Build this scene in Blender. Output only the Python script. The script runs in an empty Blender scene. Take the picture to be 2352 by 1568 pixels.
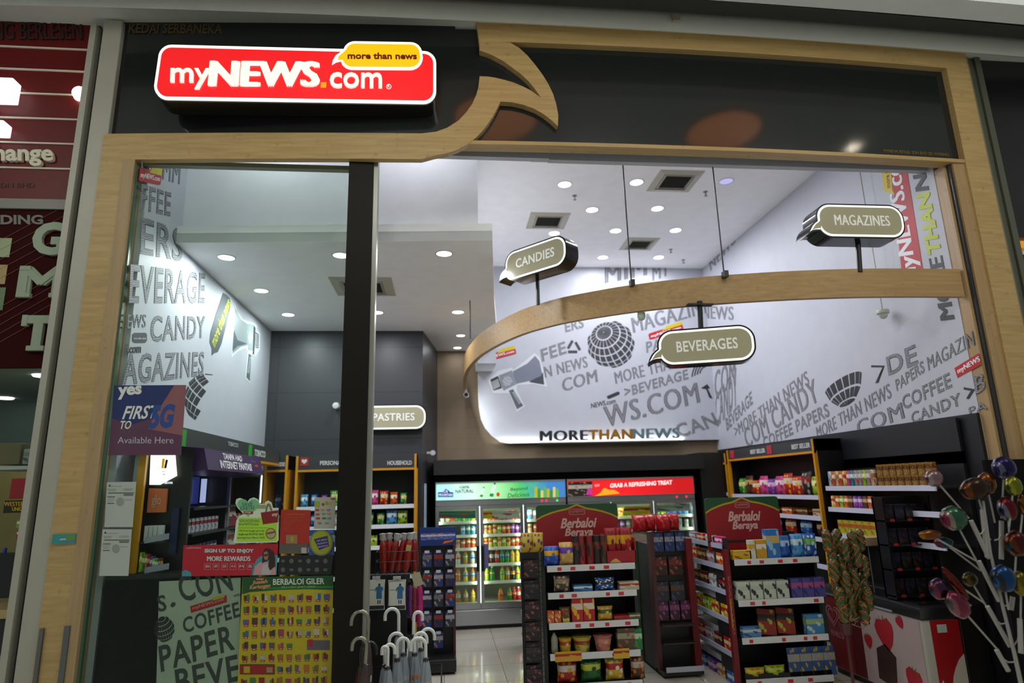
import bpy, bmesh, math, random
from math import sin, cos, pi, radians, sqrt, atan2
from mathutils import Vector, Matrix
random.seed(7)
SC = bpy.context.scene
COL = SC.collection

# ---------------------------------------------------------------- camera
CZ = 1.8
FPX, PITCH, YAW, ROLL = 1455.13, 0.226292, 0.110375, -0.0266559
_f = Vector((sin(YAW)*cos(PITCH), cos(YAW)*cos(PITCH), sin(PITCH)))
_r0 = Vector((cos(YAW), -sin(YAW), 0)); _u0 = _r0.cross(_f)
_r = cos(ROLL)*_r0 + sin(ROLL)*_u0
_u = -sin(ROLL)*_r0 + cos(ROLL)*_u0
cam = bpy.data.cameras.new('camera'); camo = bpy.data.objects.new('camera', cam); COL.objects.link(camo)
camo.matrix_world = Matrix(((_r.x, _u.x, -_f.x, 0), (_r.y, _u.y, -_f.y, 0), (_r.z, _u.z, -_f.z, CZ), (0, 0, 0, 1)))
cam.sensor_width = 36; cam.lens = FPX/2352*36; cam.clip_start = .05; cam.clip_end = 100
cam.dof.use_dof = True; cam.dof.focus_distance = 4.8; cam.dof.aperture_fstop = 1.1
SC.camera = camo

# ---------------------------------------------------------------- world, exposure
W = bpy.data.worlds.new('mall_atrium_light'); SC.world = W; W.use_nodes = True
W.node_tree.nodes['Background'].inputs[0].default_value = (.80, .86, .80, 1)
W.node_tree.nodes['Background'].inputs[1].default_value = 0.36
for _x in (-5.0, -.85, 2.0, 4.8):        # the mall's own lamps, high up before the shop fronts
    _l = bpy.data.lights.new('mall_lamp', 'POINT'); _l.energy = 68; _l.shadow_soft_size = .3; _l.color = (1.0, .97, .88)
    _o = bpy.data.objects.new('mall_lamp', _l); COL.objects.link(_o); _o.location = (_x, 1.1, 5.5)
vs = SC.view_settings
vs.view_transform = 'Standard'; vs.look = 'None'; vs.gamma = 1; vs.exposure = 0.0; vs.use_curve_mapping = False
LAMP_W = 14.5          # each shop downlight
LAMP_COL = (.93, .95, 1.0)

# ---------------------------------------------------------------- pixel of the photograph -> point on a plane
def P(px, py, X=None, Y=None, Z=None):
    d = _r*((px-1176)/FPX) - _u*((py-784)/FPX) + _f
    t = Y/d.y if Y is not None else (X/d.x if X is not None else (Z-CZ)/d.z)
    return Vector((0, 0, CZ)) + d*t

# ---------------------------------------------------------------- materials
def lin(h):
    h = h.lstrip('#'); o = []
    for i in (0, 2, 4):
        c = int(h[i:i+2], 16)/255
        o.append(c/12.92 if c <= .04045 else ((c+.055)/1.055)**2.4)
    return (o[0], o[1], o[2], 1)
MATS = {}
def _new(name):
    m = bpy.data.materials.new(name); m.use_nodes = True
    return m, m.node_tree.nodes, m.node_tree.links, m.node_tree.nodes['Principled BSDF']
def mat(h, rough=.5, metal=0, spec=.5, em=0, emc=None, var=.06, coat=0):
    key = (h, rough, metal, spec, em, emc, var, coat)
    if key in MATS: return MATS[key]
    m, N, L, b = _new('paint_' + h.strip('#'))
    c = lin(h)
    b.inputs['Roughness'].default_value = rough; b.inputs['Metallic'].default_value = metal
    b.inputs['Specular IOR Level'].default_value = spec; b.inputs['Coat Weight'].default_value = coat
    if var:
        tc = N.new('ShaderNodeTexCoord'); nz = N.new('ShaderNodeTexNoise'); nz.inputs['Scale'].default_value = 6
        nz.inputs['Detail'].default_value = 3
        mx = N.new('ShaderNodeMix'); mx.data_type = 'RGBA'
        mx.inputs[6].default_value = tuple(x*(1-var) for x in c[:3])+(1,); mx.inputs[7].default_value = tuple(min(1, x*(1+var)) for x in c[:3])+(1,)
        L.new(tc.outputs['Object'], nz.inputs['Vector']); L.new(nz.outputs['Fac'], mx.inputs[0]); L.new(mx.outputs[2], b.inputs['Base Color'])
    else: b.inputs['Base Color'].default_value = c
    if em:
        b.inputs['Emission Color'].default_value = lin(emc or h); b.inputs['Emission Strength'].default_value = em
    MATS[key] = m
    return m
def pack(c1, c2, c3, rough=.35, scale=3.0):
    """printed packaging: field c1, band c2, blotches of c3"""
    key = ('pack', c1, c2, c3, rough, scale)
    if key in MATS: return MATS[key]
    m, N, L, b = _new('print_' + c1.strip('#'))
    tc = N.new('ShaderNodeTexCoord'); sx = N.new('ShaderNodeSeparateXYZ'); L.new(tc.outputs['Generated'], sx.inputs[0])
    r = N.new('ShaderNodeValToRGB'); r.color_ramp.interpolation = 'CONSTANT'
    e = r.color_ramp.elements; e[0].position = 0; e[0].color = lin(c1); e[1].position = .52; e[1].color = lin(c2)
    k = e.new(.78); k.color = lin(c1)
    L.new(sx.outputs['Z'], r.inputs[0])
    v = N.new('ShaderNodeTexVoronoi'); v.inputs['Scale'].default_value = scale; L.new(tc.outputs['Generated'], v.inputs['Vector'])
    lt = N.new('ShaderNodeMath'); lt.operation = 'LESS_THAN'; lt.inputs[1].default_value = .33; L.new(v.outputs['Distance'], lt.inputs[0])
    mx = N.new('ShaderNodeMix'); mx.data_type = 'RGBA'; L.new(lt.outputs[0], mx.inputs[0]); L.new(r.outputs[0], mx.inputs[6]); mx.inputs[7].default_value = lin(c3)
    L.new(mx.outputs[2], b.inputs['Base Color']); b.inputs['Roughness'].default_value = rough
    MATS[key] = m
    return m
def wood(h1, h2, axis='X', rough=.45):
    key = ('wood', h1, h2, axis, rough)
    if key in MATS: return MATS[key]
    m, N, L, b = _new('birch_laminate')
    tc = N.new('ShaderNodeTexCoord'); mp = N.new('ShaderNodeMapping')
    mp.inputs['Scale'].default_value = {'X': (.6, 14, 14), 'Z': (14, 14, .6), 'Y': (14, .6, 14)}[axis]
    nz = N.new('ShaderNodeTexNoise'); nz.inputs['Scale'].default_value = 3; nz.inputs['Detail'].default_value = 6
    rp = N.new('ShaderNodeValToRGB'); rp.color_ramp.elements[0].position = .3; rp.color_ramp.elements[0].color = lin(h1)
    rp.color_ramp.elements[1].position = .7; rp.color_ramp.elements[1].color = lin(h2)
    L.new(tc.outputs['Object'], mp.inputs[0]); L.new(mp.outputs[0], nz.inputs['Vector']); L.new(nz.outputs['Fac'], rp.inputs[0])
    n2 = N.new('ShaderNodeTexNoise'); n2.inputs['Scale'].default_value = 18; n2.inputs['Detail'].default_value = 8; L.new(tc.outputs['Object'], n2.inputs['Vector'])
    r2 = N.new('ShaderNodeValToRGB'); r2.color_ramp.elements[0].position = .62; r2.color_ramp.elements[0].color = (0, 0, 0, 1); r2.color_ramp.elements[1].position = .75
    L.new(n2.outputs['Fac'], r2.inputs[0])
    mx = N.new('ShaderNodeMix'); mx.data_type = 'RGBA'; mx.inputs[7].default_value = lin('8a6c3e')
    sc = N.new('ShaderNodeMath'); sc.operation = 'MULTIPLY'; sc.inputs[1].default_value = .55; L.new(r2.outputs[0], sc.inputs[0])
    L.new(sc.outputs[0], mx.inputs[0]); L.new(rp.outputs[0], mx.inputs[6]); L.new(mx.outputs[2], b.inputs['Base Color'])
    b.inputs['Roughness'].default_value = rough
    MATS[key] = m
    return m
def hatch(h1, h2, scale=60, ang=.6):
    """pencil hatching"""
    key = ('hatch', h1, h2, scale)
    if key in MATS: return MATS[key]
    m, N, L, b = _new('pencil_hatching')
    tc = N.new('ShaderNodeTexCoord'); mp = N.new('ShaderNodeMapping'); mp.inputs['Rotation'].default_value = (ang, ang, ang)
    wv = N.new('ShaderNodeTexWave'); wv.inputs['Scale'].default_value = scale; wv.inputs['Distortion'].default_value = 6; wv.inputs['Detail'].default_value = 3
    rp = N.new('ShaderNodeValToRGB'); rp.color_ramp.elements[0].color = lin(h1); rp.color_ramp.elements[1].color = lin(h2)
    L.new(tc.outputs['Object'], mp.inputs[0]); L.new(mp.outputs[0], wv.inputs['Vector']); L.new(wv.outputs['Fac'], rp.inputs[0]); L.new(rp.outputs[0], b.inputs['Base Color'])
    b.inputs['Roughness'].default_value = .6
    MATS[key] = m
    return m
def swirl(cols, scale=5, rough=.3, metal=0, dist=3):
    key = ('swirl', tuple(cols), scale, rough, metal)
    if key in MATS: return MATS[key]
    m, N, L, b = _new('swirl_print')
    tc = N.new('ShaderNodeTexCoord'); wv = N.new('ShaderNodeTexWave'); wv.inputs['Scale'].default_value = scale; wv.inputs['Distortion'].default_value = dist
    wv.inputs['Detail'].default_value = 1; wv.bands_direction = 'DIAGONAL'
    rp = N.new('ShaderNodeValToRGB'); e = rp.color_ramp.elements; rp.color_ramp.interpolation = 'CONSTANT'
    e[0].color = lin(cols[0]); e[1].position = 1/len(cols); e[1].color = lin(cols[1])
    for i in range(2, len(cols)):
        k = e.new(i/len(cols)); k.color = lin(cols[i])
    L.new(tc.outputs['Object'], wv.inputs['Vector']); L.new(wv.outputs['Fac'], rp.inputs[0]); L.new(rp.outputs[0], b.inputs['Base Color'])
    b.inputs['Roughness'].default_value = rough; b.inputs['Metallic'].default_value = metal
    MATS[key] = m
    return m
def bricktile(h1, hg, sx, sy, rough=.3, gap=.006, axes='XY', coat=0):
    key = ('tile', h1, hg, sx, sy, axes)
    if key in MATS: return MATS[key]
    m, N, L, b = _new('tiles')
    tc = N.new('ShaderNodeTexCoord'); mp = N.new('ShaderNodeMapping')
    if axes == 'XZ': mp.inputs['Rotation'].default_value = (pi/2, 0, 0)
    if axes == 'YZ': mp.inputs['Rotation'].default_value = (pi/2, 0, pi/2)
    bk = N.new('ShaderNodeTexBrick'); bk.offset = 0; bk.inputs['Scale'].default_value = 1
    bk.inputs['Brick Width'].default_value = sx; bk.inputs['Row Height'].default_value = sy; bk.inputs['Mortar Size'].default_value = gap
    c = lin(h1)
    bk.inputs['Color1'].default_value = c; bk.inputs['Color2'].default_value = tuple(x*.93 for x in c[:3])+(1,); bk.inputs['Mortar'].default_value = lin(hg)
    L.new(tc.outputs['Object'], mp.inputs[0]); L.new(mp.outputs[0], bk.inputs['Vector']); L.new(bk.outputs['Color'], b.inputs['Base Color'])
    b.inputs['Roughness'].default_value = rough; b.inputs['Coat Weight'].default_value = coat
    MATS[key] = m
    return m
def glass(tint='e6f2ec', refl=.6):
    key = ('glass', tint, refl)
    if key in MATS: return MATS[key]
    m, N, L, b = _new('clear_glass'); N.remove(b)
    tr = N.new('ShaderNodeBsdfTransparent'); tr.inputs[0].default_value = lin(tint)
    gl = N.new('ShaderNodeBsdfGlossy'); gl.inputs['Roughness'].default_value = .02
    fr = N.new('ShaderNodeFresnel'); fr.inputs[0].default_value = 1.45
    sc = N.new('ShaderNodeMath'); sc.operation = 'MULTIPLY'; sc.inputs[1].default_value = refl
    mx = N.new('ShaderNodeMixShader'); L.new(fr.outputs[0], sc.inputs[0]); L.new(sc.outputs[0], mx.inputs[0]); L.new(tr.outputs[0], mx.inputs[1]); L.new(gl.outputs[0], mx.inputs[2])
    L.new(mx.outputs[0], N['Material Output'].inputs[0])
    MATS[key] = m
    return m
def film(h, alpha):
    """a see-through printed film"""
    key = ('film', h, alpha)
    if key in MATS: return MATS[key]
    m, N, L, b = _new('film_'+h); b.inputs['Base Color'].default_value = lin(h); b.inputs['Alpha'].default_value = alpha; b.inputs['Roughness'].default_value = .4
    MATS[key] = m
    return m

WHITE = mat('e9ecf0', .55); BLACK = mat('0c0c0e', .35); DARK = mat('1b1c20', .45); STEEL = mat('b9bcc0', .28, 1.0)
GREYM = mat('a5a498', .45, .1); STRIP = mat('dfe0e6', .4); WOODX = wood('a58a58', 'ba9d68', 'X'); WOODZ = wood('a58a58', 'ba9d68', 'Z')
YELLOW = mat('c98a14', .4); RED = mat('b01018', .4)

# ---------------------------------------------------------------- mesh building
WL = {}
class MB:
    def __init__(s): s.bm = bmesh.new()
    def poly(s, pts): return s.bm.faces.new([s.bm.verts.new(p) for p in pts])
    def box(s, x0, x1, y0, y1, z0, z1, bev=0):
        r = bmesh.ops.create_cube(s.bm, size=1)
        for v in r['verts']: v.co = Vector(((x0+x1)/2+v.co.x*(x1-x0), (y0+y1)/2+v.co.y*(y1-y0), (z0+z1)/2+v.co.z*(z1-z0)))
        if bev:
            ed = list({e for v in r['verts'] for e in v.link_edges})
            bmesh.ops.bevel(s.bm, geom=ed, offset=bev, segments=2, affect='EDGES', profile=.5)
        return s
    def prism(s, pts, vec):
        vec = Vector(vec); a = [s.bm.verts.new(p) for p in pts]; b = [s.bm.verts.new(Vector(p)+vec) for p in pts]
        s.bm.faces.new(a); s.bm.faces.new(b[::-1]); n = len(a)
        for i in range(n): s.bm.faces.new((a[i], b[i], b[(i+1) % n], a[(i+1) % n]))
        return s
    def ring(s, outer, inner, vec):
        """flat frame between two outlines of equal count, extruded"""
        vec = Vector(vec); n = len(outer)
        A = [s.bm.verts.new(p) for p in outer]; B = [s.bm.verts.new(p) for p in inner]
        C = [s.bm.verts.new(Vector(p)+vec) for p in outer]; D = [s.bm.verts.new(Vector(p)+vec) for p in inner]
        for i in range(n):
            j = (i+1) % n
            for q in ((A[i], A[j], B[j], B[i]), (C[i], D[i], D[j], C[j]), (A[i], C[i], C[j], A[j]), (B[i], B[j], D[j], D[i])): s.bm.faces.new(q)
        return s
    def lathe(s, prof, c=(0, 0, 0), seg=16, axis='Z', cap=True):
        c = Vector(c); rings = []
        for r, z in prof:
            ring = []
            for i in range(seg):
                a = 2*pi*i/seg
                p = Vector((r*cos(a), r*sin(a), z))
                if axis == 'Y': p = Vector((p.x, p.z, p.y))
                if axis == 'X': p = Vector((p.z, p.x, p.y))
                ring.append(s.bm.verts.new(c+p))
            rings.append(ring)
        for a, b in zip(rings, rings[1:]):
            for i in range(seg): s.bm.faces.new((a[i], a[(i+1) % seg], b[(i+1) % seg], b[i]))
        if cap and prof[0][0] > 1e-4: s.bm.faces.new(rings[0][::-1])
        if cap and prof[-1][0] > 1e-4: s.bm.faces.new(rings[-1])
        return s
    def tube(s, path, r, seg=8):
        path = [Vector(p) for p in path]; rings = []; up = None
        for i, p in enumerate(path):
            t = (path[min(i+1, len(path)-1)]-path[max(i-1, 0)]).normalized()
            if up is None: up = Vector((0, 0, 1)) if abs(t.z) < .9 else Vector((1, 0, 0))
            n = t.cross(up).normalized(); up = n.cross(t).normalized()
            rr = r[i] if isinstance(r, (list, tuple)) else r
            rings.append([s.bm.verts.new(p+n*rr*cos(2*pi*k/seg)+up*rr*sin(2*pi*k/seg)) for k in range(seg)])
        for a, b in zip(rings, rings[1:]):
            for i in range(seg): s.bm.faces.new((a[i], a[(i+1) % seg], b[(i+1) % seg], b[i]))
        s.bm.faces.new(rings[0][::-1]); s.bm.faces.new(rings[-1])
        return s
    def ball(s, c, r, sx=1, sy=1, sz=1, u=14, v=9):
        m = Matrix.Translation(Vector(c)) @ Matrix.Diagonal((r*sx, r*sy, r*sz, 1))
        bmesh.ops.create_uvsphere(s.bm, u_segments=u, v_segments=v, radius=1, matrix=m); return s
    def pillow(s, w, h, t, c=(0, 0, 0), nx=8, nz=9, crimp=.06, wob=0):
        """a filled bag standing on its lower crimp, face towards -Y"""
        g = {}
        for sd in (-1, 1):
            for i in range(nx+1):
                for k in range(nz+1):
                    a, b = i/nx*2-1, k/nz*2-1
                    f = max(0, (1-a**4))*max(0, (1-max(0, (abs(b)-crimp))**2/(1-crimp)**2)) if abs(b) < 1 else 0
                    pinch = 1-.07*(1-abs(b))**.5
                    y = sd*t/2*sqrt(max(0, f))
                    if abs(a) == 1 or abs(b) == 1: y = 0
                    x = a*w/2*pinch
                    if y == 0 and (sd, i, k) and (-sd, i, k) in g: g[(sd, i, k)] = g[(-sd, i, k)]; continue
                    g[(sd, i, k)] = s.bm.verts.new(Vector(c)+Vector((x, y+wob*sin(5*a+3*b)*.5*(1-abs(a))*(1-abs(b)), (b+1)/2*h)))
            for i in range(nx):
                for k in range(nz):
                    q = (g[(sd, i, k)], g[(sd, i+1, k)], g[(sd, i+1, k+1)], g[(sd, i, k+1)])
                    s.bm.faces.new(q if sd < 0 else q[::-1])
        return s
    def bend(s, fn, xs=()):
        for x in xs:
            bmesh.ops.bisect_plane(s.bm, geom=s.bm.verts[:]+s.bm.edges[:]+s.bm.faces[:], dist=1e-5, plane_co=(x, 0, 0), plane_no=(1, 0, 0))
        for v in s.bm.verts: v.co = fn(v.co)
        return s
    def build(s, name, m, parent=None, smooth=None, kind=None, label=None, keep=False):
        bm = s.bm
        bmesh.ops.recalc_face_normals(bm, faces=bm.faces[:])
        me = bpy.data.meshes.new(name)
        o = bpy.data.objects.new(name, me); COL.objects.link(o)
        if parent is not None:
            off = WL.get(parent.name, Vector()); o.parent = parent; WL[o.name] = off
        elif keep: off = Vector(); WL[o.name] = off
        else:
            mn = Vector((min(v.co[i] for v in bm.verts) for i in range(3))); mx = Vector((max(v.co[i] for v in bm.verts) for i in range(3)))
            off = Vector(((mn.x+mx.x)/2, (mn.y+mx.y)/2, mn.z)); o.location = off; WL[o.name] = off
        for v in bm.verts: v.co -= off
        bm.to_mesh(me); bm.free()
        me.materials.append(m)
        if smooth is not None: 
            for p in me.polygons: p.use_smooth = True
            try: me.set_sharp_from_angle(angle=radians(smooth))
            except Exception: pass
        if kind: o['kind'] = kind
        if label: o['label'] = label
        return o
def tag(o, label, cat, group=None):
    o['label'] = label; o['category'] = cat
    if group: o['group'] = group
    return o
def thing(name, label, cat, loc=(0, 0, 0), group=None):
    o = bpy.data.objects.new(name, None); o.empty_display_size = .1; COL.objects.link(o); o.location = loc; WL[o.name] = Vector(loc)
    return tag(o, label, cat, group)
def struct(mb, name, m, smooth=None):
    o = mb.build(name, m, None, smooth, keep=True); o['kind'] = 'structure'; return o
def dup(root, loc, rz=None, label=None, group=None):
    """a copy of a thing with copies of its parts and sub-parts"""
    def cp(o, par):
        c = o.copy(); COL.objects.link(c); c.parent = par
        for ch in o.children: cp(ch, c)
        return c
    r = cp(root, None); r.location = loc
    if rz is not None: r.rotation_euler = (0, 0, rz)
    if label: r['label'] = label
    if group: r['group'] = group
    return r
def box(name, x0, x1, y0, y1, z0, z1, m, parent=None, bev=0, **k): return MB().box(x0, x1, y0, y1, z0, z1, bev).build(name, m, parent, **k)

def merge(o, b, m):
    """print a pattern into an object's own mesh"""
    bmesh.ops.recalc_face_normals(b.bm, faces=b.bm.faces[:])
    for v in b.bm.verts: v.co -= WL[o.name]
    t = bpy.data.meshes.new('print'); b.bm.to_mesh(t); b.bm.free()
    bm = bmesh.new(); bm.from_mesh(o.data); n0 = len(bm.faces); bm.from_mesh(t); bm.faces.ensure_lookup_table()
    for f in bm.faces[n0:]: f.material_index = len(o.data.materials)
    o.data.materials.append(m); bm.to_mesh(o.data); bm.free(); bpy.data.meshes.remove(t)
# ---------------------------------------------------------------- lettering
_TX = {}
def textmesh(body, bold=0, spacing=1):
    k = (body, bold, spacing)
    if k in _TX: return _TX[k]
    cu = bpy.data.curves.new('lettering', 'FONT'); cu.body = body; cu.offset = 0 if ('M' in body or 'W' in body) else bold; cu.space_character = spacing; cu.resolution_u = 3
    o = bpy.data.objects.new('lettering', cu); COL.objects.link(o)
    dg = bpy.context.evaluated_depsgraph_get(); dg.update()
    me = bpy.data.meshes.new_from_object(o.evaluated_get(dg))
    vs_ = [(v.co.x, v.co.y) for v in me.vertices]; fs = [tuple(p.vertices) for p in me.polygons]
    x0 = min(v[0] for v in vs_); x1 = max(v[0] for v in vs_); y0 = min(v[1] for v in vs_); y1 = max(v[1] for v in vs_)
    vs_ = [((v[0]-x0)/(x1-x0), (v[1]-y0)/(y1-y0), 1) for v in vs_]
    if bold >= .015 and ('M' in body or 'W' in body):
        dx = bold*1.1/(x1-x0); base, bf = list(vs_), list(fs)
        for s_ in (-1, 1):
            k0 = len(vs_); vs_ += [(x+s_*dx, y, 1-.1*s_-.15) for x, y, _k in base]; fs += [tuple(i+k0 for i in f) for f in bf]
    bpy.data.objects.remove(o); bpy.data.curves.remove(cu); bpy.data.meshes.remove(me)
    _TX[k] = (vs_, fs, (x1-x0)/(y1-y0))
    return _TX[k]
def TX(body, o, u, v, m, name, parent, th=.002, bold=0, jit=0, mb=None, spacing=1, wave=None):
    """lettering filling the parallelogram o,u,v; returns the part (or adds to mb)"""
    o, u, v = Vector(o), Vector(u), Vector(v); n = u.cross(v).normalized()
    vs_, fs, asp = textmesh(body, bold, spacing)
    b = mb or MB(); bm = b.bm
    A = [bm.verts.new(o+u*x+v*(y+(wave(x) if wave else 0))+n*th*kz) for x, y, kz in vs_]
    B = [bm.verts.new(o+u*x+v*(y+(wave(x) if wave else 0))) for x, y, kz in vs_]
    from collections import Counter
    ec = Counter()
    for f in fs:
        try: bm.faces.new([A[i] for i in f])
        except ValueError: continue
        for i in range(len(f)): ec[(f[i], f[(i+1) % len(f)])] += 1
    for (i, j) in ec:
        if (j, i) not in ec:
            try: bm.faces.new((A[i], B[i], B[j], A[j]))
            except ValueError: pass
    if mb: return None
    return b.build(name, m, parent)
def TXP(body, ll, lr, ul, m, name, parent, X=None, Y=None, **k):
    a = P(*ll, X=X, Y=Y); return TX(body, a, P(*lr, X=X, Y=Y)-a, P(*ul, X=X, Y=Y)-a, m, name, parent, **k)
def DEC(pts, o, u, v, m, name, parent, th=.002, mb=None, lift=0):
    """flat printed shape; pts in the unit square of o,u,v"""
    o, u, v = Vector(o), Vector(u), Vector(v); n = u.cross(v).normalized()
    b = mb or MB(); b.prism([o+u*x+v*y+n*lift for x, y in pts], n*th)
    return None if mb else b.build(name, m, parent)
def PXD(pts, n, th, m, name, parent, X=None, Y=None, mb=None, lift=0, smooth=None):
    """shape outlined in the photograph, standing on the plane X or Y, th thick towards n"""
    n = Vector(n); b = mb or MB(); b.prism([P(*p, X=X, Y=Y)+n*lift for p in pts], n*th)
    return None if mb else b.build(name, m, parent, smooth)
def rrect(x0, x1, y0, y1, r, k=5):
    o = []
    for cx, cy, a0 in ((x1-r, y1-r, 0), (x0+r, y1-r, 90), (x0+r, y0+r, 180), (x1-r, y0+r, 270)):
        for i in range(k+1):
            a = radians(a0+90*i/k); o.append((cx+r*cos(a), cy+r*sin(a)))
    return o
REC = ((0, 0), (1, 0), (1, 1), (0, 1))
ORD = ['first', 'second', 'third', 'fourth', 'fifth', 'sixth', 'seventh', 'eighth', 'ninth', 'tenth', 'eleventh', 'twelfth', 'thirteenth', 'fourteenth', 'fifteenth', 'sixteenth', 'seventeenth', 'eighteenth', 'nineteenth', 'twentieth', 'twenty first', 'twenty second']
# ================================================================ mall side
def FY(x): return 4.545+.01*(x-1.8)**2           # the shop front bows gently
def bendf(co): return Vector((co.x, co.y-.015+.01*(co.x-1.8)**2, co.z))
XS = [-4+.5*i for i in range(20)]
GC = mat('8f9a98', .6); 
struct(MB().box(-6, 8, -7, 4.75, -.2, 0), 'floor_mall', bricktile('dcd8ce', 'a8a49a', .6, .6, .25))
# outside ceiling, the dark linear grille and the rounded band above the fronts
def bendb(co): return Vector((co.x, co.y+.005*(co.x-1)**2, co.z))      # the band bows a little less
m = MB().box(-6, 8, -1.6, 3.55, 5.92, 6.0).bend(bendb, XS)
CEIL_OUT = struct(m, 'ceiling_mall', mat('dfe5e5', .7))
struct(MB().box(-6, 8, 3.86, 4.06, 5.50, 5.60).bend(bendb, XS), 'trim_20', mat('dfe5e5', .7))
struct(MB().box(-6, 8, 3.98, 4.05, 5.60, 6.06).bend(bendb, XS), 'trim_19', mat('3a3c38', .6))
m = MB().box(-6, 8, 4.0, 4.9, 5.985, 6.06).bend(bendf, XS); struct(m, 'ceiling_mall_slot', mat('2c2e2a', .6))
g = thing('air_grille', 'long dark linear air grille in the slot above the shop front band', 'grille', (0, 4.25, 5.93))
for i in range(7):
    x0 = -2.6+i*1.24
    m = MB()
    for k in range(7): m.box(x0+.01, x0+1.22, 4.12+k*.05, 4.135+k*.05, 5.93, 5.975)
    m.bend(bendf, [x0+.6]); m.build('grille_section', mat('8a8d85', .5), g)
m = MB()
prof = [(4.06, 5.60), (4.06, 5.62)]
prof = [(4.47, 5.535), (4.45, 5.57), (4.45, 5.67), (4.47, 5.73), (4.52, 5.77), (4.60, 6.0), (4.98, 6.0), (4.98, 5.64), (4.56, 5.60)]
m.prism([Vector((-6, y, z)) for y, z in prof], (14, 0, 0)); m.bend(bendb, XS)
struct(m, 'trim_1', mat('d6d9d2', .55), 40)
m = MB().box(1.93, 1.99, 4.43, 4.455, 5.60, 5.66); m.bend(bendf, [])
o = m.build('sensor_box', mat('a59a80', .5)); tag(o, 'small beige sensor box fixed on the grey band above the shop front', 'sensor')
# recessed copper coffers and a downlight in the mall ceiling
def coffer(x, y, r, name_l):
    t = thing('ceiling_bowl_lamp', name_l, 'ceiling lamp', (x, y, 5.92))
    MB().lathe([(r, 5.92), (r, 5.905), (r*1.04, 5.905), (r*1.04, 5.92)], (x, y, 0), 32, cap=False).build('rim', mat('8a7a66', .4), t, 40)
    MB().lathe([(.001, 5.912), (r*.98, 5.912), (r*.98, 5.92)], (x, y, 0), 32).build('diffuser', mat('a86a45', .5, 0, .5, 4.2, 'b0704a'), t)
# the bowls sit where the glossy fascia mirrors them
coffer(3.42, 2.66, .46, 'copper coloured bowl lamp mirrored in the right part of the dark fascia')
coffer(.50, 2.75, .5, 'copper coloured bowl lamp mirrored beside the lit red shop sign')
DLX, DLY = 5.35, 2.56
t = thing('mall_downlight', 'bright downlight of the mall mirrored at the right of the dark fascia', 'downlight', (DLX, DLY, 5.92))
MB().lathe([(.14, 5.92), (.14, 5.91), (.11, 5.91)], (DLX, DLY, 0), 24, cap=False).build('trim_ring', mat('d8d8d4', .4), t)
MB().lathe([(.001, 5.912), (.11, 5.912), (.11, 5.92)], (DLX, DLY, 0), 24).build('lens', mat('fff0d8', .4, em=22), t)

# ---------------------------------------------------------------- the neighbouring exchange shop
YN = 4.86
m = MB().box(-5.2, -2.83, YN, YN+.06, 4.05, 5.62); struct(m, 'wall_exchange_fascia', mat('5c0e0c', .4, 0, .25))
sh = thing('exchange_shop_sign', 'red fascia sign of the money exchange shop with white lettering', 'sign', (-4, YN-.02, 4.1))
for y in (107, 158, 213, 327, 385, 270):
    a = P(0, y, Y=YN); m = MB().box(-5.2, -2.84, YN-.012, YN, a.z-.006, a.z+.006); m.build('white_line', mat('cfc4b4', .5), sh)
TXP('WANG BERLESEN', (-75, 92), (190, 92), (-75, 52), mat('2a0807', .5), 'dark_lettering', sh, Y=YN-.001, th=.01, bold=.03)
TXP('Exchange', (-95, 385), (128, 385), (-95, 335), mat('cfc9b4', .5), 'cream_lettering', sh, Y=YN-.001, th=.03, bold=.03)
TXP('G SDN BHD', (-30, 431), (80, 431), (-30, 420), mat('2a0807', .5), 'small_lettering', sh, Y=YN-.001, th=.003)
t = thing('lightbox_letters', 'glowing white block letters on the red exchange fascia', 'lit letters', (-3.3, YN-.1, 4.6))
for (x0, x1, y0, y1) in ((-40, 30, 178, 222), (-40, 8, 275, 300)):
    a = P(x0, y1, Y=YN-.12); b = P(x1, y0, Y=YN-.12)
    MB().box(a.x, b.x, YN-.12, YN-.013, a.z, b.z, .008).build('glowing_letter', mat('f4fbff', .4, em=1.6), t)
m = MB().lathe([(.001, -.02), (.05, -.02), (.06, .02)], P(183, 214, Y=YN-.04), 20, 'Y'); o = m.build('wall_spot', mat('fff2dc', .4, em=5)); tag(o, 'small warm spot glowing at the right edge of the red exchange fascia', 'spot light')
m = MB().box(-5.2, -2.82, YN, YN+.05, 2.74, 3.97); struct(m, 'wall_exchange_panel', mat('300605', .6, 0, .08))
struct(MB().box(-5.2, -2.82, YN-.02, YN+.08, 3.97, 4.05), 'trim_2', mat('6f726c', .4))
sp = thing('exchange_letter_panel', 'dark red panel with tall pale letters G M T beside the wood pillar', 'sign', (-3.2, YN, 2.75))
for ch, x0, x1, y0, y1 in (('G', 74, 152, 588, 512), ('M', 48, 142, 684, 614), ('T', 46, 124, 806, 726)):
    a = P(x0, y0, Y=YN-.003); b = P(x1, y0, Y=YN-.003); c = P(x0, y1, Y=YN-.003)
    TX(ch, a, (b.x-a.x, 0, 0), (0, 0, c.z-a.z), mat('8f9d88', .5), 'letter', sp, .03, bold=.045)
    if ch != 'G':   # slab serifs
        w = b.x-a.x; h = c.z-a.z
        S = ((.24, .76, 0, .12), (0, .16, .7, 1.0), (.84, 1.0, .7, 1.0)) if ch == 'T' else ((-.06, .27, 0, .12), (.73, 1.06, 0, .12), (-.06, .2, .88, 1), (.8, 1.06, .88, 1))
        for x0, x1, z0, z1 in S: box('serif', a.x+x0*w, a.x+x1*w, YN-.036, YN-.003, a.z+z0*h-.002, a.z+z1*h+.002, mat('8f9d88', .5), sp)
TXP('TRADING', (-75, 516), (100, 516), (-75, 494), mat('6d6a66', .5), 'grey_lettering', sp, Y=YN-.001, th=.008, bold=.03)
m = MB()
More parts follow.
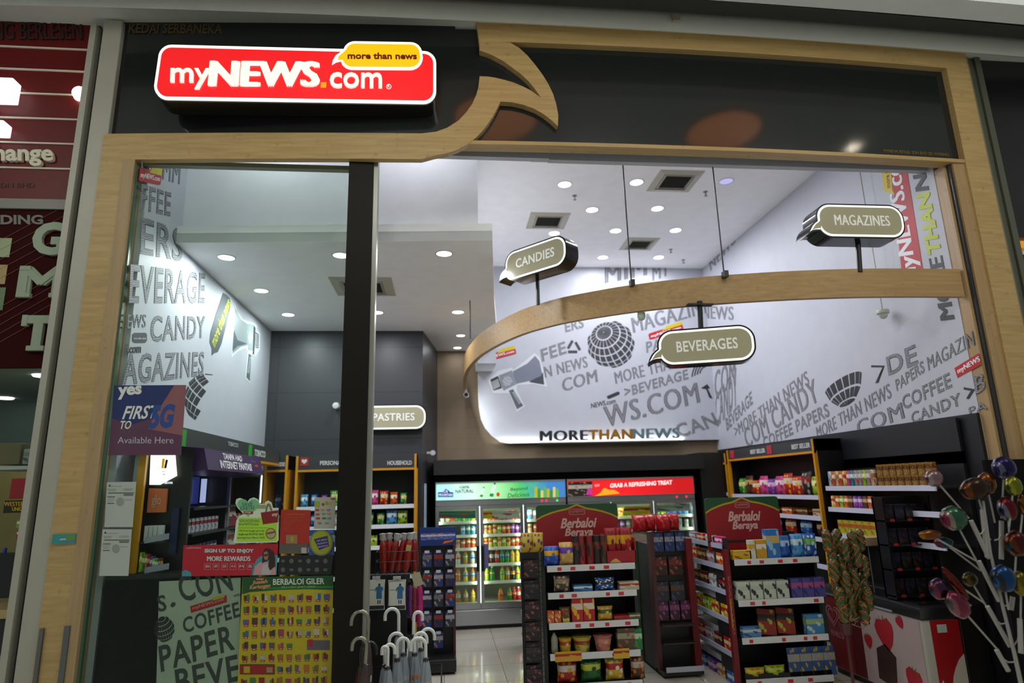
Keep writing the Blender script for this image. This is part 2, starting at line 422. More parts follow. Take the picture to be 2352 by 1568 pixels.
for k in range(5):
    for a, b in (((0, 640-k*22), (150, 560-k*22)), ((0, 785-k*20), (140, 706-k*20))):
        p, q = P(*a, Y=YN-.005), P(*b, Y=YN-.005); m.tube([p, q], .0022, 4)
m.build('pale_stripe', mat('8a4a40', .5), sp)
for (x0, x1, y0, y1, c) in ((-20, 28, 590, 547, '93a07a'), (-20, 18, 652, 608, 'a08c5e'), (-20, 14, 712, 660, '5f7a58')):
    a = P(x0, y0, Y=YN-.004); b = P(x1, y1, Y=YN-.004); n = MB().box(a.x, b.x, YN-.006, YN-.002, a.z, b.z).build('printed_banknote', mat(c, .5), sp)
# interior of the exchange shop
struct(MB().box(-5.4, -2.72, 4.75, 8.2, -.15, .0), 'floor_exchange', mat('6c6a63', .5))
struct(MB().box(-5.4, -2.75, 4.95, 8.2, 2.95, 3.0), 'ceiling_exchange', mat('9aa7a2', .7))
struct(MB().box(-5.5, -5.4, 4.8, 8.3, 0, 3.0), 'wall_exchange_left', mat('93a09c', .7))
struct(MB().box(-2.74, -2.64, 4.96, 8.3, 0, 3.0), 'wall_exchange_right', mat('93a09c', .7))
struct(MB().box(-5.4, -2.75, 8.2, 8.3, 0, 3.0), 'wall_exchange_back', mat('93a09c', .7))
for (px, py) in ((97, 866), (12, 917)):
    p = P(px, py, Z=2.93); m = MB().lathe([(.001, 2.935), (.075, 2.935), (.085, 2.95)], (p.x, p.y, 0), 20); o = m.build('exchange_downlight', mat('f4fff8', .4, em=4))
    tag(o, {97: 'round downlight nearest the grey pillar in the exchange shop ceiling', 12: 'round downlight at the left picture edge in the exchange shop'}[px], 'downlight')
l = bpy.data.lights.new('exchange_lamp', 'AREA'); l.energy = 9; l.size = .5; l.color = (.9, 1, .95); lo = bpy.data.objects.new('exchange_lamp', l); COL.objects.link(lo); lo.location = (-3.6, 6.3, 2.9)
def bx_px(name, x0, x1, y0, y1, Y, d, m, label, cat, parent=None, bev=.004):
    a = P(x0, y1, Y=Y); b = P(x1, y0, Y=Y)
    o = MB().box(a.x, b.x, Y, Y+d, a.z, b.z, bev).build(name, m, parent)
    return tag(o, label, cat) if label else o
YE = 5.5
o = MB().box(-5.2, -2.76, YE+.025, YE+.035, .9, 2.6).build('counter_glass', glass('eef4f2', .4)); tag(o, 'clear glass screen standing on the exchange shop counter behind the cards', 'glass screen')
sh2 = bx_px('wall_shelf', -40, 112, 1068, 1080, YE, .4, mat('a9b8b2', .5), 'pale shelf high inside the exchange shop carrying boxes', 'shelf')
bx_px('cardboard_box', -10, 50, 1017, 1067, YE+.04, .3, mat('94825a', .7), 'plain brown cardboard box on the exchange shop shelf', 'box')
bx_px('printed_box', 50, 96, 1030, 1066, YE+.04, .25, pack('b5bdb8', '9aa39e', '6a716e', .6), 'white printed carton beside the brown box on the exchange shelf', 'box')
bx_px('notice_board', 20, 95, 1097, 1145, YE, .02, mat('971722', .5), 'red notice with a yellow ring hanging in the exchange shop', 'notice')
o = bx_px('transfer_sign', 6, 86, 1147, 1178, YE-.03, .02, mat('1a1708', .5), 'black and yellow money transfer sign hanging in the exchange shop', 'sign')
TXP('WESTERN', (10, 1162), (64, 1162), (10, 1152), mat('c2a212', .5), 'yellow_lettering', o, Y=YE-.031, bold=.03)
TXP('UNION', (28, 1173), (60, 1173), (28, 1164), mat('c2a212', .5), 'yellow_lettering', o, Y=YE-.031, bold=.03)
for i, (y0, y1, c, n) in enumerate(((1192, 1213, '7da02c', 'green'), (1215, 1238, 'a83226', 'red'), (1240, 1264, '2c8f93', 'teal'))):
    bx_px('rate_card', 36, 80, y0, y1, YE-.03, .012, pack(c, 'cfd6cc', c, .5), n+' and white rate card on the exchange counter glass', 'card')
bx_px('counter_screen', -60, 62, 1268, 1376, YE-.1, .05, mat('06080a', .25), 'black monitor back standing on the exchange counter', 'monitor')
c = bx_px('exchange_counter', -80, 60, 1398, 1425, 5.05, .6, mat('b19a6a', .5), 'wood topped dark counter of the exchange shop', 'counter')
a = P(-80, 1425, Y=5.08); b = P(60, 1425, Y=5.08); MB().box(a.x, b.x, 5.08, 5.6, 0.02, a.z).build('counter_front', mat('14171a', .35), c)
m = MB(); [m.box(a.x, b.x, 5.075, 5.08, z, z+.012) for z in (.55, .75)]; m.build('groove_strip', mat('70767a', .4), c)
bx_px('water_bottle', 4, 12, 1258, 1270, YE-.06, .03, mat('2c4fb0', .3), 'tiny blue capped bottle behind the exchange counter screen', 'bottle')
m = MB().box(-4.6, -3.1, 6.6, 6.7, 0, 2.3); struct(m, 'wall_exchange_partition', mat('a48a4e', .6))

# grey metal mullions between the two shops
m = MB().box(-2.845, -2.80, 4.76, 4.95, 0, 5.56); struct(m, 'trim_3', GREYM)
m = MB().box(-2.80, -2.745, 4.84, 4.95, 0, 5.56); struct(m, 'trim_4', mat('0d0d0c', .5))
m = MB().box(-2.745, -2.60, 4.75, 4.95, 0, 5.60, .01); struct(m, 'trim_5', GREYM)

# ---------------------------------------------------------------- right neighbour
struct(MB().box(4.985, 7.5, 4.72, 4.80, 3.82, 5.6), 'wall_right_fascia', mat('17171a', .25))
struct(MB().box(4.985, 7.5, 4.86, 4.92, 0, 3.72), 'wall_right_front', mat('1c1a1c', .25))
o = MB().box(4.99, 7.2, 4.74, 4.82, 3.735, 3.80).build('amber_light_strip', mat('e08a14', .4, em=.5)); tag(o, 'amber lit strip at the far right picture edge', 'light strip')
m = MB()
m.box(4.79, 4.86, 4.68, 4.95, 0, 5.6); struct(m, 'trim_6', mat('7c7460', .45))
m = MB(); m.box(4.862, 4.925, 4.70, 4.95, 0, 5.6); m.box(4.93, 4.985, 4.68, 4.95, 0, 5.6); struct(m, 'trim_7', mat('5f6154', .4, .4))

# ================================================================ shop fascia and the wood speech-bubble frame
FT = .06
struct(MB().box(-2.615, .10, 4.62, 4.68, 4.45, 5.62).bend(bendf, XS), 'wall_fascia_left', mat('222525', .12, 0, .5))
struct(MB().box(.10, 4.62, 4.62, 4.68, 4.50, 5.58).bend(bendf, XS), 'wall_fascia_right', mat('222525', .10, 0, .5))
struct(MB().box(.12, 4.6, 4.565, 4.68, 4.478, 4.51).bend(bendf, XS), 'trim_8', WOODX)
CR = lambda x, y: (330+x/2.352, 60+y/2.352)
c1 = [CR(*p) for p in ((1500, 580), (1580, 570), (1640, 548), (1700, 510), (1740, 468), (1775, 420), (1797, 370), (1808, 330), (1813, 290), (1815, 270))]
c2 = [CR(*p) for p in ((1860, 272), (1900, 278), (1950, 290), (2000, 305), (2045, 324), (2090, 346), (2146, 386))]
c3 = [CR(*p) for p in ((2115, 340), (2080, 298), (2040, 260), (2000, 230), (1950, 193), (1900, 165), (1860, 146), (1815, 131))]
c4 = [CR(*p) for p in ((1814, 100), (1808, 50), (1800, 0))]+[(1092, 50)]
c5 = [(1155, 92)]+[CR(*p) for p in ((1980, 88), (2030, 118), (2075, 160), (2115, 208), (2155, 262), (2185, 310), (2212, 366), (2230, 425), (2240, 480), (2238, 540))]
c6 = [CR(*p) for p in ((2200, 505), (2160, 474), (2110, 446), (2050, 424), (1990, 411), (1928, 407), (1912, 440), (1890, 482), (1862, 525), (1830, 566), (1795, 602), (1750, 638), (1700, 664), (1640, 686), (1570, 699), (1500, 704))]
def fp(pts, dy=0): return [Vector((q.x, 4.56+dy, q.z)) for q in (P(x, y, Y=FY(P(x, y, Y=4.6).x)) for x, y in pts)]
zt, zb = 4.562, 4.338
m = MB()
left = [Vector((-2.627, 4.56, 0)), Vector((-2.627, 4.56, zt))]
L1 = fp(c1); L1[0].z = zt
R6 = fp(c6)
body = left+[Vector((L1[0].x-.2, 4.56, zt))]+L1+fp(c2)+fp(c3)+fp(c4)
top_z = 5.61
for p in body[-2:]: pass
outer_top = [Vector((4.80, 4.56, top_z)), Vector((4.80, 4.56, 0)), Vector((4.565, 4.56, 0)), Vector((4.565, 4.56, 5.422))]
F5 = fp(c5); F5[0].z = 5.422
low = R6[:-1]+[Vector((R6[-1].x, 4.56, zb)), Vector((-2.40, 4.56, zb)), Vector((-2.40, 4.56, 0))]
body[-1].z = top_z
m.prism(body+outer_top+F5+low, (0, FT, 0)); m.bend(bendf, XS)
FRAME = struct(m, 'trim_9', WOODX)
# deep wood reveals inside the two legs
struct(MB().box(-2.45, -2.365, 4.72, 4.86, 0, 4.34), 'trim_10', wood('9c8560', 'ab9068', 'Z'))
struct(MB().box(4.455, 4.60, 4.64, 4.95, 0, 4.48), 'trim_11', wood('9c8058', 'ac8e64', 'Z'))
m = MB(); m.box(4.43, 4.455, 4.66, 4.93, 0, 4.48); struct(m, 'trim_12', mat('3f4143', .3, .5))
struct(MB().box(4.405, 4.43, 4.69, 4.80, 0, 4.48), 'trim_13', wood('9c8058', 'ac8e64', 'Z'))
# seam and marks on the left leg
m = MB(); a = P(90, 1447, Y=4.67); m.box(-2.61, -2.585, 4.72, 4.745, 0, a.z); m.box(-2.455, -2.42, 4.71, 4.735, 0, a.z+.01); o = m.build('door_channel', mat('6d7072', .3, .8)); tag(o, 'pair of grey metal channels at the foot of the left wood pillar', 'metal channel')
# the sticker on the pillar
a = P(119, 1249, Y=4.725); b = P(176, 1225, Y=4.725); yy = FY(b.x)-.005
st = MB().box(a.x, b.x, yy, yy+.003, a.z, b.z).build('price_sticker', mat('2f8f8c', .5)); tag(st, 'small teal and white sticker on the left wood pillar', 'sticker')
MB().box(a.x+.05, b.x-.03, yy-.001, yy, a.z+.02, b.z-.03).build('white_panel', mat('bfc6c4', .5), st)
MB().box(b.x-.06, b.x-.005, yy-.0015, yy-.0005, a.z+.02, b.z-.01).build('green_patch', mat('5c8a3a', .5), st)
m = MB(); [m.box(a.x+.055, a.x+.15, yy-.0022, yy-.001, b.z-.042-.012*k, b.z-.038-.012*k) for k in range(3)]; m.build('print_line', mat('6a7f80', .5), st)

# door post and floor channel
po = MB().box(-.738, -.548, 4.655, 4.80, 0, 4.46).build('door_post', mat('12100b', .5, 0, .2)); po['kind'] = 'structure'; po.name = 'trim_14'
struct(MB().box(-.548, -.515, 4.675, 4.78, 0, 4.40), 'trim_15', mat('8d8e86', .35, .4))
struct(MB().box(-2.36, -.73, 4.785, 4.84, 4.335, 4.37), 'trim_16', mat('8a8776', .4, .2))
GZ = 4.765
gl = struct(MB().box(-2.35, -.735, GZ, GZ+.012, .02, 4.345), 'window_1', glass('f3faf6', .22))
o = MB().box(-2.365, -2.350, GZ-.01, GZ+.022, .02, 4.31).build('window_frame', mat('4d6a58', .3), gl)

# ================================================================ the lit shop sign
SB = 4.46
sg = thing('shop_sign', 'lit red rounded shop sign with white lettering and a yellow speech bubble', 'sign', (-1.1, 4.6, 4.85))
def sgp(pts): return [P(*p, Y=SB) for p in pts]
q = lambda x, y: CR(x, y)
def sign_outline(d):
    """outer outline with the bubble bulging over the top edge; d shrinks it"""
    o = []
    def arc(cx, cy, rx, ry, a0, a1, k=6):
        for i in range(k+1):
            a = radians(a0+(a1-a0)*i/k); o.append(q(cx+(rx-d)*cos(a), cy-(ry-d)*sin(a)))
    arc(150, 172, 72, 72, 90, 180); 
    arc(128, 322, 72, 74, 180, 270)
    arc(1512, 350, 68, 68, 270, 360)
    arc(1512, 200, 68, 66, 0, 88)
    return o
def bubble(d, tail=True):
    o = []
    def arc(cx, cy, r, a0, a1, k=6):
        for i in range(k+1):
            a = radians(a0+(a1-a0)*i/k); o.append(q(cx+(r-d)*cos(a), cy-(r-d)*sin(a)))
    arc(1443, 153, 62, 90, 0); arc(1440, 172, 68, 0, -90); arc(1128, 170, 68, 270, 215)
    if tail: o.extend([q(1066+d*.6, 192-d*.4), q(1040+d*.9, 198-d*.7), q(1018+d*2.4, 212-d*1.9), q(1022+d*2, 190), q(1040+d, 160+d*.6), q(1078+d*.6, 136+d*.4)])
    arc(1140, 148, 62, 160, 90)
    return o
hull = sign_outline(-6)
MB().prism([p+Vector((0, .012, 0)) for p in sgp(hull)], (0, .17, 0)).build('casing', mat('15140f', .25), sg, 40)
MB().prism([p+Vector((0, .012, 0)) for p in sgp(bubble(-6, False))], (0, .17, 0)).build('bubble_casing', mat('15140f', .25), sg, 40)
SW = mat('f2f2ee', .4, em=.85)
MB().prism(sgp(sign_outline(0)), (0, .011, 0)).build('white_border', SW, sg)
def emred():
    m, N, L, b = _new('lit_red_acrylic')
    b.inputs['Base Color'].default_value = lin('d01018'); b.inputs['Roughness'].default_value = .25
    b.inputs['Emission Color'].default_value = lin('ee1a1e'); b.inputs['Emission Strength'].default_value = .68
    return m
MB().prism([p-Vector((0, .002, 0)) for p in sgp(sign_outline(16))], (0, .012, 0)).build('red_face', emred(), sg)
MB().prism([p-Vector((0, .010, 0)) for p in sgp(bubble(0))], (0, .02, 0)).build('bubble_border', SW, sg)
MB().prism([p-Vector((0, .013, 0)) for p in sgp(bubble(14))], (0, .02, 0)).build('yellow_face', mat('f0b400', .3, em=.72, emc='f4b800'), sg)
CQ = lambda *p: CR(*p)
def stx(body, ll, lr, ul, m, nm, dy, **k): return TXP(body, CQ(*ll), CQ(*lr), CQ(*ul), m, nm, sg, Y=SB-dy, **k)
LW = mat('efece4', .4, em=.62)
stx('my', (146, 345), (360, 345), (150, 232), LW, 'lettering', .003, th=.018, bold=.012)
stx('NEWS', (362, 328), (940, 330), (374, 194), LW, 'lettering', .003, th=.022, bold=.05)
stx('com', (1006, 338), (1288, 340), (1008, 255), LW, 'lettering', .003, th=.018, bold=.012)
stx('more than news', (1102, 178), (1476, 180), (1102, 143), mat('7c1408', .4), 'bubble_lettering', .014, th=.004, bold=.03)
stx('R', (1318, 332), (1330, 332), (1318, 318), LW, 'registered_mark', .003, th=.004)
a = q(1324, 326); m = MB(); m.ring([P(a[0]+6*cos(i*pi/8), a[1]+6*sin(i*pi/8), Y=SB-.004) for i in range(16)], [P(a[0]+4.6*cos(i*pi/8), a[1]+4.6*sin(i*pi/8), Y=SB-.004) for i in range(16)], (0, .002, 0)); m.build('registered_ring', LW, sg)
MB().prism([P(*q(*p), Y=SB-.008) for p in ((957, 303), (987, 303), (985, 331), (955, 331))], (0, .01, 0)).build('orange_dot', mat('e8940c', .4, em=.6), sg)
# faint lettering on the fascia
fl = thing('fascia_lettering', 'faint dark gold registration lettering at the top left of the dark fascia', 'lettering', (-2, 4.7, 5.4))
def on_fascia(body, ll, lr, ul, c, par, th=.002, bold=.02):
    xa, xb = P(*ll, Y=4.62).x, P(*lr, Y=4.62).x; a = P(*ll, Y=FY(xa)+.060); b = P(*lr, Y=FY(xb)+.060); v = P(*ul, Y=FY(xa)+.060)-a
    return TX(body, a, b-a, Vector((0, 0, v.z)), mat(c, .5), 'faint_lettering', par, th, bold=bold)
on_fascia('KEDAI SERBANEKA', (295, 76), (510, 78), (297, 54), '4a3c18', fl)
fl = thing('fascia_lettering', 'thin yellow registration line at the lower right of the dark fascia', 'lettering', (4.1, 4.7, 4.5))
on_fascia('MYNEWS RETAIL SDN BHD 201101038462', (2030, 350), (2180, 359), (2030, 343), '80681c', fl, bold=.0)
# ================================================================ shop shell
XL, XR, YB, ZH, ZL = -2.32, 4.40, 9.97, 5.36, 3.95
WALLM = mat('b8bac4', .5, spec=.4); CEILM = mat('f8f8fb', .7)
struct(MB().box(-2.5, 4.6, 4.75, 10.2, -.15, 0), 'floor', bricktile('b2aca0', '716c64', .6, .6, .12, .004, coat=.3))
struct(MB().box(.2, 4.6, 4.86, 10.2, ZH, ZH+.1), 'ceiling', CEILM)
wl = struct(MB().box(XL-.1, XL, 4.86, 8.75, 0, ZH), 'wall_left', WALLM)
wr = struct(MB().box(XR, XR+.1, 4.80, 10.2, 0, ZH), 'wall_right', WALLM)
wb = struct(MB().box(-.5, 4.6, YB, YB+.1, 0, ZH), 'wall_back', bricktile('86745c', '7c6b54', .6, .16, .6, .004, 'XZ'))
struct(MB().box(-2.6, .9, 4.86, 4.92, 4.53, ZH+.1), 'wall_front_left', WALLM)
struct(MB().box(.9, 4.6, 4.86, 4.92, 4.52, ZH+.1), 'wall_front_right', WALLM)
# low ceiling box at the left with its lip and the tall white face above it
m = MB(); m.prism([(-2.4, 5.46, ZL), (.435, 5.28, ZL), (.60, 7.2, ZL), (.80, 9.2, ZL), (.80, 9.87, ZL), (.30, 9.96, ZL), (-2.4, 10, ZL)], (0, 0, .09)); struct(m, 'ceiling_low', CEILM)
m = MB(); m.prism([(-2.4, 5.46, ZL-.001), (.435, 5.28, ZL-.001), (.435, 5.30, ZL-.001), (-2.4, 5.48, ZL-.001)], (0, 0, .16)); struct(m, 'trim_17', CEILM)
m = MB(); m.prism([(-2.4, 5.56, 4.04), (.315, 5.40, 4.04), (.315, 9.9, 4.04), (.25, 9.9, 4.04), (.25, 5.47, 4.04), (-2.4, 5.63, 4.04)], (0, 0, ZH-4.04)); struct(m, 'wall_bulkhead', CEILM)
struct(MB().box(-2.4, .3, 4.86, 5.6, ZH-.02, ZH+.1), 'ceiling_front', CEILM)
struct(MB().box(.50, 0.777, 9.2, 9.86, 3.6, ZL+.05), 'trim_18', WALLM)
# dark left back wall and the column that turns back
YD = 8.62
PANEL = bricktile('303136', '1c1d20', 1.1, .62, .4, .006, 'XZ')
struct(MB().box(XL, -.285, YD, YD+.1, 0, ZL), 'wall_left_back', PANEL)
m = MB(); m.prism([(-.285, YD, 0), (-.10, YB, 0), (-.36, YB, 0), (-.36, YD+.1, 0)], (0, 0, ZL)); struct(m, 'wall_column', PANEL)
# black bulkhead over the fridge niche
struct(MB().box(-.14, 3.70, 8.88, 9.96, 1.99, 2.19), 'wall_niche_bulkhead', mat('19191b', .45))
struct(MB().box(-.2, 3.70, 9.75, 9.96, 0, 1.99), 'wall_niche_back', mat('0b0b0c', .5))
struct(MB().box(3.66, 4.40, 8.95, 9.96, 0, 2.22), 'wall_niche_side', mat('121213', .45))
struct(MB().box(XR-.03, XR, 4.80, 9.9, 0, 2.30), 'wall_right_panel', mat('17181d', .4))

# ---------------------------------------------------------------- the wall graphics
PEN = hatch('55555c', '9b9ba2', 26); PEN2 = hatch('44444a', '8a8a92', 20); INK = mat('2c2d31', .55); INKB = mat('2c2d31', .5)
TAGR = mat('b3141e', .5); TAGY = mat('c9b51a', .5); WPR = mat('e4e4ea', .5)
def word(par, body, ll, lr, ul, X=None, Y=None, m=PEN, bold=.012, name='mural_word', th=.0015):
    return TXP(body, ll, lr, ul, m, name, par, X=X, Y=Y, th=th, bold=bold, spacing=1.08)
def wordo(par, body, ll, lr, ul, X=None, Y=None, **k):
    """sketched outline letters: dark edge, hatched inside"""
    word(par, body, ll, lr, ul, X, Y, INK, .022, th=.001)
    return word(par, body, ll, lr, ul, X, Y, k.get('m', PEN), .008, th=.0018)
def newstag(par, quad, X=None, Y=None, n=(0, -1, 0), txt='myNEWS.com', tx=(.06, .94)):
    o = P(*quad[0], X=X, Y=Y); u = P(*quad[1], X=X, Y=Y)-o; v = P(*quad[2], X=X, Y=Y)-o
    DEC(rrect(0, 1, 0, 1, .12), o, u, v, TAGR, 'red_tag', par, .002)
    DEC([(.52, .78), (1.0, .78), (1.0, 1.3), (.55, 1.3), (.52, 1.2), (.40, .80)], o, u, v, TAGY, 'yellow_bubble', par, .003)
    if txt: TX(txt, o+u*tx[0]+v*.18, u*(tx[1]-tx[0]), v*.5, WPR, 'tag_lettering', par, .0035, bold=.03)
def globe(par, c, rx, ry, X=None, Y=None, tilt=.5, rot=-.5, clip=None, name='globe_emblem', m=None, lon=12, lat=7):
    o = P(*c, X=X, Y=Y); u = P(c[0]+rx, c[1], X=X, Y=Y)-o; v = P(c[0], c[1]-ry, X=X, Y=Y)-o; n = u.cross(v).normalized()
    b = MB(); g = .09
    def pt(la, lo):
        x, y, z = cos(la)*sin(lo), sin(la), cos(la)*cos(lo)
        y, z = y*cos(tilt)-z*sin(tilt)*-1*-1, y*sin(tilt)+z*cos(tilt)
        x, y = x*cos(rot)-y*sin(rot), x*sin(rot)+y*cos(rot)
        return x, y, z
    for i in range(lat+1):
        for j in range(lon*2):
            l0, l1 = -pi/2+pi*(i+g)/(lat+1), -pi/2+pi*(i+1-g)/(lat+1); a0, a1 = 2*pi*(j+g)/(lon*2), 2*pi*(j+1-g)/(lon*2)
            q = [pt(l0, a0), pt(l0, (a0+a1)/2), pt(l0, a1), pt(l1, a1), pt(l1, (a0+a1)/2), pt(l1, a0)]
            if min(p[2] for p in q) < .03: continue
            if clip and not all(clip(p[0], p[1]) for p in q): continue
            b.prism([o+u*p[0]+v*p[1] for p in q], n*.0015)
    return b.build(name, m or INKB, par)
# left wall
X1 = XL+.001
wordo(wl, 'COMM', (322, 398), (412, 424), (326, 345), X=X1)
newstag(wl, ((318, 415), (368, 426), (322, 384)), X=X1)
wordo(wl, 'FFEE', (322, 482), (391, 497), (325, 422), X=X1)
wordo(wl, 'ERS', (322, 584), (418, 602), (325, 497), X=X1)
wordo(wl, 'EVERAGE', (296, 697), (469, 697), (300, 605), X=X1)
wordo(wl, 'EWS', (292, 754), (334, 752), (294, 722), X=X1)
wordo(wl, 'CANDY', (345, 786), (470, 776), (347, 724), X=X1)
o = PXD([(304, 768), (309, 764), (334, 764), (337, 768), (337, 782), (333, 787), (309, 787), (304, 783)], (1, 0, 0), .002, INKB, 'bubble_tag', wl, X=X1)
TXP('more than news', (307, 779), (335, 779), (307, 774), WPR, 'tag_lettering', wl, X=X1+.0022, th=.001)
TXP('S.com', (285, 812), (323, 810), (287, 790), INK, 'mural_word', wl, X=X1, bold=.03)
wordo(wl, 'AGAZINES', (280, 886), (467, 862), (284, 812), X=X1)
globe(wl, (480, 915), 48, 58, X=X1, clip=lambda x, y: x < -.12+.3*y, tilt=.2, rot=-.6)
b = [(512, 672), (519, 676), (527, 684), (530, 700), (520, 745), (508, 790), (500, 808), (492, 810), (486, 816), (486, 800), (481, 785), (483, 764), (496, 720)]
PXD(b, (1, 0, 0), .002, mat('4a5258', .5), 'slanted_bubble', wl, X=X1)
TXP('more than news', (493, 800), (530, 700), (484, 778), mat('b9bd2a', .5), 'bubble_lettering', wl, X=X1+.0025, th=.001, bold=.02)
C5 = lambda *p: (300+p[0]/2.614, 360+p[1]/2.614)
def mega(par, conv, n, X=None, Y=None, S=None):
    for pts, c, nm, lf in S: PXD([conv(*p) for p in pts], n, .0015, mat(c, .5), nm, par, X=X, Y=Y, lift=lf)
mega(wl, C5, (1, 0, 0), X=X1, S=(
    ([(624, 878), (640, 930), (672, 975), (704, 988), (745, 1000), (757, 1012), (757, 1040), (776, 1060), (774, 1160), (765, 1170), (750, 1196), (725, 1175), (728, 1180), (714, 1360), (688, 1328), (703, 1170), (690, 1145), (640, 1170), (605, 1205)], 'd5dade', 'horn_outline', 0),
    ([(626, 905), (660, 975), (702, 1005), (702, 1130), (660, 1140), (612, 1180)], '8b979b', 'horn_bell', .0016),
    ([(618, 1040), (640, 1100), (700, 1122), (640, 1135), (610, 1165)], '4d5860', 'horn_mouth', .0032),
    ([(704, 1000), (742, 1010), (742, 1165), (704, 1160)], '96a4a6', 'horn_body', .0016),
    ([(745, 1050), (768, 1065), (766, 1150), (748, 1150)], '23272b', 'horn_back', .0016),
    ([(738, 1015), (748, 1025), (740, 1185), (732, 1180)], '3a4146', 'horn_band', .0033),
    ([(708, 1180), (724, 1190), (714, 1345), (694, 1322)], '5b6468', 'horn_grip', .0016)))
b = MB()
for k in range(9): b.prism([P(*C5(746, 1060+k*10.5), X=X1+.004), P(*C5(765, 1068+k*10), X=X1+.004), P(*C5(765, 1073+k*10), X=X1+.004), P(*C5(746, 1065+k*10.5), X=X1+.004)], (.001, 0, 0))
b.build('horn_stripe', mat('c8ccd0', .5), wl)
b = MB()
for k in range(11): b.prism([P(*C5(713-k*1.2, 1200+k*9), X=X1+.003), P(*C5(723-k*1.0, 1203+k*9), X=X1+.003), P(*C5(723-k*1.0, 1207+k*9), X=X1+.003), P(*C5(713-k*1.2, 1204+k*9), X=X1+.003)], (.001, 0, 0))
b.build('horn_stripe', mat('c8ccd0', .5), wl)
globe(wl, C5(719, 1085), 5, 15, X=X1+.0035, m=mat('c8ccd0', .5), lon=6, lat=4)
# back wall: white lit panel with rounded lower left corner
YP = YB-.10
C4 = lambda *p: (1060+p[0]/2.118, 320+p[1]/2.118)
pts = [P(1098, 330, Y=YP), P(1098, 905, Y=YP)]
pts[0].z = ZH
cor = [P(*C4(*p), Y=YP) for p in ((80, 1240), (84, 1300), (94, 1360), (115, 1405), (148, 1443), (190, 1470), (240, 1479))]
zbm = cor[-1].z
pan = [Vector((cor[0].x, YP, ZH))]+cor+[Vector((XR, YP, zbm)), Vector((XR, YP, ZH))]
wp = struct(MB().prism(pan, (0, .03, 0)), 'wall_back_mural', WALLM)
led = bpy.data.lights.new('mural_led', 'AREA'); led.shape = 'RECTANGLE'; led.size = 3.0; led.size_y = .02; led.energy = 9; led.color = (.95, 1, .97)
lo = bpy.data.objects.new('mural_led', led); COL.objects.link(lo); lo.location = (2.3, YP-.022, zbm+.008); lo.rotation_euler = (radians(180-8), 0, 0)
led2 = bpy.data.lights.new('mural_side_led', 'AREA'); led2.shape = 'RECTANGLE'; led2.size = .7; led2.size_y = .03; led2.energy = 2.6; led2.color = (.95, 1, .97)
lo = bpy.data.objects.new('mural_side_led', led2); COL.objects.link(lo); lo.location = (cor[0].x-.04, YP-.14, 2.85); lo.rotation_euler = (0, radians(-90-15), radians(0))
Y1 = YP-.001
def bw(s, a, b, c, big=True): return (wordo if big else word)(wp, s, C4(*a), C4(*b), C4(*c), Y=Y1)
newstag(wp, (C4(120, 1082), C4(268, 1043), C4(112, 1050)), Y=Y1)
mega(wp, C4, (0, -1, 0), Y=Y1, S=(
    ([(128, 1170), (180, 1125), (245, 1110), (252, 1122), (355, 1040), (380, 1060), (400, 1130), (418, 1205), (350, 1190), (270, 1195), (268, 1215), (308, 1298), (268, 1325), (232, 1235), (180, 1235), (152, 1232)], 'd2d5dc', 'horn_outline', 0),
    ([(250, 1128), (320, 1090), (358, 1052), (380, 1080), (402, 1190), (330, 1175), (262, 1190)], '74798a', 'horn_bell', .0016),
    ([(402, 1192), (396, 1130), (386, 1150), (340, 1172), (330, 1180)], '3a3e48', 'horn_mouth', .0032),
    ([(182, 1148), (246, 1122), (268, 1190), (206, 1222), (190, 1195)], '868b97', 'horn_body', .0016),
    ([(140, 1168), (178, 1150), (196, 1210), (156, 1222)], '2c2e34', 'horn_back', .0016),
    ([(230, 1222), (250, 1214), (300, 1295), (270, 1312)], '5a5f6b', 'horn_grip', .0016)))
b = MB()
for k in range(8): b.prism([P(*C4(146+k*4, 1178-k*2), Y=Y1-.0035), P(*C4(148+k*4, 1178-k*2), Y=Y1-.0035), P(*C4(160+k*4, 1216-k*2), Y=Y1-.0035), P(*C4(157+k*4, 1216-k*2), Y=Y1-.0035)], (0, -.001, 0))
b.build('horn_stripe', mat('c8ccd0', .5), wp)
b = MB()
for k in range(8): b.prism([P(*C4(246+k*4.5, 1232+k*7.5), Y=Y1-.003), P(*C4(262+k*4, 1226+k*7), Y=Y1-.003), P(*C4(263+k*4, 1229+k*7), Y=Y1-.003), P(*C4(247+k*4.5, 1235+k*7.5), Y=Y1-.003)], (0, -.001, 0))
b.build('horn_stripe', mat('c8ccd0', .5), wp)
globe(wp, C4(223, 1175), 12, 12, Y=Y1-.0035, m=mat('b4b8c0', .5), lon=6, lat=4)
bw('ERS', (505, 940), (597, 915), (500, 890)); bw('FEE', (392, 1082), (513, 1040), (382, 1022)); 
b = MB()
for a0 in (90, 210, 330):
    p0 = [(545+34*cos(radians(a0+t)), 1012-34*sin(radians(a0+t))) for t in (8, 112)]
    a, c = [P(*C4(*p), Y=Y1) for p in p0]; d = (c-a).normalized(); nn = d.cross(Vector((0, 1, 0)))*.022
    b.prism([a-nn, c-nn-d*.03, c+nn-d*.03, a+nn], (0, -.002, 0))
b.build('recycle_emblem', INKB, wp)
globe(wp, C4(727, 995), 55, 54, Y=Y1, tilt=.95, rot=.55, lon=11, lat=8)
bw('N NEWS', (408, 1160), (615, 1108), (400, 1105)); bw('COM', (495, 1228), (662, 1180), (488, 1165))
bw('MAGAZINES', (838, 942), (1250, 830), (825, 868))
newstag(wp, (C4(915, 976), C4(1080, 925), C4(908, 945)), Y=Y1)
bw('PAPERS', (900, 1040), (1110, 985), (896, 985)); bw('MORE THAN NEWS', (752, 1190), (1220, 1065), (742, 1132))
bw('>BEVERAGE', (795, 1255), (1105, 1165), (790, 1205))
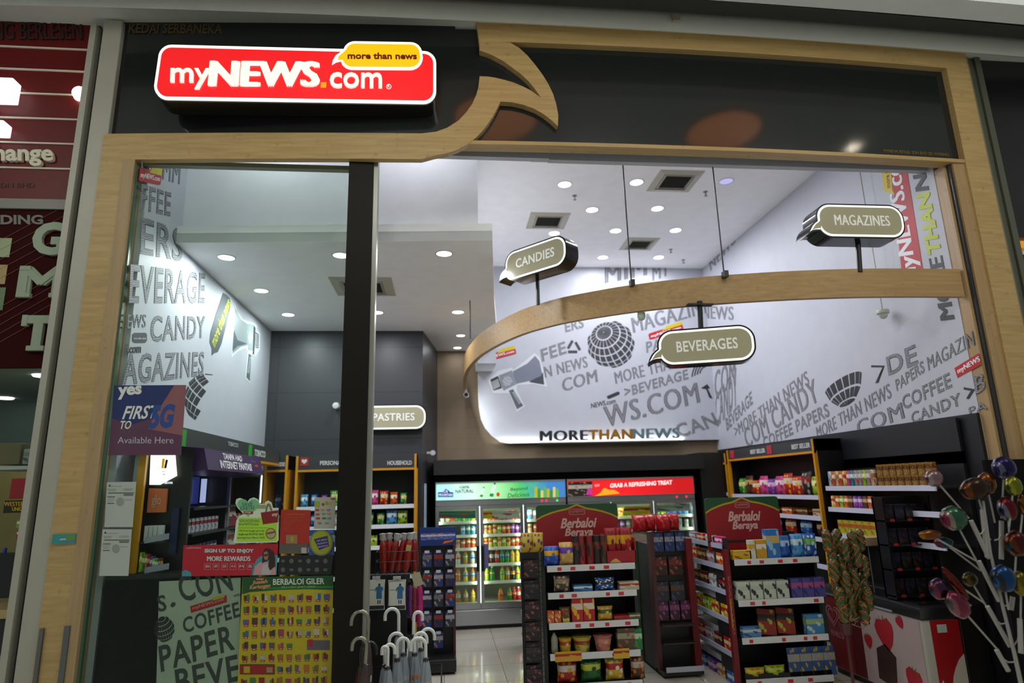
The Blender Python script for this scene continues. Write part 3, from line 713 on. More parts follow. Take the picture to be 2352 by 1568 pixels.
PXD([C4(*p) for p in ((708, 1248), (760, 1226), (770, 1230), (768, 1240), (718, 1262), (708, 1258))], (0, -1, 0), .002, INKB, 'bubble_tag', wp, Y=Y1)
TXP('NEWS.com', C4(632, 1308), C4(750, 1282), C4(630, 1284), INK, 'mural_word', wp, Y=Y1, bold=.02)
bw('WS.COM', (705, 1402), (1160, 1280), (690, 1300))
bw('CANDY', (1060, 1455), (1390, 1345), (1030, 1390))
bw('MIM', (700, 700), (900, 660), (700, 620)); bw('MY', (930, 690), (1010, 660), (930, 620))
b = MB()
for r in (22, 34, 46, 58):
    c = C4(1180, 1130); A = [P(c[0]-r*.5*cos(t*.28), c[1]-r*.62*sin(t*.28-.35), Y=Y1) for t in range(8)]; B = [P(c[0]-(r-6)*.5*cos(t*.28), c[1]-(r-6)*.62*sin(t*.28-.35), Y=Y1) for t in range(8)]
    b.prism(A+B[::-1], (0, -.002, 0))
b.build('signal_arcs', INKB, wp)
PXD([C4(*p) for p in ((1165, 1210), (1195, 1190), (1210, 1210), (1198, 1212), (1222, 1262), (1205, 1255), (1190, 1215))], (0, -1, 0), .002, INKB, 'arrow_emblem', wp, Y=Y1)
bw('TY', (1220, 1160), (1275, 1150), (1220, 1100))
# standing letters along the foot of the panel
bl = thing('standing_letters', 'dark gold and grey standing letters along the foot of the lit white mural', 'lettering', (2.6, YP-.08, zbm))
for s, x0, x1, c in (('MORE', 1241, 1349, '26262a'), ('THAN', 1351, 1452, '9c6a1c'), ('NEWS', 1454, 1559, '6c8086')):
    yb0 = 1013.5-(x0-1240)*.0225; yb1 = 1013.5-(x1-1240)*.0225
    TXP(s, (x0, yb0), (x1, yb1), (x0, yb0-24), mat(c, .35, .3 if s != 'MORE' else 0), 'raised_word', bl, Y=YP-.05, th=.03, bold=.04, spacing=1.1)
a = P(1238, 1014, Y=YP-.05); b2 = P(1562, 1008, Y=YP-.05); MB().box(a.x, b2.x, YP-.08, YP-.002, zbm-.02, zbm+.004).build('ledge', mat('55544f', .4), bl)
# right wall
X2 = XR-.001
C6 = lambda *p: (1600+p[0]/2.118, 320+p[1]/2.118)
def rw(s, a, b, c, big=True, m=PEN): return (wordo if big else word)(wr, s, C6(*a), C6(*b), C6(*c), X=X2)
for s, a, b, c in (('BEVERAGE', (148, 1420), (275, 1285), (140, 1360)), ('>MORE THAN NEWS', (190, 1450), (550, 1190), (180, 1395)), ('.COM CANDY', (235, 1510), (600, 1270), (215, 1420)),
                   ('COFFEE PAPERS', (330, 1505), (650, 1345), (320, 1450)), ('MORE THAN NEWS', (590, 1460), (950, 1255), (580, 1400)), ('PAPERS', (975, 1225), (1112, 1130), (965, 1170)), ('MAGAZIN', (1130, 1125), (1352, 1000), (1120, 1060)),
                   ('COM', (790, 1440), (1012, 1355), (775, 1370)), ('COFFEE', (1008, 1318), (1245, 1205), (995, 1250)), ('CANDY', (1050, 1385), (1292, 1290), (1040, 1330)), ('DE', (935, 1150), (1080, 1090), (920, 1060)),
                   ('B', (1358, 1240), (1405, 1215), (1350, 1155)), ('PA', (1330, 1345), (1415, 1310), (1322, 1305)), ('CANDY', (95, 1410), (200, 1290), (90, 1240)), ('NEWS', (30, 870), (180, 880), (28, 810)), ('COM', (90, 1260), (190, 1200), (88, 1130)), ('NEWS', (70, 640), (190, 500), (60, 590))):
    rw(s, a, b, c)
for q_ in (((850, 1098), (915, 1100), (870, 1185), (885, 1183), (905, 1108), (850, 1108)), ((1300, 1205), (1355, 1215), (1325, 1262), (1312, 1260), (1335, 1222), (1300, 1216))):
    PXD([C6(*p) for p in (q_[0], q_[1], q_[2], q_[3], q_[4], q_[5])], (-1, 0, 0), .002, INKB, 'chevron', wr, X=X2)
globe(wr, C6(702, 1150), 48, 72, X=X2, tilt=-.2, rot=.35, clip=lambda x, y: y < .22+.3*x, lon=8, lat=6)
PXD([C6(*p) for p in ((1255, 1112), (1372, 1040), (1388, 1094), (1270, 1160))], (-1, 0, 0), .002, TAGR, 'red_tag', wr, X=X2)
TXP('myNEWS', C6(1275, 1146), C6(1382, 1084), C6(1266, 1116), WPR, 'tag_lettering', wr, X=X2-.0025, th=.001, bold=.03)
# the vertical banner print near the right pillar
q_ = ((2041, 330), (2074, 330), (2128, 668), (2076, 668))
PXD(q_, (-1, 0, 0), .002, TAGR, 'red_banner', wr, X=X2)
PXD(((2020, 330), (2044, 330), (2050, 436), (2056, 448), (2046, 442), (2036, 441), (2030, 436)), (-1, 0, 0), .002, TAGY, 'yellow_bubble', wr, X=X2, lift=.001)
def vtx(s, y0, y1, xb, xt, m, bold=.04):
    """lettering reading upward: baseline on the right"""
    return TXP(s, (xb(y0), y0), (xb(y1), y1), (xt(y0), y0+4), m, 'upright_lettering', wr, X=X2-.0022, th=.0015, bold=bold)
vtx('myNEWS.com', 650, 330, lambda y: 2115+(y-610)*.158, lambda y: 2068+(y-610)*.158, WPR, .03)
vtx('more than news', 430, 340, lambda y: 2046+(y-430)*.1, lambda y: 2036+(y-430)*.1, mat('8a2a14', .5), .02)
for s, y0, y1, c in (('MORE', 730, 588, '3a3b3f'), ('THAN', 582, 440, 'b4c21c'), ('NEWS', 434, 292, '2f3034')):
    vtx(s, y0, y1, lambda y: 2113+(y-330)*.198, lambda y: 2083+(y-330)*.192, mat(c, .5), .04)

# ================================================================ ceiling fittings
def down(x, y, z, lab, r=.078, on=True, grp=None, pw=None):
    t = thing('ceiling_downlight', lab, 'downlight', (x, y, z), grp)
    MB().lathe([(r, z-.006), (r*1.18, z-.004), (r*1.2, z), (r, z)], (x, y, 0), 24, cap=False).build('trim_ring', mat('d9dade', .35), t, 40)
    MB().lathe([(.0005, z-.004), (r, z-.004), (r, z)], (x, y, 0), 24).build('lens', mat('ffffff', .4, em=6) if on else mat('b9b6f0', .3, em=.6), t)
    if on:
        l = bpy.data.lights.new('lamp', 'AREA'); l.shape = 'DISK'; l.size = .14; l.energy = pw or LAMP_W; l.color = LAMP_COL
        lo = bpy.data.objects.new('lamp_light', l); COL.objects.link(lo); lo.parent = t; lo.location = (0, 0, -.02)
for px, py, lab in ((1297, 425, 'downlight left of the nearest square air vent, at the white bulkhead side'), (1462, 420, 'downlight just left of the nearest square air vent'),
                    (1360, 483, 'downlight of the second row, nearer the hanging rod at left'), (1510, 480, 'downlight of the second row, right of the left hanging rod'),
                    (1414, 531, 'downlight of the third row, left of the left hanging rod'), (1552, 530, 'downlight of the third row, before the right wall'),
                    (1385, 592, 'downlight of the farthest row, left one above the arch'), (1513, 592, 'downlight of the farthest row, right one above the arch'),
                    (1273, 537, 'downlight half hidden behind the top of the candies sign'), (1580, 349, 'downlight cut by the lower edge of the dark fascia')):
    p = P(px, py, Z=ZH-.01); down(p.x, p.y, ZH, lab)
p = P(1668, 416, Z=ZH); down(p.x, p.y, ZH, 'bluish unlit downlight near the right hanging rod', .08, False)
p = P(1403, 349, Z=ZH); down(p.x, p.y, ZH, 'yellow rimmed dim downlight left of the left hanging rod', .075, False)
for px, py, lab in ((520, 592, 'downlight nearest the left mural on the low ceiling'), (783, 587, 'downlight partly behind the dark door post'), (1020, 583, 'downlight at the right end of the low ceiling front row'),
                    (600, 668, 'downlight of the low ceiling second row, by the left mural'), (662, 723, 'downlight of the low ceiling back row, nearest the megaphone'), (866, 718, 'downlight just right of the door post on the low ceiling'), (1052, 717, 'downlight in the back row beside the thin rod')):
    p = P(px, py, Z=ZL-.005); down(p.x, p.y, ZL, lab, .072)
for px, py, lab in ((1058, 770, 'small spot behind the left bend of the arch'), (1058, 810, 'farthest tiny spot left of the arch')):
    p = P(px, py, Z=ZL); p.y = min(p.y, 9.7); down(.215 if py > 800 else p.x, p.y, ZL, lab, .06, pw=1.5)
for x, lab in ((-1.55, 'downlight in the high pocket behind the red shop sign, left one'), (-.25, 'downlight in the high pocket behind the red shop sign, right one')): down(x, 5.2, ZH-.02, lab, .072, pw=4.6)
def vent(x, y, z, w, lab):
    t = thing('air_vent', lab, 'air vent', (x, y, z))
    fr = mat('b6b3a2', .45)
    m = MB(); R0 = [(x-w, y-w, z), (x+w, y-w, z), (x+w, y+w, z), (x-w, y+w, z)]; k = w*.72; R1 = [(x-k, y-k, z-.012), (x+k, y-k, z-.012), (x+k, y+k, z-.012), (x-k, y+k, z-.012)]
    m.ring([Vector(p) for p in R0], [Vector(p) for p in R1], (0, 0, -.006)); m.build('frame', fr, t)
    k2 = w*.6; m = MB(); R1 = [Vector((p[0], p[1], z-.008)) for p in R1]; R2 = [Vector((x+a*k2, y+b*k2, z-.02)) for a, b in ((-1, -1), (1, -1), (1, 1), (-1, 1))]
    m.ring([x_*1 for x_ in [Vector((x+a*w*.68, y+b*w*.68, z-.006)) for a, b in ((-1, -1), (1, -1), (1, 1), (-1, 1))]], R2, (0, 0, -.004)); m.build('inner_frame', mat('9a9788', .45), t)
    m = MB().box(x-k2, x+k2, y-k2, y+k2, z-.006, z-.002); m.build('dark_core', mat('1f201c', .8), t)
    m = MB()
    for i in range(12): m.box(x-k2, x+k2, y-k2+(i+.3)*k2/6, y-k2+(i+.42)*k2/6, z-.014, z-.006)
    m.build('louvres', mat('3b3c36', .6), t)
for px, py, w, lab in ((1550, 416, .27, 'nearest square ceiling air vent with dark core'), (1258, 507, .27, 'square air vent left, above the candies sign'), (1468, 560, .25, 'farthest square air vent crossed by the left rod'), (1286, 343, .28, 'air vent half hidden under the dark fascia edge')):
    p = P(px, py, Z=ZH); vent(p.x, p.y, ZH, w, lab)
p = P(835, 658, Z=ZL); vent(p.x, p.y, ZL, .32, 'square air vent behind the door post on the low ceiling')
for px, py, lab in ((1320, 456, 'small sprinkler left of the left rod'), (1621, 447, 'small sprinkler left of the right rod'), (1541, 578, 'small sprinkler in the far right ceiling'), (1570, 602, 'farthest small sprinkler near the back wall')):
    p = P(px, py, Z=ZH-.04); m = MB().lathe([(.03, 0), (.03, -.004), (.008, -.006), (.008, -.05), (.022, -.052), (.022, -.056)], (p.x, p.y, ZH), 10); tag(m.build('ceiling_sprinkler', mat('8b8d90', .4, .5)), lab + ' on the white ceiling', 'sprinkler')
# hanging dome detector on its rod by the right wall
a = P(2028, 720, Y=5.6); t = thing('dome_camera', 'small white dome camera on a thin rod before the right mural', 'camera', a)
MB().tube([(a.x, a.y, a.z+.02), (a.x, a.y, ZH)], .006, 6).build('rod', mat('a9b0a4', .4), t)
MB().lathe([(.055, .035), (.06, .02), (.058, 0), (.04, -.002), (.038, -.03), (.02, -.05), (.001, -.055)], a, 16).build('dome', mat('b9c4b6', .35), t, 50)
a = P(1475, 716, Y=5.22); a.y = 5.25; a.z = 3.238; t = thing('dome_camera', 'small white dome camera just under the arch before the globe print', 'camera', a)
MB().lathe([(.034, .038), (.036, .0), (.027, -.024), (.001, -.038)], a, 16).build('dome', mat('b9c4b6', .35), t, 50)

# ---------------------------------------------------------------- the hanging wood arch
zb_, zt_ = 3.275, 3.52
path = [(4.39, 4.71), (3.9, 4.71), (3.43, 4.735), (2.95, 4.80), (2.51, 4.895), (2.15, 5.00), (1.82, 5.13), (1.48, 5.32), (1.13, 5.58), (.94, 5.79), (.78, 6.02), (.62, 6.37), (.50, 6.72), (.40, 7.1), (.33, 7.55), (.285, 8.0), (.27, 8.5), (.28, 9.0), (.30, 9.5), (.32, 9.88)]
def crom(pts, k=4):
    o = []
    for i in range(len(pts)-1):
        p0, p1, p2, p3 = [Vector((*pts[max(0, min(len(pts)-1, j))], 0)) for j in (i-1, i, i+1, i+2)]
        for t in range(k):
            t /= k; o.append(.5*((2*p1)+(p2-p0)*t+(2*p0-5*p1+4*p2-p3)*t*t+(3*p1-p0-3*p2+p3)*t**3))
    o.append(Vector((*pts[-1], 0))); return o
cp_ = crom(path)
m = MB(); inn = []; 
for i, p in enumerate(cp_):
    t_ = (cp_[min(i+1, len(cp_)-1)]-cp_[max(i-1, 0)]).normalized(); inn.append(p+Vector((t_.y, -t_.x, 0))*.05*(1))
V = [[m.bm.verts.new((a.x, a.y, z)) for z in (zb_, zt_)]+[m.bm.verts.new((b.x, b.y, z)) for z in (zt_, zb_)] for a, b in zip(cp_, inn)]
for a, b in zip(V, V[1:]):
    for k in range(4): m.bm.faces.new((a[k], a[(k+1) % 4], b[(k+1) % 4], b[k]))
m.bm.faces.new(V[0]); m.bm.faces.new(V[-1][::-1])
ar = m.build('hanging_arch', wood('a08058', 'b3935f', 'X'), smooth=40); tag(ar, 'curved birch wood band hanging under the shop ceiling on thin rods', 'arch')
for px, py, lab in ((1450, 650, 'left thin dark rod holding the curved wood band'), (1663, 630, 'right thin dark rod holding the curved wood band')):
    p = P(px, py, Z=zt_); t = thing('hanging_rod', lab, 'rod', (p.x, p.y, zt_))
    MB().tube([(p.x, p.y, zt_-.03), (p.x, p.y, ZH)], .006, 6).build('rod', mat('2a2a2c', .4), t)
    MB().box(p.x-.018, p.x+.018, p.y-.05, p.y+.012, zt_-.035, zt_+.02).build('clip', BLACK, t)
t = thing('hanging_rod', 'short thin rod at the left bend of the curved wood band', 'rod', (.30, 7.25, zt_))
p = P(1080, 750, Y=7.15); MB().tube([(p.x, p.y, zt_-.03), (p.x, p.y, ZL)], .007, 6).build('rod', mat('3a3a3c', .4), t)
t = thing('bullet_camera', 'small bullet camera under the left end of the curved wood band', 'camera', (.36, 9.6, zb_))
a = P(1089, 908, Y=9.55); a.x = .335; MB().lathe([(.001, -.1), (.04, -.1), (.045, -.02), (.03, .08), (.001, .08)], a, 14, 'Y').build('body', mat('cfd0ce', .4), t, 40)
MB().lathe([(.001, -.104), (.03, -.104), (.03, -.09)], a, 14, 'Y').build('lens', BLACK, t)
MB().box(a.x-.02, a.x+.02, a.y-.01, a.y+.02, a.z+.02, zb_+.01).build('mount', mat('cfd0ce', .4), t)

# ---------------------------------------------------------------- hanging bubble signs
def bubsign(lab, o, u, v, depth, word, pole, tail=True):
    """speech bubble sign: o lower left of the face, u width, v height"""
    o, u, v = Vector(o), Vector(u), Vector(v); n = u.cross(v).normalized(); w, h = u.length, v.length; uu, vv = u/w, v/h
    t = thing('bubble_sign', lab, 'hanging sign', o+u*.5)
    def out(d, tl=tail):
        L = []; r = h*.42
        for cx, cy, a0, a1 in ((w-r, h-r, 0, 90), (r, h-r, 90, 180)):
            for i in range(9): a = radians(a0+(a1-a0)*i/8); L.append(Vector((cx+r*cos(a), cy+r*sin(a))))
        if tl: L += [Vector((x*h, y*h)) for x, y in ((0, .50), (-.08, .44), (-.16, .36), (-.22, .26), (-.28, .09), (-.20, .14), (-.12, .175), (-.04, .19), (.05, .19))]
        for cx, cy, a0, a1 in ((r, r, 213 if tl else 180, 270), (w-r, r, 270, 360)):
            for i in range(9): a = radians(a0+(a1-a0)*i/8); L.append(Vector((cx+r*cos(a), cy+r*sin(a))))
        R = []; m = len(L)
        for i in range(m):
            e0 = (L[i]-L[i-1]); e1 = (L[(i+1) % m]-L[i])
            if e0.length < 1e-6: e0 = L[i]-L[i-2]
            if e1.length < 1e-6: e1 = L[(i+2) % m]-L[i]
            n0, n1 = Vector((-e0.y, e0.x)).normalized(), Vector((-e1.y, e1.x)).normalized(); b = (n0+n1); b = b.normalized() if b.length > 1e-4 else n0
            R.append(L[i]+b*min(d/max(.3, b.dot(n0)), d*2.2))
        return [o+uu*p.x+vv*p.y for p in R]
    MB().prism([p-n*.004 for p in out(0)], -n*depth).build('casing', mat('151619', .15), t, 30)
    MB().prism(out(h*.045), -n*.01).build('white_rim', mat('f4f6f0', .4, em=.62), t)
    MB().prism([p+n*.002 for p in out(h*.105, False)], -n*.01).build('face', mat('a09c82', .14, var=.03, em=.10, emc='a09c80'), t)
    if tail: DEC([(.02, .44), (-.05/(w/h)-.0, .37), (-.17/(w/h), .21), (-.08/(w/h), .245), (.02, .27), (.08/(w/h), .25), (.13/(w/h), .40), (.11/(w/h), .5)], o+n*.002, u, v, mat('a09c82', .14, var=.03, em=.10, emc='a09c80'), 'face_tail', t, .0015)
    TX(word, o+u*.2+v*.36+n*.003, u*.62, v*.30, mat('d6d6d0', .5, em=.25), 'lettering', t, .004, bold=.02, spacing=1.05)
    a, b, r = pole; a, b = Vector(a), Vector(b)
    MB().tube([a, b], r, 10).build('post', BLACK, t)
    return t
yy = 5.57
o_ = P(1162, 643, Y=yy-.02); u_ = P(1305, 603, Y=yy+.25)-o_; u_.z = P(1305, 598, Y=yy-.02).z-o_.z
o_ = P(1160, 650, Y=5.62); e_ = P(1303, 606, Z=o_.z); h_ = P(1160, 582, Y=5.62).z-o_.z
bubsign('tilted black rimmed bubble sign reading CANDIES standing on the arch', o_, e_-o_, Vector((0, 0, h_)), .17, 'CANDIES', (P(1234, 628, Y=5.60), P(1236, 700, Y=5.60), .018))
o_ = P(1881, 545, Y=4.66); e_ = P(2085, 547, Y=4.66); h_ = P(1881, 466, Y=4.66).z-o_.z
bubsign('level black rimmed bubble sign reading MAGAZINES standing on the arch', o_, Vector((e_.x-o_.x, 0, 0)), Vector((0, 0, h_)), .2, 'MAGAZINES', (P(1970, 548, Y=4.75), P(1975, 625, Y=4.735), .022))
o_ = P(1513, 843, Y=4.97); e_ = P(1741, 828, Z=o_.z); h_ = P(1513, 757, Y=4.93).z-o_.z
s_ = bubsign('black rimmed bubble sign reading BEVERAGES hanging below the arch', o_, e_-o_, Vector((0, 0, h_)), .12, 'BEVERAGES', (P(1610, 760, Y=4.99), P(1607, 692, Y=4.99), .022))
a = P(1607, 698, Y=4.98); MB().box(a.x-.11, a.x+.11, a.y-.03, a.y+.03, 3.262, 3.276).build('mount_plate', BLACK, s_)
o_ = P(824, 989, Y=8.5); e_ = P(980, 988, Y=8.5); h_ = P(800, 930, Y=8.5).z-o_.z
bubsign('black rimmed bubble sign reading PASTRIES partly behind the door post', o_, Vector((e_.x-o_.x, 0, 0)), Vector((0, 0, h_)), .1, 'PASTRIES', (P(890, 950, Y=8.55), P(890, 950, Y=8.62), .02), True)
# ================================================================ on the glass
GY = GZ-.001
def sheet(name, lab, cat, corners, m, th=.003, dy=0):
    pts = [P(*c, Y=GY-dy) for c in corners]
    mb = MB().prism([p-Vector((0, th, 0)) for p in pts], (0, th, 0)); o = mb.build(name, m)
    return tag(o, lab, cat)
class On:
    """draw on a sheet, in photo pixels"""
    def __init__(s, o, dy=.0035): s.o, s.y = o, GY-dy
    def t(s, body, ll, lr, ul, c, bold=.015, name='lettering', em=0, up=0, **k): return TXP(body, ll, lr, ul, mat(c, .5), name, s.o, Y=s.y-up, th=.0008, bold=bold, **k)
    def p(s, pts, c, name, up=0, m=None): return PXD(pts, (0, -1, 0), .0008, m or mat(c, .5), name, s.o, Y=s.y-up)
    def r(s, x0, y0, x1, y1, c, name, up=0, m=None): return s.p([(x0, y1), (x1, y1), (x1, y0), (x0, y0)], c, name, up, m)
    def disc(s, x, y, rx, ry, c, name, up=0, m=None): return s.p([(x+rx*cos(i*pi/12), y+ry*sin(i*pi/12)) for i in range(24)], c, name, up, m)
    def lines(s, segs, c, name, w=1.2, up=0):
        b = MB()
        for x0, y0, x1, y1 in segs: b.prism([P(x0, y0+w, Y=s.y-up), P(x1, y1+w, Y=s.y-up), P(x1, y1, Y=s.y-up), P(x0, y0, Y=s.y-up)], (0, -.0006, 0))
        return b.build(name, mat(c, .5), s.o)
# telecom poster
o = sheet('window_poster', 'square blue and pink poster reading FIRST TO 5G on the glass', 'poster', ((249, 1045), (416, 1045), (428, 884), (263, 885)), film('5d3a55', .9)); g = On(o)
g.p([(263, 885), (400, 885), (352, 960), (300, 975), (258, 960)], '1d2d63', 'blue_field', m=film('1f3068', .95))
g.p([(400, 885), (428, 884), (419, 1000), (340, 985), (352, 960)], '87545a', 'pink_field', m=film('8d5a60', .95))
g.t('yes', (270, 918), (325, 913), (271, 889), 'd9dcd6', .04, up=.001); g.t('FIRST', (280, 963), (357, 961), (291, 932), 'd9dcd6', .02, up=.001); g.t('TO', (273, 985), (299, 985), (278, 966), 'd9dcd6', .02, up=.001)
g.t('5G', (340, 986), (394, 982), (351, 930), '24468a', .05, up=.0015); g.t('Available Here', (270, 1018), (398, 1018), (271, 1003), 'b9b4bc', .0, up=.001)
# permits
for (c, lab) in ((((240, 1210), (305, 1210), (313, 1106), (246, 1107)), 'upper white permit sheet taped inside the left glass'), (((228, 1322), (295, 1322), (303, 1215), (236, 1215)), 'lower white permit sheet taped inside the left glass')):
    o = sheet('permit_sheet', lab, 'notice', c, mat('aab3ac', .5)); g = On(o); x, y = c[3]
    g.lines([(x+3, y+24, x+62, y+24), (x+1, y+33, x+18, y+33), (x+1, y+48, x+16, y+48)], '2a2e2c', 'bold_line', 1.6)
    g.lines([(x+4, y+9, x+34, y+9), (x+2, y+16, x+22, y+16), (x+2, y+19, x+20, y+19), (x+38, y+15, x+60, y+15), (x+38, y+18, x+58, y+18), (x+40, y+40, x+58, y+40), (x+1, y+38, x+16, y+38), (x+1, y+43, x+15, y+43)], '7c837e', 'print_line', 1)
    g.r(x+38, y+27, x+60, y+31, '5f6662', 'grey_block'); g.disc(x+30, y+45, 9, 10, '8a938d', 'seal'); g.disc(x+6, y+8, 2, 2.4, '3c403e', 'crest')
# heart shaped cut-out
def heart(cx, cy, rx, ry): return [(cx+rx*(16*sin(t)**3)/16, cy-ry*(13*cos(t)-5*cos(2*t)-2*cos(3*t)-cos(4*t))/16) for t in [2*pi*i/28 for i in range(28)]]
cut = [(537, 1244), (543, 1195), (551, 1184), (560, 1180), (546, 1166), (541, 1155), (543, 1146), (551, 1143), (562, 1147), (568, 1153), (574, 1145), (583, 1142), (592, 1146), (597, 1156), (608, 1157), (610, 1152), (616, 1149), (624, 1154), (627, 1166), (640, 1166), (640, 1240), (636, 1245), (540, 1247)]
o = sheet('hanging_cutout', 'pale green heart topped cut-out about carrier bags above the red banner', 'sign', cut, mat('c8d8c0', .5), dy=.02); g = On(o, .0245)
g.p(heart(570, 1163, 25, 23), '6fb283', 'green_heart'); g.p([(543, 1243), (549, 1189), (636, 1189), (636, 1242)], '9fd03a', 'lime_panel')
g.t('SAVE', (556, 1163), (580, 1161), (556, 1154), '3d5a46', .0, up=.001); g.t('EARTH', (552, 1172), (583, 1170), (552, 1163), '3d5a46', .0, up=.001); g.r(560, 1174, 581, 1180, '8c1c1c', 'red_tag', .001)
g.t('my', (563, 1179), (577, 1179), (563, 1175), 'd8d0cc', up=.002)
g.p([(599, 1177), (640, 1171), (638, 1199), (604, 1204)], '7c1a1e', 'red_bag', .001); g.p([(609, 1175), (612, 1160), (616, 1155), (621, 1158), (626, 1172), (622, 1173), (618, 1162), (615, 1163), (613, 1175)], '7d6c50', 'bag_handle', .0008); g.r(590, 1159, 610, 1167, '8d9b72', 'ribbon', .0006)
g.t('my', (625, 1188), (638, 1186), (625, 1180), 'd6c4c4', .02, up=.002)
g.t('NON-WOVEN BAG!', (550, 1199), (596, 1199), (550, 1192), '4c6a30', .0, up=.001); g.t('#myNEWSCares', (549, 1208), (594, 1208), (549, 1200), '4c6a30', .0, up=.001)
g.lines([(548, 1211.5, 618, 1211.5)], '4c6a30', 'rule', .7, .001)
g.t("We'll no longer provide", (549, 1222), (607, 1222), (549, 1216), '2c3a1e', .01, up=.001); g.t('single-use PLASTIC BAG', (548, 1230), (606, 1230), (548, 1224), '2c3a1e', .01, up=.001); g.t('starting from March 2020', (545, 1238), (608, 1238), (545, 1232), '2c3a1e', .01, up=.001)
ring = MB(); ring.ring([P(622+12*cos(i*pi/10), 1225+13*sin(i*pi/10), Y=g.y) for i in range(20)], [P(622+9.6*cos(i*pi/10), 1225+10.6*sin(i*pi/10), Y=g.y) for i in range(20)], (0, -.002, 0)); ring.build('ban_ring', mat('8d5a28', .5), o)
g.p([(615, 1218), (628, 1216), (629, 1234), (617, 1236)], '9aa088', 'grey_bag', .0005); g.p([(613, 1223), (632, 1219), (632, 1223), (613, 1227)], '8d3a28', 'ban_bar', .0016)
# sign up banner
o = sheet('promo_banner', 'red banner reading SIGN UP TO ENJOY MORE REWARDS on the glass', 'banner', ((418, 1323), (635, 1320), (639, 1248), (422, 1252)), mat('a51226', .5), dy=.006); g = On(o, .0105)
g.t('SIGN UP TO ENJOY', (470, 1271), (583, 1271), (470, 1260), 'b4c8c8', .04); g.t('MORE REWARDS', (476, 1288), (575, 1288), (476, 1277), 'b4c8c8', .04); g.t('myREWARDS', (428, 1261), (462, 1261), (428, 1256), 'c0a8a8', .01)
g.p([(418, 1323), (418, 1312), (428, 1308), (439, 1315), (440, 1323)], '3d8a96', 'teal_patch')
m = MB()
for k in range(6):
    x = 469+k*19.6; A = [P(*p, Y=g.y) for p in ((x, 1308), (x+15, 1308), (x+15, 1293), (x, 1293))]; B = [P(*p, Y=g.y) for p in ((x+1, 1307), (x+14, 1307), (x+14, 1294), (x+1, 1294))]; m.ring(A, B, (0, -.0008, 0))
m.build('icon_frame', mat('b47a82', .5), o)
for k, s in enumerate(('SIGN', 'GIFT', '5X', '=1', 'M', '5')): x = 469+k*19.6; g.t(s, (x+3, 1303), (x+12, 1303), (x+3, 1297), 'c8b4b8', .02)
g.p([(578, 1321), (581, 1300), (590, 1284), (600, 1276), (612, 1273), (638, 1275), (635, 1320)], '3d8a96', 'teal_arch')
g.p([(582, 1320), (586, 1300), (596, 1291), (606, 1290), (624, 1292), (633, 1305), (633, 1320)], 'b98d92', 'printed_pink_jacket', .001); g.p([(600, 1320), (603, 1298), (612, 1294), (622, 1298), (622, 1320)], 'a9a8ae', 'printed_white_top', .0016)
g.p([(602, 1293), (603, 1270), (608, 1260), (617, 1259), (627, 1265), (632, 1280), (632, 1300), (620, 1310), (616, 1300), (618, 1285), (609, 1290)], '2d1a14', 'printed_long_hair', .002); g.p([(606, 1268), (613, 1265), (617, 1272), (615, 1284), (609, 1286), (605, 1278)], '96705c', 'printed_face', .0024)
g.p([(603, 1273), (617, 1271), (616, 1276), (604, 1278)], '5c1c20', 'printed_glasses', .003)
# red notice, logo sheet, round sticker, dark icon sheet
o = sheet('red_notice', 'orange red notice sheet on the glass right of the green cut-out', 'notice', ((641, 1271), (708, 1271), (714, 1171), (646, 1170)), mat('a12516', .5), dy=.004); g = On(o, .0085)
g.t('NON-WOVEN BAG', (657, 1183), (700, 1183), (657, 1179), 'c27a1c', .0); g.lines([(652, 1187+4.2*k, 652+(46, 40, 44, 24, 18, 16, 14, 12)[k], 1187+4.2*k) for k in range(8)], 'b4501e', 'print_line', 1)
g.r(657, 1228, 683, 1248, '8c7452', 'printed_picture'); g.r(642, 1249, 708, 1271, '56534c', 'grey_footer'); g.disc(671, 1238, 4, 7, 'b08a24', 'printed_tag', .001); g.r(692, 1257, 704, 1270, 'a8a79c', 'white_square', .001)
o = sheet('logo_sheet', 'cream sheet with coloured logo blocks beside the door post', 'notice', ((721, 1214), (769, 1214), (771, 1141), (724, 1142)), mat('a9a79a', .5), dy=.004); g = On(o, .0085)
g.r(722, 1151, 734, 1164, '8aa030', 'green_block'); g.disc(742, 1158, 3, 3.5, '9c2a20', 'red_dot'); g.disc(750, 1155, 4, 4, '7c9a2c', 'green_dot'); g.disc(758, 1156, 3.5, 4, 'b8a020', 'yellow_dot'); g.r(760, 1144, 770, 1147, '9c3a20', 'red_strip')
for k, (x, y, c) in enumerate(((728, 1171, 'a02838'), (741, 1171, 'b88a20'), (754, 1171, '4a8ab0'), (729, 1181, 'b04a28'), (743, 1180, '4a90a8'), (755, 1180, 'a8882c'), (730, 1190, '9c2c3c'), (744, 1190, '3a6a4a'), (756, 1190, '5a8aa8'), (734, 1201, '4a8a90'), (750, 1201, '5a9a80'))): g.r(x-4, y-2, x+5, y+2, c, 'small_logo')
o = sheet('round_sticker', 'round yellow rimmed sticker with purple badge near the door post', 'sticker', [(738+27*cos(i*pi/14), 1246+30*sin(i*pi/14)) for i in range(28)], mat('6e7a5c', .5), dy=.01); g = On(o, .0145)
g.disc(738, 1246, 24, 27, '94991c', 'yellow_disc'); g.p([(721, 1238), (752, 1230), (756, 1254), (733, 1263)], '2a2468', 'purple_badge', .001)
for k, s in enumerate(('NAK BESAR?', 'MUDAHNYA', 'SEKARANG')): g.t(s, (728-1+k*1.5, 1244+k*7), (751+k*1.0, 1240+k*7), (727.5+k*1.5, 1240+k*7), 'b8b4c0', .0, up=.002)
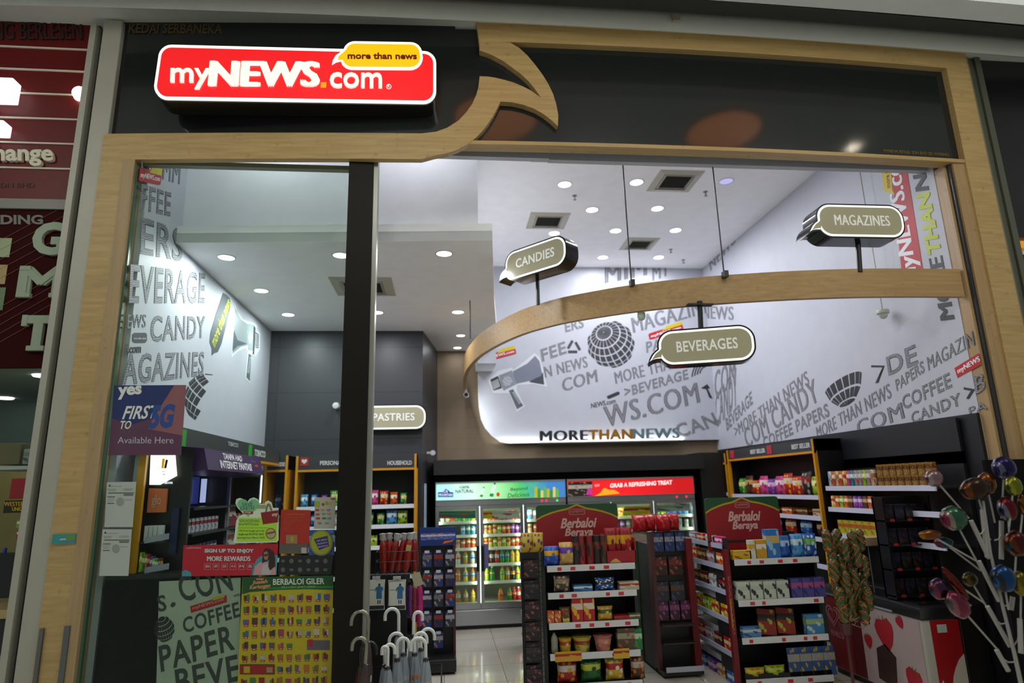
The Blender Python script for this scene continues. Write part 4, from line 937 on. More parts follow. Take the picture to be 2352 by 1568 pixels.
o = sheet('blue_display_card', 'blue and white promotional card behind the round sticker', 'card', ((709, 1275), (768, 1275), (769, 1216), (711, 1217)), pack('274a8c', '8ca0b4', '3a78b0', .5), dy=.0)
o = sheet('icon_sheet', 'dark sheet of small service icons above the yellow poster', 'notice', ((638, 1320), (760, 1319), (766, 1274), (642, 1276)), mat('16191a', .4), dy=.005); g = On(o, .0095)
for j in range(2):
    for k in range(6):
        x, y = 650+k*19.5, 1288+j*20
        if (j+k) % 2: g.disc(x, y, 5, 5.5, '565c58', 'icon')
        else: g.r(x-4, y-3, x+4, y+3, '565c58', 'icon')
# big yellow offer poster
o = sheet('offer_poster', 'tall yellow offer poster with green head reading BERBALOI GILER', 'poster', ((542, 1660), (760, 1656), (766, 1321), (557, 1325)), mat('a89c10', .5), dy=.014); g = On(o, .0185)
g.p([(556, 1364), (575, 1359), (640, 1354), (700, 1352), (765, 1354), (766, 1321), (557, 1325)], '0f4a1e', 'green_head')
g.p([(600, 1353.5), (690, 1350), (766, 1350), (766, 1345), (690, 1346), (600, 1350)], '1f7a30', 'light_green_band', .0004)
g.t('BERBALOI GILER', (627, 1343), (745, 1341), (627, 1329), 'c4ccc0', .02, up=.001); g.t('BELI LEBIH, JIMAT LEBIH!', (647, 1351.5), (724, 1350), (647, 1346), '8cae5a', .01, up=.001)
g.t('Jualah', (578, 1344), (613, 1341), (581, 1333), 'c48a5c', .03, up=.001); g.t('Keriangan', (573, 1356), (620, 1351), (575, 1344), 'c48a5c', .03, up=.001); g.r(588, 1327, 606, 1332, '9c2424', 'red_tag', .001); g.t('myNEWS', (589, 1331.5), (605, 1331.3), (589, 1328), 'd6c8b8', up=.002)
rnd = random.Random(3)
PC = ['7a1a1a', '8a5a1c', '5a4a3a', '2a2a30', '9a9a90', '3a6a3a', '30588a', 'b0a890', '8a3a50', '4a2a1a', 'a0601c']
pm = {c: MB() for c in PC}; rm = MB(); wm = MB()
for j in range(9):
    for k in range(10):
        x = 567+k*20.4-j*.9; y = 1373+j*27.3-k*.35
        if j == 4 and k > 5: continue
        if j == 6 and k < 4: continue
        n = rnd.choice((1, 2, 3, 3))
        for i in range(n):
            w = 14/n; c = rnd.choice(PC); h = rnd.uniform(8, 15); x0 = x-7+i*w
            pm[c].prism([P(*p, Y=g.y-i*1e-4) for p in ((x0, y+6), (x0+w*.95, y+6), (x0+w*.95, y+6-h), (x0, y+6-h))], (0, -.0006, 0))
        rm.prism([P(*p, Y=g.y-.0008) for p in ((x-5, y+11), (x+5, y+11), (x+5, y+6.5), (x-5, y+6.5))], (0, -.0006, 0))
        wm.prism([P(*p, Y=g.y-.0016) for p in ((x-3, y+9.6), (x+3, y+9.6), (x+3, y+8), (x-3, y+8))], (0, -.0004, 0))
for c, b in pm.items(): merge(o, b, mat(c, .5))
merge(o, rm, mat('8c1414', .5)); merge(o, wm, mat('c8b8a0', .5))
g.r(705, 1470, 757, 1492, '54505c', 'printed_hamper'); g.r(708, 1468, 718, 1484, '9c1420', 'printed_red_bag', .001); g.r(551, 1525, 631, 1548, '1c3a18', 'inset_border', .001); g.r(552.5, 1526.5, 629.5, 1546.5, '8c1414', 'red_inset', .0018); g.r(560, 1530, 574, 1545, 'a8961c', 'yellow_patch', .0026); g.r(612, 1532, 626, 1544, '8a7a50', 'printed_bowl', .0026)
# lower mural board and dark counter back
cb = thing('service_counter', 'dark service counter standing behind the lower left glass', 'counter', (-1.9, 5.1, 0))
a = P(230, 1326, Y=4.80); b = P(556, 1326, Y=4.80)
MB().box(-2.28, b.x+.05, 4.80, 5.03, 0, a.z-.02).build('counter_body', mat('0a0a0c', .4, 0, .25), cb)
MB().box(-2.28, b.x+.05, 4.797, 5.05, a.z-.02, a.z+.01).build('counter_top', mat('161716', .3), cb)
C7 = lambda x, y: (200+x/2.94, 1300+y/2.94)
mbd = sheet('mural_board', 'pale green board with sketched shop words on the lower glass', 'board', ((357, 1660), (548, 1660), (553, 1326), (366, 1335)), mat('a6aea0', .4), dy=-.016)
By = GY+.016-.0035
gg = On(mbd, -.016+.0035)
MP = hatch('1a1e1b', '46504a', 40)
def brd(s, ll, lr, ul, bold=.02): return TXP(s, C7(*ll), C7(*lr), C7(*ul), MP, 'board_word', mbd, Y=By, th=.0012, bold=bold, spacing=1.1)
brd('S', (482, 310), (540, 300), (470, 200)); brd('.', (566, 282), (600, 268), (562, 250)); brd('CON', (640, 245), (990, 165), (600, 70)); brd('COFFEE', (655, 455), (1036, 340), (640, 350)); brd('PAPER', (500, 715), (1000, 560), (480, 540)); brd('BEVE', (610, 880), (1036, 770), (590, 700))
PXD([C7(*p) for p in ((697, 270), (942, 195), (945, 242), (702, 315))], (0, -1, 0), .0012, mat('9c1218', .5), 'red_tag', mbd, Y=By)
TXP('myNEWS.com', C7(715, 300), C7(925, 238), C7(710, 272), mat('a88a80', .5), 'tag_lettering', mbd, Y=By-.0014, th=.0006, bold=.02); PXD([C7(*p) for p in ((846, 214), (928, 193), (930, 210), (852, 232))], (0, -1, 0), .0012, mat('a8981c', .5), 'yellow_bubble', mbd, Y=By-.001)
globe(mbd, C7(520, 425), 24, 30, Y=By, tilt=.5, rot=.3, m=mat('1f2220', .5))
TXP('myNEWS', C7(990, 212), C7(1045, 205), C7(990, 188), mat('30332f', .5), 'board_word', mbd, Y=By, th=.001)

# ================================================================ goods (unit meshes, shared by their copies)
MESH = {}
def goods(kind, dims, m, key=None):
    k = (kind, dims, m.name, key)
    if k in MESH: return MESH[k]
    b = MB(); sm = None
    if kind == 'box': b.box(-dims[0]/2, dims[0]/2, -dims[1]/2, dims[1]/2, 0, dims[2], min(dims)*.03)
    elif kind == 'bag': b.pillow(dims[0], dims[2], dims[1], wob=dims[1]*.3); sm = 60
    elif kind == 'can':
        r, h = dims[0]/2, dims[2]; b.lathe([(r*.82, 0), (r, h*.04), (r, h*.92), (r*.86, h*.97), (r*.86, h), (r*.78, h*.985), (.0005, h*.985)], seg=14); sm = 40
    elif kind == 'tube':
        r, h = dims[0]/2, dims[2]; b.lathe([(r, 0), (r, h*.955), (r*1.04, h*.955), (r*1.04, h), (.0005, h)], seg=16); sm = 40
    elif kind == 'tin':
        r, h = dims[0]/2, dims[2]; b.lathe([(r, 0), (r*1.03, .004), (r, .008), (r, h-.008), (r*1.03, h-.004), (r, h), (.0005, h-.003)], seg=14); sm = 40
    elif kind == 'cup':
        r, h = dims[0]/2, dims[2]; b.lathe([(r*.72, 0), (r*.95, h*.93), (r*1.03, h*.94), (r*1.03, h*.99), (.0005, h)], seg=18); sm = 40
    elif kind == 'bottle':
        r, h = dims[0]/2, dims[2]; b.lathe([(r*.85, 0), (r, h*.03), (r, h*.28), (r*.93, h*.34), (r, h*.42), (r, h*.62), (r*.8, h*.74), (r*.42, h*.86), (r*.36, h*.90), (r*.36, h*.91)], seg=14); sm = 50
    elif kind == 'cap':
        r, h = dims[0]/2, dims[2]; b.lathe([(r*.42, h*.905), (r*.42, h), (.0005, h)], seg=12); sm = 40
    elif kind == 'label':
        r, h = dims[0]/2, dims[2]; b.lathe([(r*1.02, h*.40), (r*1.02, h*.63)], seg=14, cap=False); sm = 40
    elif kind == 'hang':      # carded pack with euro tab
        w, d, h = dims; b.box(-w/2, w/2, -d/2, 0, 0, h*.82, min(w, h)*.03); b.box(-w/2, w/2, -.003, 0, h*.8, h); 
    bmesh.ops.recalc_face_normals(b.bm, faces=b.bm.faces[:])
    me = bpy.data.meshes.new(kind); b.bm.to_mesh(me); b.bm.free(); me.materials.append(m)
    if sm:
        for p in me.polygons: p.use_smooth = True
        try: me.set_sharp_from_angle(angle=radians(sm))
        except Exception: pass
    MESH[k] = me; return me
def put(name, kind, dims, m, loc, lab, cat, group=None, rz=0, tilt=0, parent=None):
    o = bpy.data.objects.new(name, goods(kind, dims, m)); COL.objects.link(o); o.location = loc; o.rotation_euler = (tilt, 0, rz)
    if parent: o.parent = parent; return o
    return tag(o, lab, cat, group)
def bottle(dims, body, cap, label, loc, lab, group, rz=0):
    o = put('drink_bottle', 'bottle', dims, body, loc, lab, 'bottle', group, rz)
    put('bottle_cap', 'cap', dims, cap, (0, 0, 0), '', '', parent=o); put('bottle_label', 'label', dims, label, (0, 0, 0), '', '', parent=o)
    return o
def nth(i, n=None): return 'leftmost' if i == 0 else ('rightmost' if n is not None and i == n-1 else ORD[i]+' from left')
PK = {'red': pack('b01218', 'd8c8b0', 'e0a818'), 'yellow': pack('cfa414', 'b02018', 'e8dcb0'), 'orange': pack('d0601a', 'f0d8b0', '8a2010'), 'green': pack('1f7a34', 'd8d090', 'a8c83c'), 'blue': pack('1c4a9c', 'b8cce0', '4a9cd0'),
      'purple': pack('5a2c8a', 'd0b8d8', 'c050a0'), 'pink': pack('c8407c', 'f0d0d8', '8a2050'), 'white': pack('c8ccc8', '9a9ea0', '5a646a'), 'brown': pack('5a3018', 'c09858', '2c140a'), 'black': pack('161618', '8a2020', 'a89a80'),
      'teal': pack('1c8a8c', 'c8e0d8', '104a58'), 'silver': pack('8c9094', 'c8ccd0', 'b03040'), 'cream': pack('c8bc98', '9a6a3c', 'b04030'), 'maroon': pack('5c1018', 'c0a070', '2c080c'), 'light blue': pack('5aa0cc', 'e0eaf0', '1c5aa8'), 'lime': pack('9ab81c', 'e0e0a0', '2c6a1c')}
def price_tags(parent, x0, x1, y, z, n, axis='X', h=.028, sd=-1, seed=0):
    r = random.Random(seed)
    for i in range(n):
        t = x0+(x1-x0)*(i+.5+r.uniform(-.3, .3))/n; w = r.uniform(.03, .05); c = mat(r.choice(('b8242c', 'b8242c', 'b83038', 'c8ccd4')), .5)
        if axis == 'X': MB().box(t-w/2, t+w/2, y-.003, y, z, z+h).build('price_tag', c, parent)
        else: MB().box(y-.003 if sd < 0 else y, y if sd < 0 else y+.003, t-w/2, t+w/2, z, z+h).build('price_tag', c, parent)
# ================================================================ left side of the shop
# shelf headers along the left wall
hd = thing('wall_header', 'dark shelf header with small green icons along the left mural wall', 'header', (-2.1, 6.6, 2.12))
MB().box(-2.30, -1.97, 5.02, 8.0, 2.15, 2.31).build('header_panel', mat('3a3c3d', .4), hd); MB().box(-2.30, -1.965, 5.02, 8.0, 2.125, 2.15).build('yellow_strip', YELLOW, hd)
for y0, nm in ((5.03, 'green_icon'), (6.75, 'green_icon')): MB().box(-1.97, -1.966, y0, y0+.11, 2.17, 2.295).build(nm, mat('2f9a2c', .5), hd)
TX('TOBACCO', (-1.966, 6.95, 2.19), (0, .42, 0), (0, 0, .07), mat('c8c8c8', .5), 'lettering', hd, .002, bold=.03); TX('TOBACCO', (-1.966, 6.1, 2.24), (0, .3, 0), (0, 0, .04), mat('a8a8a8', .5), 'lettering', hd, .002, bold=.03)
# tobacco cabinet
XC = -1.985
tc = thing('tobacco_cabinet', 'black tobacco cabinet with slanted purple head sign behind the glass', 'cabinet', (-2.15, 6.3, 0))
b = MB(); b.box(-2.30, -2.26, 5.35, 7.32, .05, 2.02); b.box(-2.30, XC, 5.35, 5.39, .05, 2.02); b.box(-2.30, XC, 7.28, 7.32, .05, 2.02); b.box(-2.30, XC, 5.35, 7.32, 1.98, 2.02); b.box(-2.30, XC, 6.3, 6.33, 1.1, 2.0); b.box(-2.30, XC, 5.35, 7.32, .05, .9); b.build('carcass', BLACK, tc)
for z in (1.71, 1.51, 1.30, 1.10): MB().box(-2.26, XC+.03, 5.39, 7.28, z-.02, z).build('shelf', BLACK, tc)
MB().box(-2.255, -2.25, 5.40, 6.28, 1.73, 1.97).build('lit_blue_panel', mat('20244c', .3, em=.25, emc='3c48b0'), tc); MB().box(-2.255, -2.25, 6.34, 7.27, 1.73, 1.97).build('dark_red_panel', mat('4a100c', .3), tc)
MB().box(-2.20, -2.16, 5.42, 5.58, 1.74, 1.95).build('lit_pack_column', swirl(['9aa0e0', '3a3c90', 'c8ccf0', '20226a'], 7), tc); MB().box(-2.2, -2.17, 6.18, 6.24, 1.74, 1.95).build('lit_strip', mat('b8bcf0', .4, em=.8), tc)
MB().box(-2.245, -2.235, 6.70, 6.74, 1.74, 1.95).build('gold_strip', mat('8a6a3a', .3, .6), tc)
MB().box(XC-.02, XC+.005, 7.32, 7.36, 1.05, 2.0).build('white_tube_light', mat('e8f2ff', .4, em=1.6), tc)
MB().box(XC-.02, XC+.004, 6.295, 6.335, 1.1, 2.0).build('chrome_post', STEEL, tc)
a0 = P(460, 1020, X=-1.80); a1 = P(598, 1053, X=-1.80); zt1 = (a0.z+a1.z)/2; 
b = MB(); b.prism([(-1.80, 5.06, 2.15), (-1.76, 5.06, 1.99), (-2.0, 5.06, 1.96), (-2.0, 5.06, 2.17)], (0, 1.5, 0)); hb = b.build('head_sign', mat('3c1a52', .35), tc)
def slant(y0, y1, z0, z1, s, c, nm, bold=.03):
    fx = lambda z: -1.80+(2.15-z)/.16*.04+.002
    return TX(s, (fx(z0), y0, z0), (0, y1-y0, 0), (fx(z1)-fx(z0), 0, z1-z0), mat(c, .5), nm, hb, .002, bold=bold)
slant(5.45, 5.95, 2.085, 2.135, 'TANPA HAD', 'd8ccd8', 'lettering'); slant(5.35, 6.2, 2.01, 2.075, 'INTERNET PANTAS!', 'd8ccd4', 'lettering')
slant(6.2, 6.36, 2.09, 2.11, 'UNLIMITED', '6a5a80', 'lettering', .0); slant(6.3, 6.42, 2.05, 2.08, 'unifi', 'b04a20', 'orange_lettering')
DEC([(.5+.5*cos(t*pi/12), .5+.5*sin(t*pi/12)) for t in range(24)], (-1.797, 5.14, 2.14-.13), (0, .28, 0), (-.03, 0, .12), mat('5a1a5c', .5), 'purple_glow', hb, .002)
# packs in the tobacco cabinet
TM = {'white': pack('c8c8d0', '8a2024', '2a2c60'), 'navy': pack('1a2450', 'a8a8b8', '6a6a80'), 'red': pack('9c1c20', 'd0c8c4', '5a1014'), 'blue': pack('3a5aa0', 'c8ccd8', '20306a'), 'gold': pack('a88a3a', 'd8d0b8', '6a5020')}
for si, (z, cols) in enumerate(((1.51, ('white', 'red')), (1.30, ('navy', 'blue')))):
    for k in range(20):
        y = 5.44+k*.092
        if 6.22 < y < 6.40: continue
        half = 'left' if y < 6.3 else 'right'; c = cols[0] if half == 'left' else (cols[1] if k % 3 else 'gold')
        put('cigarette_pack', 'box', (.07, .05, .11), TM[c], (-2.06, y, z+.001), f'{c} cigarette pack, {ORD[k if k < 9 else k-10]} from the left of the {half} half, {"upper" if si == 0 else "lower"} cabinet row', 'cigarette pack', 'cigarette packs in the cabinet', pi/2)
put('display_card', 'box', (.26, .02, .17), pack('7c1418', 'c8b0a0', '2a2c50'), (-2.0, 6.50, 1.513), 'slanted red card standing among the upper cigarette packs', 'card', rz=pi/2, tilt=-.2)
put('display_card', 'box', (.26, .02, .17), pack('a8a8a0', '8c1418', '3a6a4a'), (-2.0, 6.50, 1.303), 'slanted printed card standing among the lower cigarette packs', 'card', rz=pi/2, tilt=-.2)
# vape display by the glass
YV = 4.90; CT = P(230, 1326, Y=4.80).z+.012
va = P(331, 1330, Y=YV); vx = va.x; zs = lambda y: P(370, y, Y=YV).z; xs_ = lambda x: P(x, 1150, Y=YV).x
vd = thing('vape_display', 'yellow edged black display tower with glowing screen and orange panel', 'display', (vx+.2, YV+.05, CT))
b = MB(); b.box(xs_(325)-.02, xs_(422), YV+.10, YV+.13, CT, zs(1030)); b.build('back_panel', BLACK, vd); MB().box(xs_(325)-.02, xs_(325)-.005, YV-.03, YV+.10, CT, zs(1030)).build('side_panel', BLACK, vd)
MB().box(xs_(325)-.02, xs_(333)+.005, YV-.06, YV-.03, CT, zs(1028)).build('yellow_post', YELLOW, vd); MB().box(xs_(316)-.02, xs_(325)-.02, YV-.06, YV-.03, CT, zs(1028)).build('silver_post', mat('8d9698', .3, .6), vd)
sc = MB().prism([P(*p, Y=YV+.05) for p in ((343, 1113), (363, 1113), (402, 1092), (398, 1043), (346, 1043))], (0, .04, 0)).build('glowing_screen', mat('fff4e4', .4, em=1.5), vd)
PXD(((371, 1075), (376, 1075), (379, 1053), (373, 1053)), (0, -1, 0), .002, mat('e0a020', .4, em=.6), 'printed_yellow_stick', sc, Y=YV+.049); PXD(((377, 1075), (382, 1075), (386, 1056), (381, 1055)), (0, -1, 0), .002, mat('2a2c3a', .4), 'printed_grey_stick', sc, Y=YV+.049)
TXP('hyper', (372, 1084), (381, 1084), (372, 1081), mat('3a3a40', .4), 'screen_lettering', sc, Y=YV+.048); TXP('glo', (374, 1091), (380, 1091), (374, 1087), mat('3a3a40', .4), 'screen_lettering', sc, Y=YV+.048)
TXP('DISCOVER', (378, 1111), (397, 1111), (378, 1106), mat('d0d8e8', .4, em=.8), 'lit_lettering', vd, Y=YV+.098, bold=.03)
pn = MB().prism([P(*p, Y=YV+.07) for p in ((337, 1177), (380, 1176), (384, 1122), (342, 1121))], (0, .02, 0)).build('orange_panel', mat('d8764a', .4), vd); TXP('glo', (348, 1165), (369, 1165), (349, 1136), mat('d0b8a8', .5), 'panel_lettering', pn, Y=YV+.069)
for (y, n) in ((1236, 1), (1305, 2)):
    MB().prism([P(*p, Y=YV-.05) for p in ((331, y+12), (386, y+2), (387, y-12), (333, y-2))], (0, .012, 0)).build('price_rail', mat('9296a8', .4), vd)
    MB().box(xs_(334), xs_(388), YV-.04, YV+.10, zs(y+6)-.012, zs(y+6)).build('shelf', mat('1a1a1c', .4), vd)
for k, c in enumerate(('3a3c40', '30606c', '8c2a1c', '7c241c')):
    x = xs_(344+k*10); o = put('vape_box', 'box', (.026, .06, .105), mat('c4c6cc', .4), (x, YV+.02, zs(1242)+.001), f'slim white vape box, {nth(k, 4)} of the four on the tower shelf', 'box', 'white vape boxes on the display tower')
    b = MB().box(x-.006, x+.006, YV-.012, YV-.01, zs(1242)+.02, zs(1242)+.085); b.build('printed_device', mat(c, .4), o)
for k in range(8):
    x = xs_(340+k*6); c = ('lime', 'green', 'orange', 'maroon', 'purple', 'lime', 'teal', 'brown')[k]
    put('slim_pack', 'box', (.016, .05, (.13, .12, .115, .11, .10, .085, .08, .085)[k]), PK[c], (x, YV+.0, zs(1311)+.001), f'slim {c} pack, {nth(k, 8)} on the lower shelf of the display tower', 'pack', 'slim packs on the display tower')
MB().box(xs_(388), xs_(404), YV+.07, YV+.09, zs(1275), zs(1168)).build('navy_panel', mat('141c48', .4), vd)
# corner unit
def unit(nm, lab, x0, x1, y0, y1, zt, shelves, frame=YELLOW, hh=.17, post=.028):
    t = thing(nm, lab, 'shelf unit', ((x0+x1)/2, (y0+y1)/2, 0))
    MB().box(x0, x1, y1-.03, y1, .02, zt).build('back_panel', mat('111113', .45), t); MB().box(x0, x1, y0, y1-.03, zt-hh, zt).build('header', mat('35363a', .4), t)
    MB().box(x0, x1, y0-.006, y0+.02, zt-hh-.025, zt-hh).build('yellow_rail', frame, t)
    for x in (x0, x1-post): MB().box(x, x+post, y0-.008, y1, .02, zt).build('yellow_post', frame, t)
    MB().box(x0+post, x1-post, y0, y1-.03, .02, .14).build('plinth', mat('141416', .4), t)
    for z in shelves:
        s = MB().box(x0+post, x1-post, y0+.02, y1-.03, z-.02, z).build('shelf', mat('26262a', .4), t); MB().box(x0+post, x1-post, y0+.008, y0+.02, z-.032, z+.016).build('price_rail', STRIP, s)
    return t
YU = 8.15
xt0, xt1 = P(606, 1100, Y=YU-.1).x, P(660, 1100, Y=YU-.1).x
tu = unit('corner_shelf_unit', 'narrow yellow framed shelf unit in the dark left corner', xt0, xt1, YU-.1, YU+.35, 2.25, (1.05, .7))
TX('TRAVEL ACCESSORIES', (xt0+.075, YU-.103, 2.12), (xt1-xt0-.11, 0, 0), (0, 0, .05), mat('c0c0c0', .5), 'lettering', tu, .003, bold=.03); MB().lathe([(.001, -.003), (.026, -.003), (.026, 0)], (xt0+.048, YU-.1, 2.17), 12, 'Y').build('clip_icon', mat('b0b0b0', .5), tu)
for k in range(3):
    for j in range(3):
        put('hanging_pack', 'hang', (.07, .03, .17), PK[('black', 'white', 'blue')[(k+j) % 3]], (xt0+.08+k*.085, YU+.31, 1.12+j*.25), f'small hanging pack, {("bottom", "middle", "top")[j]} row {nth(k, 3)} of the corner unit', 'pack', 'hanging packs in the corner unit')
xp0, xp1 = P(680, 1060, Y=YU).x, P(957, 1060, Y=YU).x
pu = unit('care_shelf_unit', 'wide yellow framed shelf unit marked PERSONAL CARE and HOUSEHOLD', xp0, xp1, YU, YU+.42, 2.245, (1.62, 1.385, 1.14, .8, .45))
for s, a, b in (('PERSONAL CARE', 735, 818), ('HOUSEHOLD', 890, 946)): TXP(s, (a, 1068), (b, 1067), (a, 1058), mat('c6c6c6', .5), 'lettering', pu, Y=YU-.003, bold=.03)
a = P(699, 1060, Y=YU); ic = MB().box(a.x-.05, a.x+.05, YU-.004, YU, a.z-.05, a.z+.05).build('red_icon', mat('a81c1c', .5), pu)
b = MB(); b.prism([Vector((a.x+.034*sin(t)**3, YU-.005, a.z+.004+.034*(13*cos(t)-5*cos(2*t)-2*cos(3*t)-cos(4*t))/16)) for t in [2*pi*i/24 for i in range(24)]], (0, .002, 0)); b.build('heart_icon', mat('d0d0d0', .5), ic)
x = xp0+.09
for si, (z, row) in enumerate(((1.62, (('light blue', .09, .16), ('blue', .08, .16), ('purple', .07, .15), ('green', .10, .2), ('pink', .08, .19), ('purple', .09, .17), ('purple', .09, .15), ('pink', .10, .19), ('red', .10, .18), ('orange', .09, .16), ('green', .08, .15))),
                               (1.385, (('white', .09, .17), ('blue', .1, .16), ('teal', .1, .16), ('white', .08, .18), ('green', .09, .15), ('light blue', .1, .17), ('green', .09, .16), ('green', .09, .15), ('light blue', .13, .18), ('lime', .12, .17))),
                               (1.14, (('green', .12, .12), ('red', .1, .12), ('white', .1, .14), ('blue', .1, .14), ('pink', .1, .13), ('lime', .12, .13), ('brown', .1, .12), ('white', .12, .14))))):
    x = xp0+.10; sp_ = (xp1-xp0-.14)/len(row)
    for k, (c, w, h) in enumerate(row):
        put('care_pack', 'bag' if si < 2 else 'box', (w*1.05, .07, h), PK[c], (x, YU+.10, z+.002), f'{c} household pack, {nth(k, len(row))} on the {("top", "second", "third")[si]} shelf of the care unit', 'pack', f'packs on the {("top", "second", "third")[si]} care unit shelf')
        x += sp_
# notice strip and little lamp on the column side
a = P(978, 1110, Y=8.7); b = P(987, 1300, Y=8.7); o = MB().prism([(-.262, 8.70, b.z), (-.236, 8.84, b.z), (-.236, 8.84, a.z), (-.262, 8.70, a.z)], (.004, -.001, 0)).build('size_chart', mat('9aa4b4', .5)); tag(o, 'narrow pale printed strip on the side of the dark column', 'notice')
a = P(994, 1040, Y=8.9); t = thing('wall_camera', 'small white camera on the dark column beside the fridges', 'camera', a); MB().lathe([(.001, -.07), (.035, -.07), (.04, .03), (.001, .04)], a, 14, 'Y').build('body', mat('c4c6cc', .4), t, 40); MB().box(-.235, a.x-.01, a.y+.0, a.y+.03, a.z-.01, a.z+.02).build('bracket', mat('c4c6cc', .4), t)
a = P(772, 932, Y=8.5); t = thing('wall_camera', 'white camera on the dark wall left of the door post', 'camera', a); MB().lathe([(.001, -.06), (.04, -.05), (.045, .04), (.001, .05)], a, 14, 'Y').build('body', mat('c4c6cc', .4), t, 40); MB().box(a.x-.02, a.x+.02, a.y+.03, YD, a.z-.02, a.z+.05).build('bracket', mat('c4c6cc', .4), t)

# ================================================================ fridges
FYR = 8.95
def fridge(nm, lab, x0, x1, head, headc, em, gz):
    t = thing(nm, lab, 'fridge', ((x0+x1)/2, FYR+.35, 0)); W_ = x1-x0; D = .72
    INN = mat('a8ac9c', .4); st = STEEL
    b = MB(); b.box(x0, x0+.03, FYR+.03, FYR+D, .08, 1.89); b.box(x1-.03, x1, FYR+.03, FYR+D, .08, 1.89); b.box(x0, x1, FYR+D-.03, FYR+D, .08, 1.89); b.box(x0, x1, FYR+.03, FYR+D, 1.56, 1.89); b.box(x0, x1, FYR+.03, FYR+D, .24, .30); b.build('cabinet', mat('8f938f', .35, .5), t)
    MB().box(x0+.03, x1-.03, FYR+D-.045, FYR+D-.03, .30, 1.56).build('lining', mat('8c9078', .5), t)
    MB().box(x0+.02, x1-.02, FYR-.01, FYR+.04, .05, .24, .008).build('kick_panel', st, t); MB().box(x0+.04, x1-.04, FYR+.03, FYR+D, .0, .08).build('plinth', BLACK, t)
    MB().box(x0, x1, FYR-.015, FYR+.03, 1.575, 1.645, .006).build('control_rail', st, t)
    hd_ = MB().box(x0+.008, x1-.008, FYR-.02, FYR+.03, 1.65, 1.875).build('head_sign', head, t)
    b = MB(); b.box(x0, x1, FYR-.03, FYR+.03, 1.872, 1.892); b.box(x0, x1, FYR-.03, FYR+.03, 1.643, 1.655); b.box(x0, x0+.01, FYR-.03, FYR+.03, 1.65, 1.88); b.box(x1-.01, x1, FYR-.03, FYR+.03, 1.65, 1.88); b.build('sign_frame', st, t)
    dw = W_/3
    for i in range(3):
        a, c = x0+i*dw+.004, x0+(i+1)*dw-.004; fr = MB(); k = .045
        fr.ring([Vector(p) for p in ((a, FYR-.02, .25), (c, FYR-.02, .25), (c, FYR-.02, 1.57), (a, FYR-.02, 1.57))], [Vector(p) for p in ((a+k, FYR-.02, .32), (c-k, FYR-.02, .32), (c-k, FYR-.02, 1.53), (a+k, FYR-.02, 1.53))], (0, .04, 0))
        d = fr.build('door', st, t); MB().box(a+k, c-k, FYR-.004, FYR+.002, .32, 1.53).build('glass_pane', glass('f2f7f2', .5), d)
        hx = c-.05 if i != 1 else a+.01; MB().box(hx, hx+.035, FYR-.045, FYR-.02, .72, 1.05, .005).build('door_handle', BLACK, d)
    for z in gz:
        s = MB().box(x0+.035, x1-.035, FYR+.09, FYR+.62, z-.014, z).build('shelf', mat('b0b4ac', .4), t); MB().box(x0+.035, x1-.035, FYR+.075, FYR+.09, z-.03, z+.008).build('shelf_rail', mat('d8dcd4', .4), s)
    MB().box(x0+.06, x1-.06, FYR+.05, FYR+.075, 1.535, 1.558).build('tube_light', mat('f4fff0', .4, em=5), t)
    for i in (1, 2): MB().box(x0+i*dw-.012, x0+i*dw+.012, FYR+.03, FYR+.05, .32, 1.53).build('lit_mullion', mat('f0fbe8', .4, em=3), t)
    l = bpy.data.lights.new('fridge_tube', 'AREA'); l.shape = 'RECTANGLE'; l.size = W_-.15; l.size_y = .04; l.energy = 5.0; l.color = (.95, 1, .88); lo = bpy.data.objects.new('fridge_tube', l); COL.objects.link(lo); lo.parent = t; lo.location = (0, -.27, 1.53); lo.rotation_euler = (radians(28), 0, 0)
    for k in range(6):
        l = bpy.data.lights.new('fridge_side_tube', 'AREA'); l.shape = 'RECTANGLE'; l.size = .03; l.size_y = 1.1; l.energy = 1.1; l.color = (.95, 1, .86); lo = bpy.data.objects.new('fridge_side_tube', l); COL.objects.link(lo); lo.parent = t
        sd = 1 if k % 2 == 0 else -1; lo.location = (-W_/2+dw*(k//2)+(.05 if sd > 0 else dw-.05), -.30, .93); lo.rotation_euler = (radians(90), 0, radians(-40*sd))
    return t, hd_
def headmat(cols, em):
    m, N, L, b_ = _new('lit_head_sign'); tc_ = N.new('ShaderNodeTexCoord'); s_ = N.new('ShaderNodeSeparateXYZ'); L.new(tc_.outputs['Generated'], s_.inputs[0])
    n_ = N.new('ShaderNodeTexNoise'); n_.inputs['Scale'].default_value = 3; L.new(tc_.outputs['Object'], n_.inputs['Vector']); a_ = N.new('ShaderNodeMath'); a_.operation = 'MULTIPLY_ADD'; a_.inputs[1].default_value = .25; L.new(n_.outputs['Fac'], a_.inputs[0]); L.new(s_.outputs['X'], a_.inputs[2])
    r_ = N.new('ShaderNodeValToRGB'); e = r_.color_ramp.elements; e[0].color = lin(cols[0]); e[1].color = lin(cols[-1])
    for i, c in enumerate(cols[1:-1]): k = e.new((i+1)/(len(cols)-1)); k.color = lin(c)
    L.new(a_.outputs[0], r_.inputs[0]); L.new(r_.outputs[0], b_.inputs['Base Color']); L.new(r_.outputs[0], b_.inputs['Emission Color']); b_.inputs['Emission Strength'].default_value = em
    return m
SHZ = (1.36, 1.18, 1.01, .80, .575, .315)
f1, h1 = fridge('drinks_fridge', 'left three door drinks fridge with green and blue lit head sign', -.115, 1.685, headmat(('8ad0e0', 'a8e6dc', 'c8f0d8', '9ade9a', '4ab860', '3a78b8'), .75), 0, .7, SHZ)
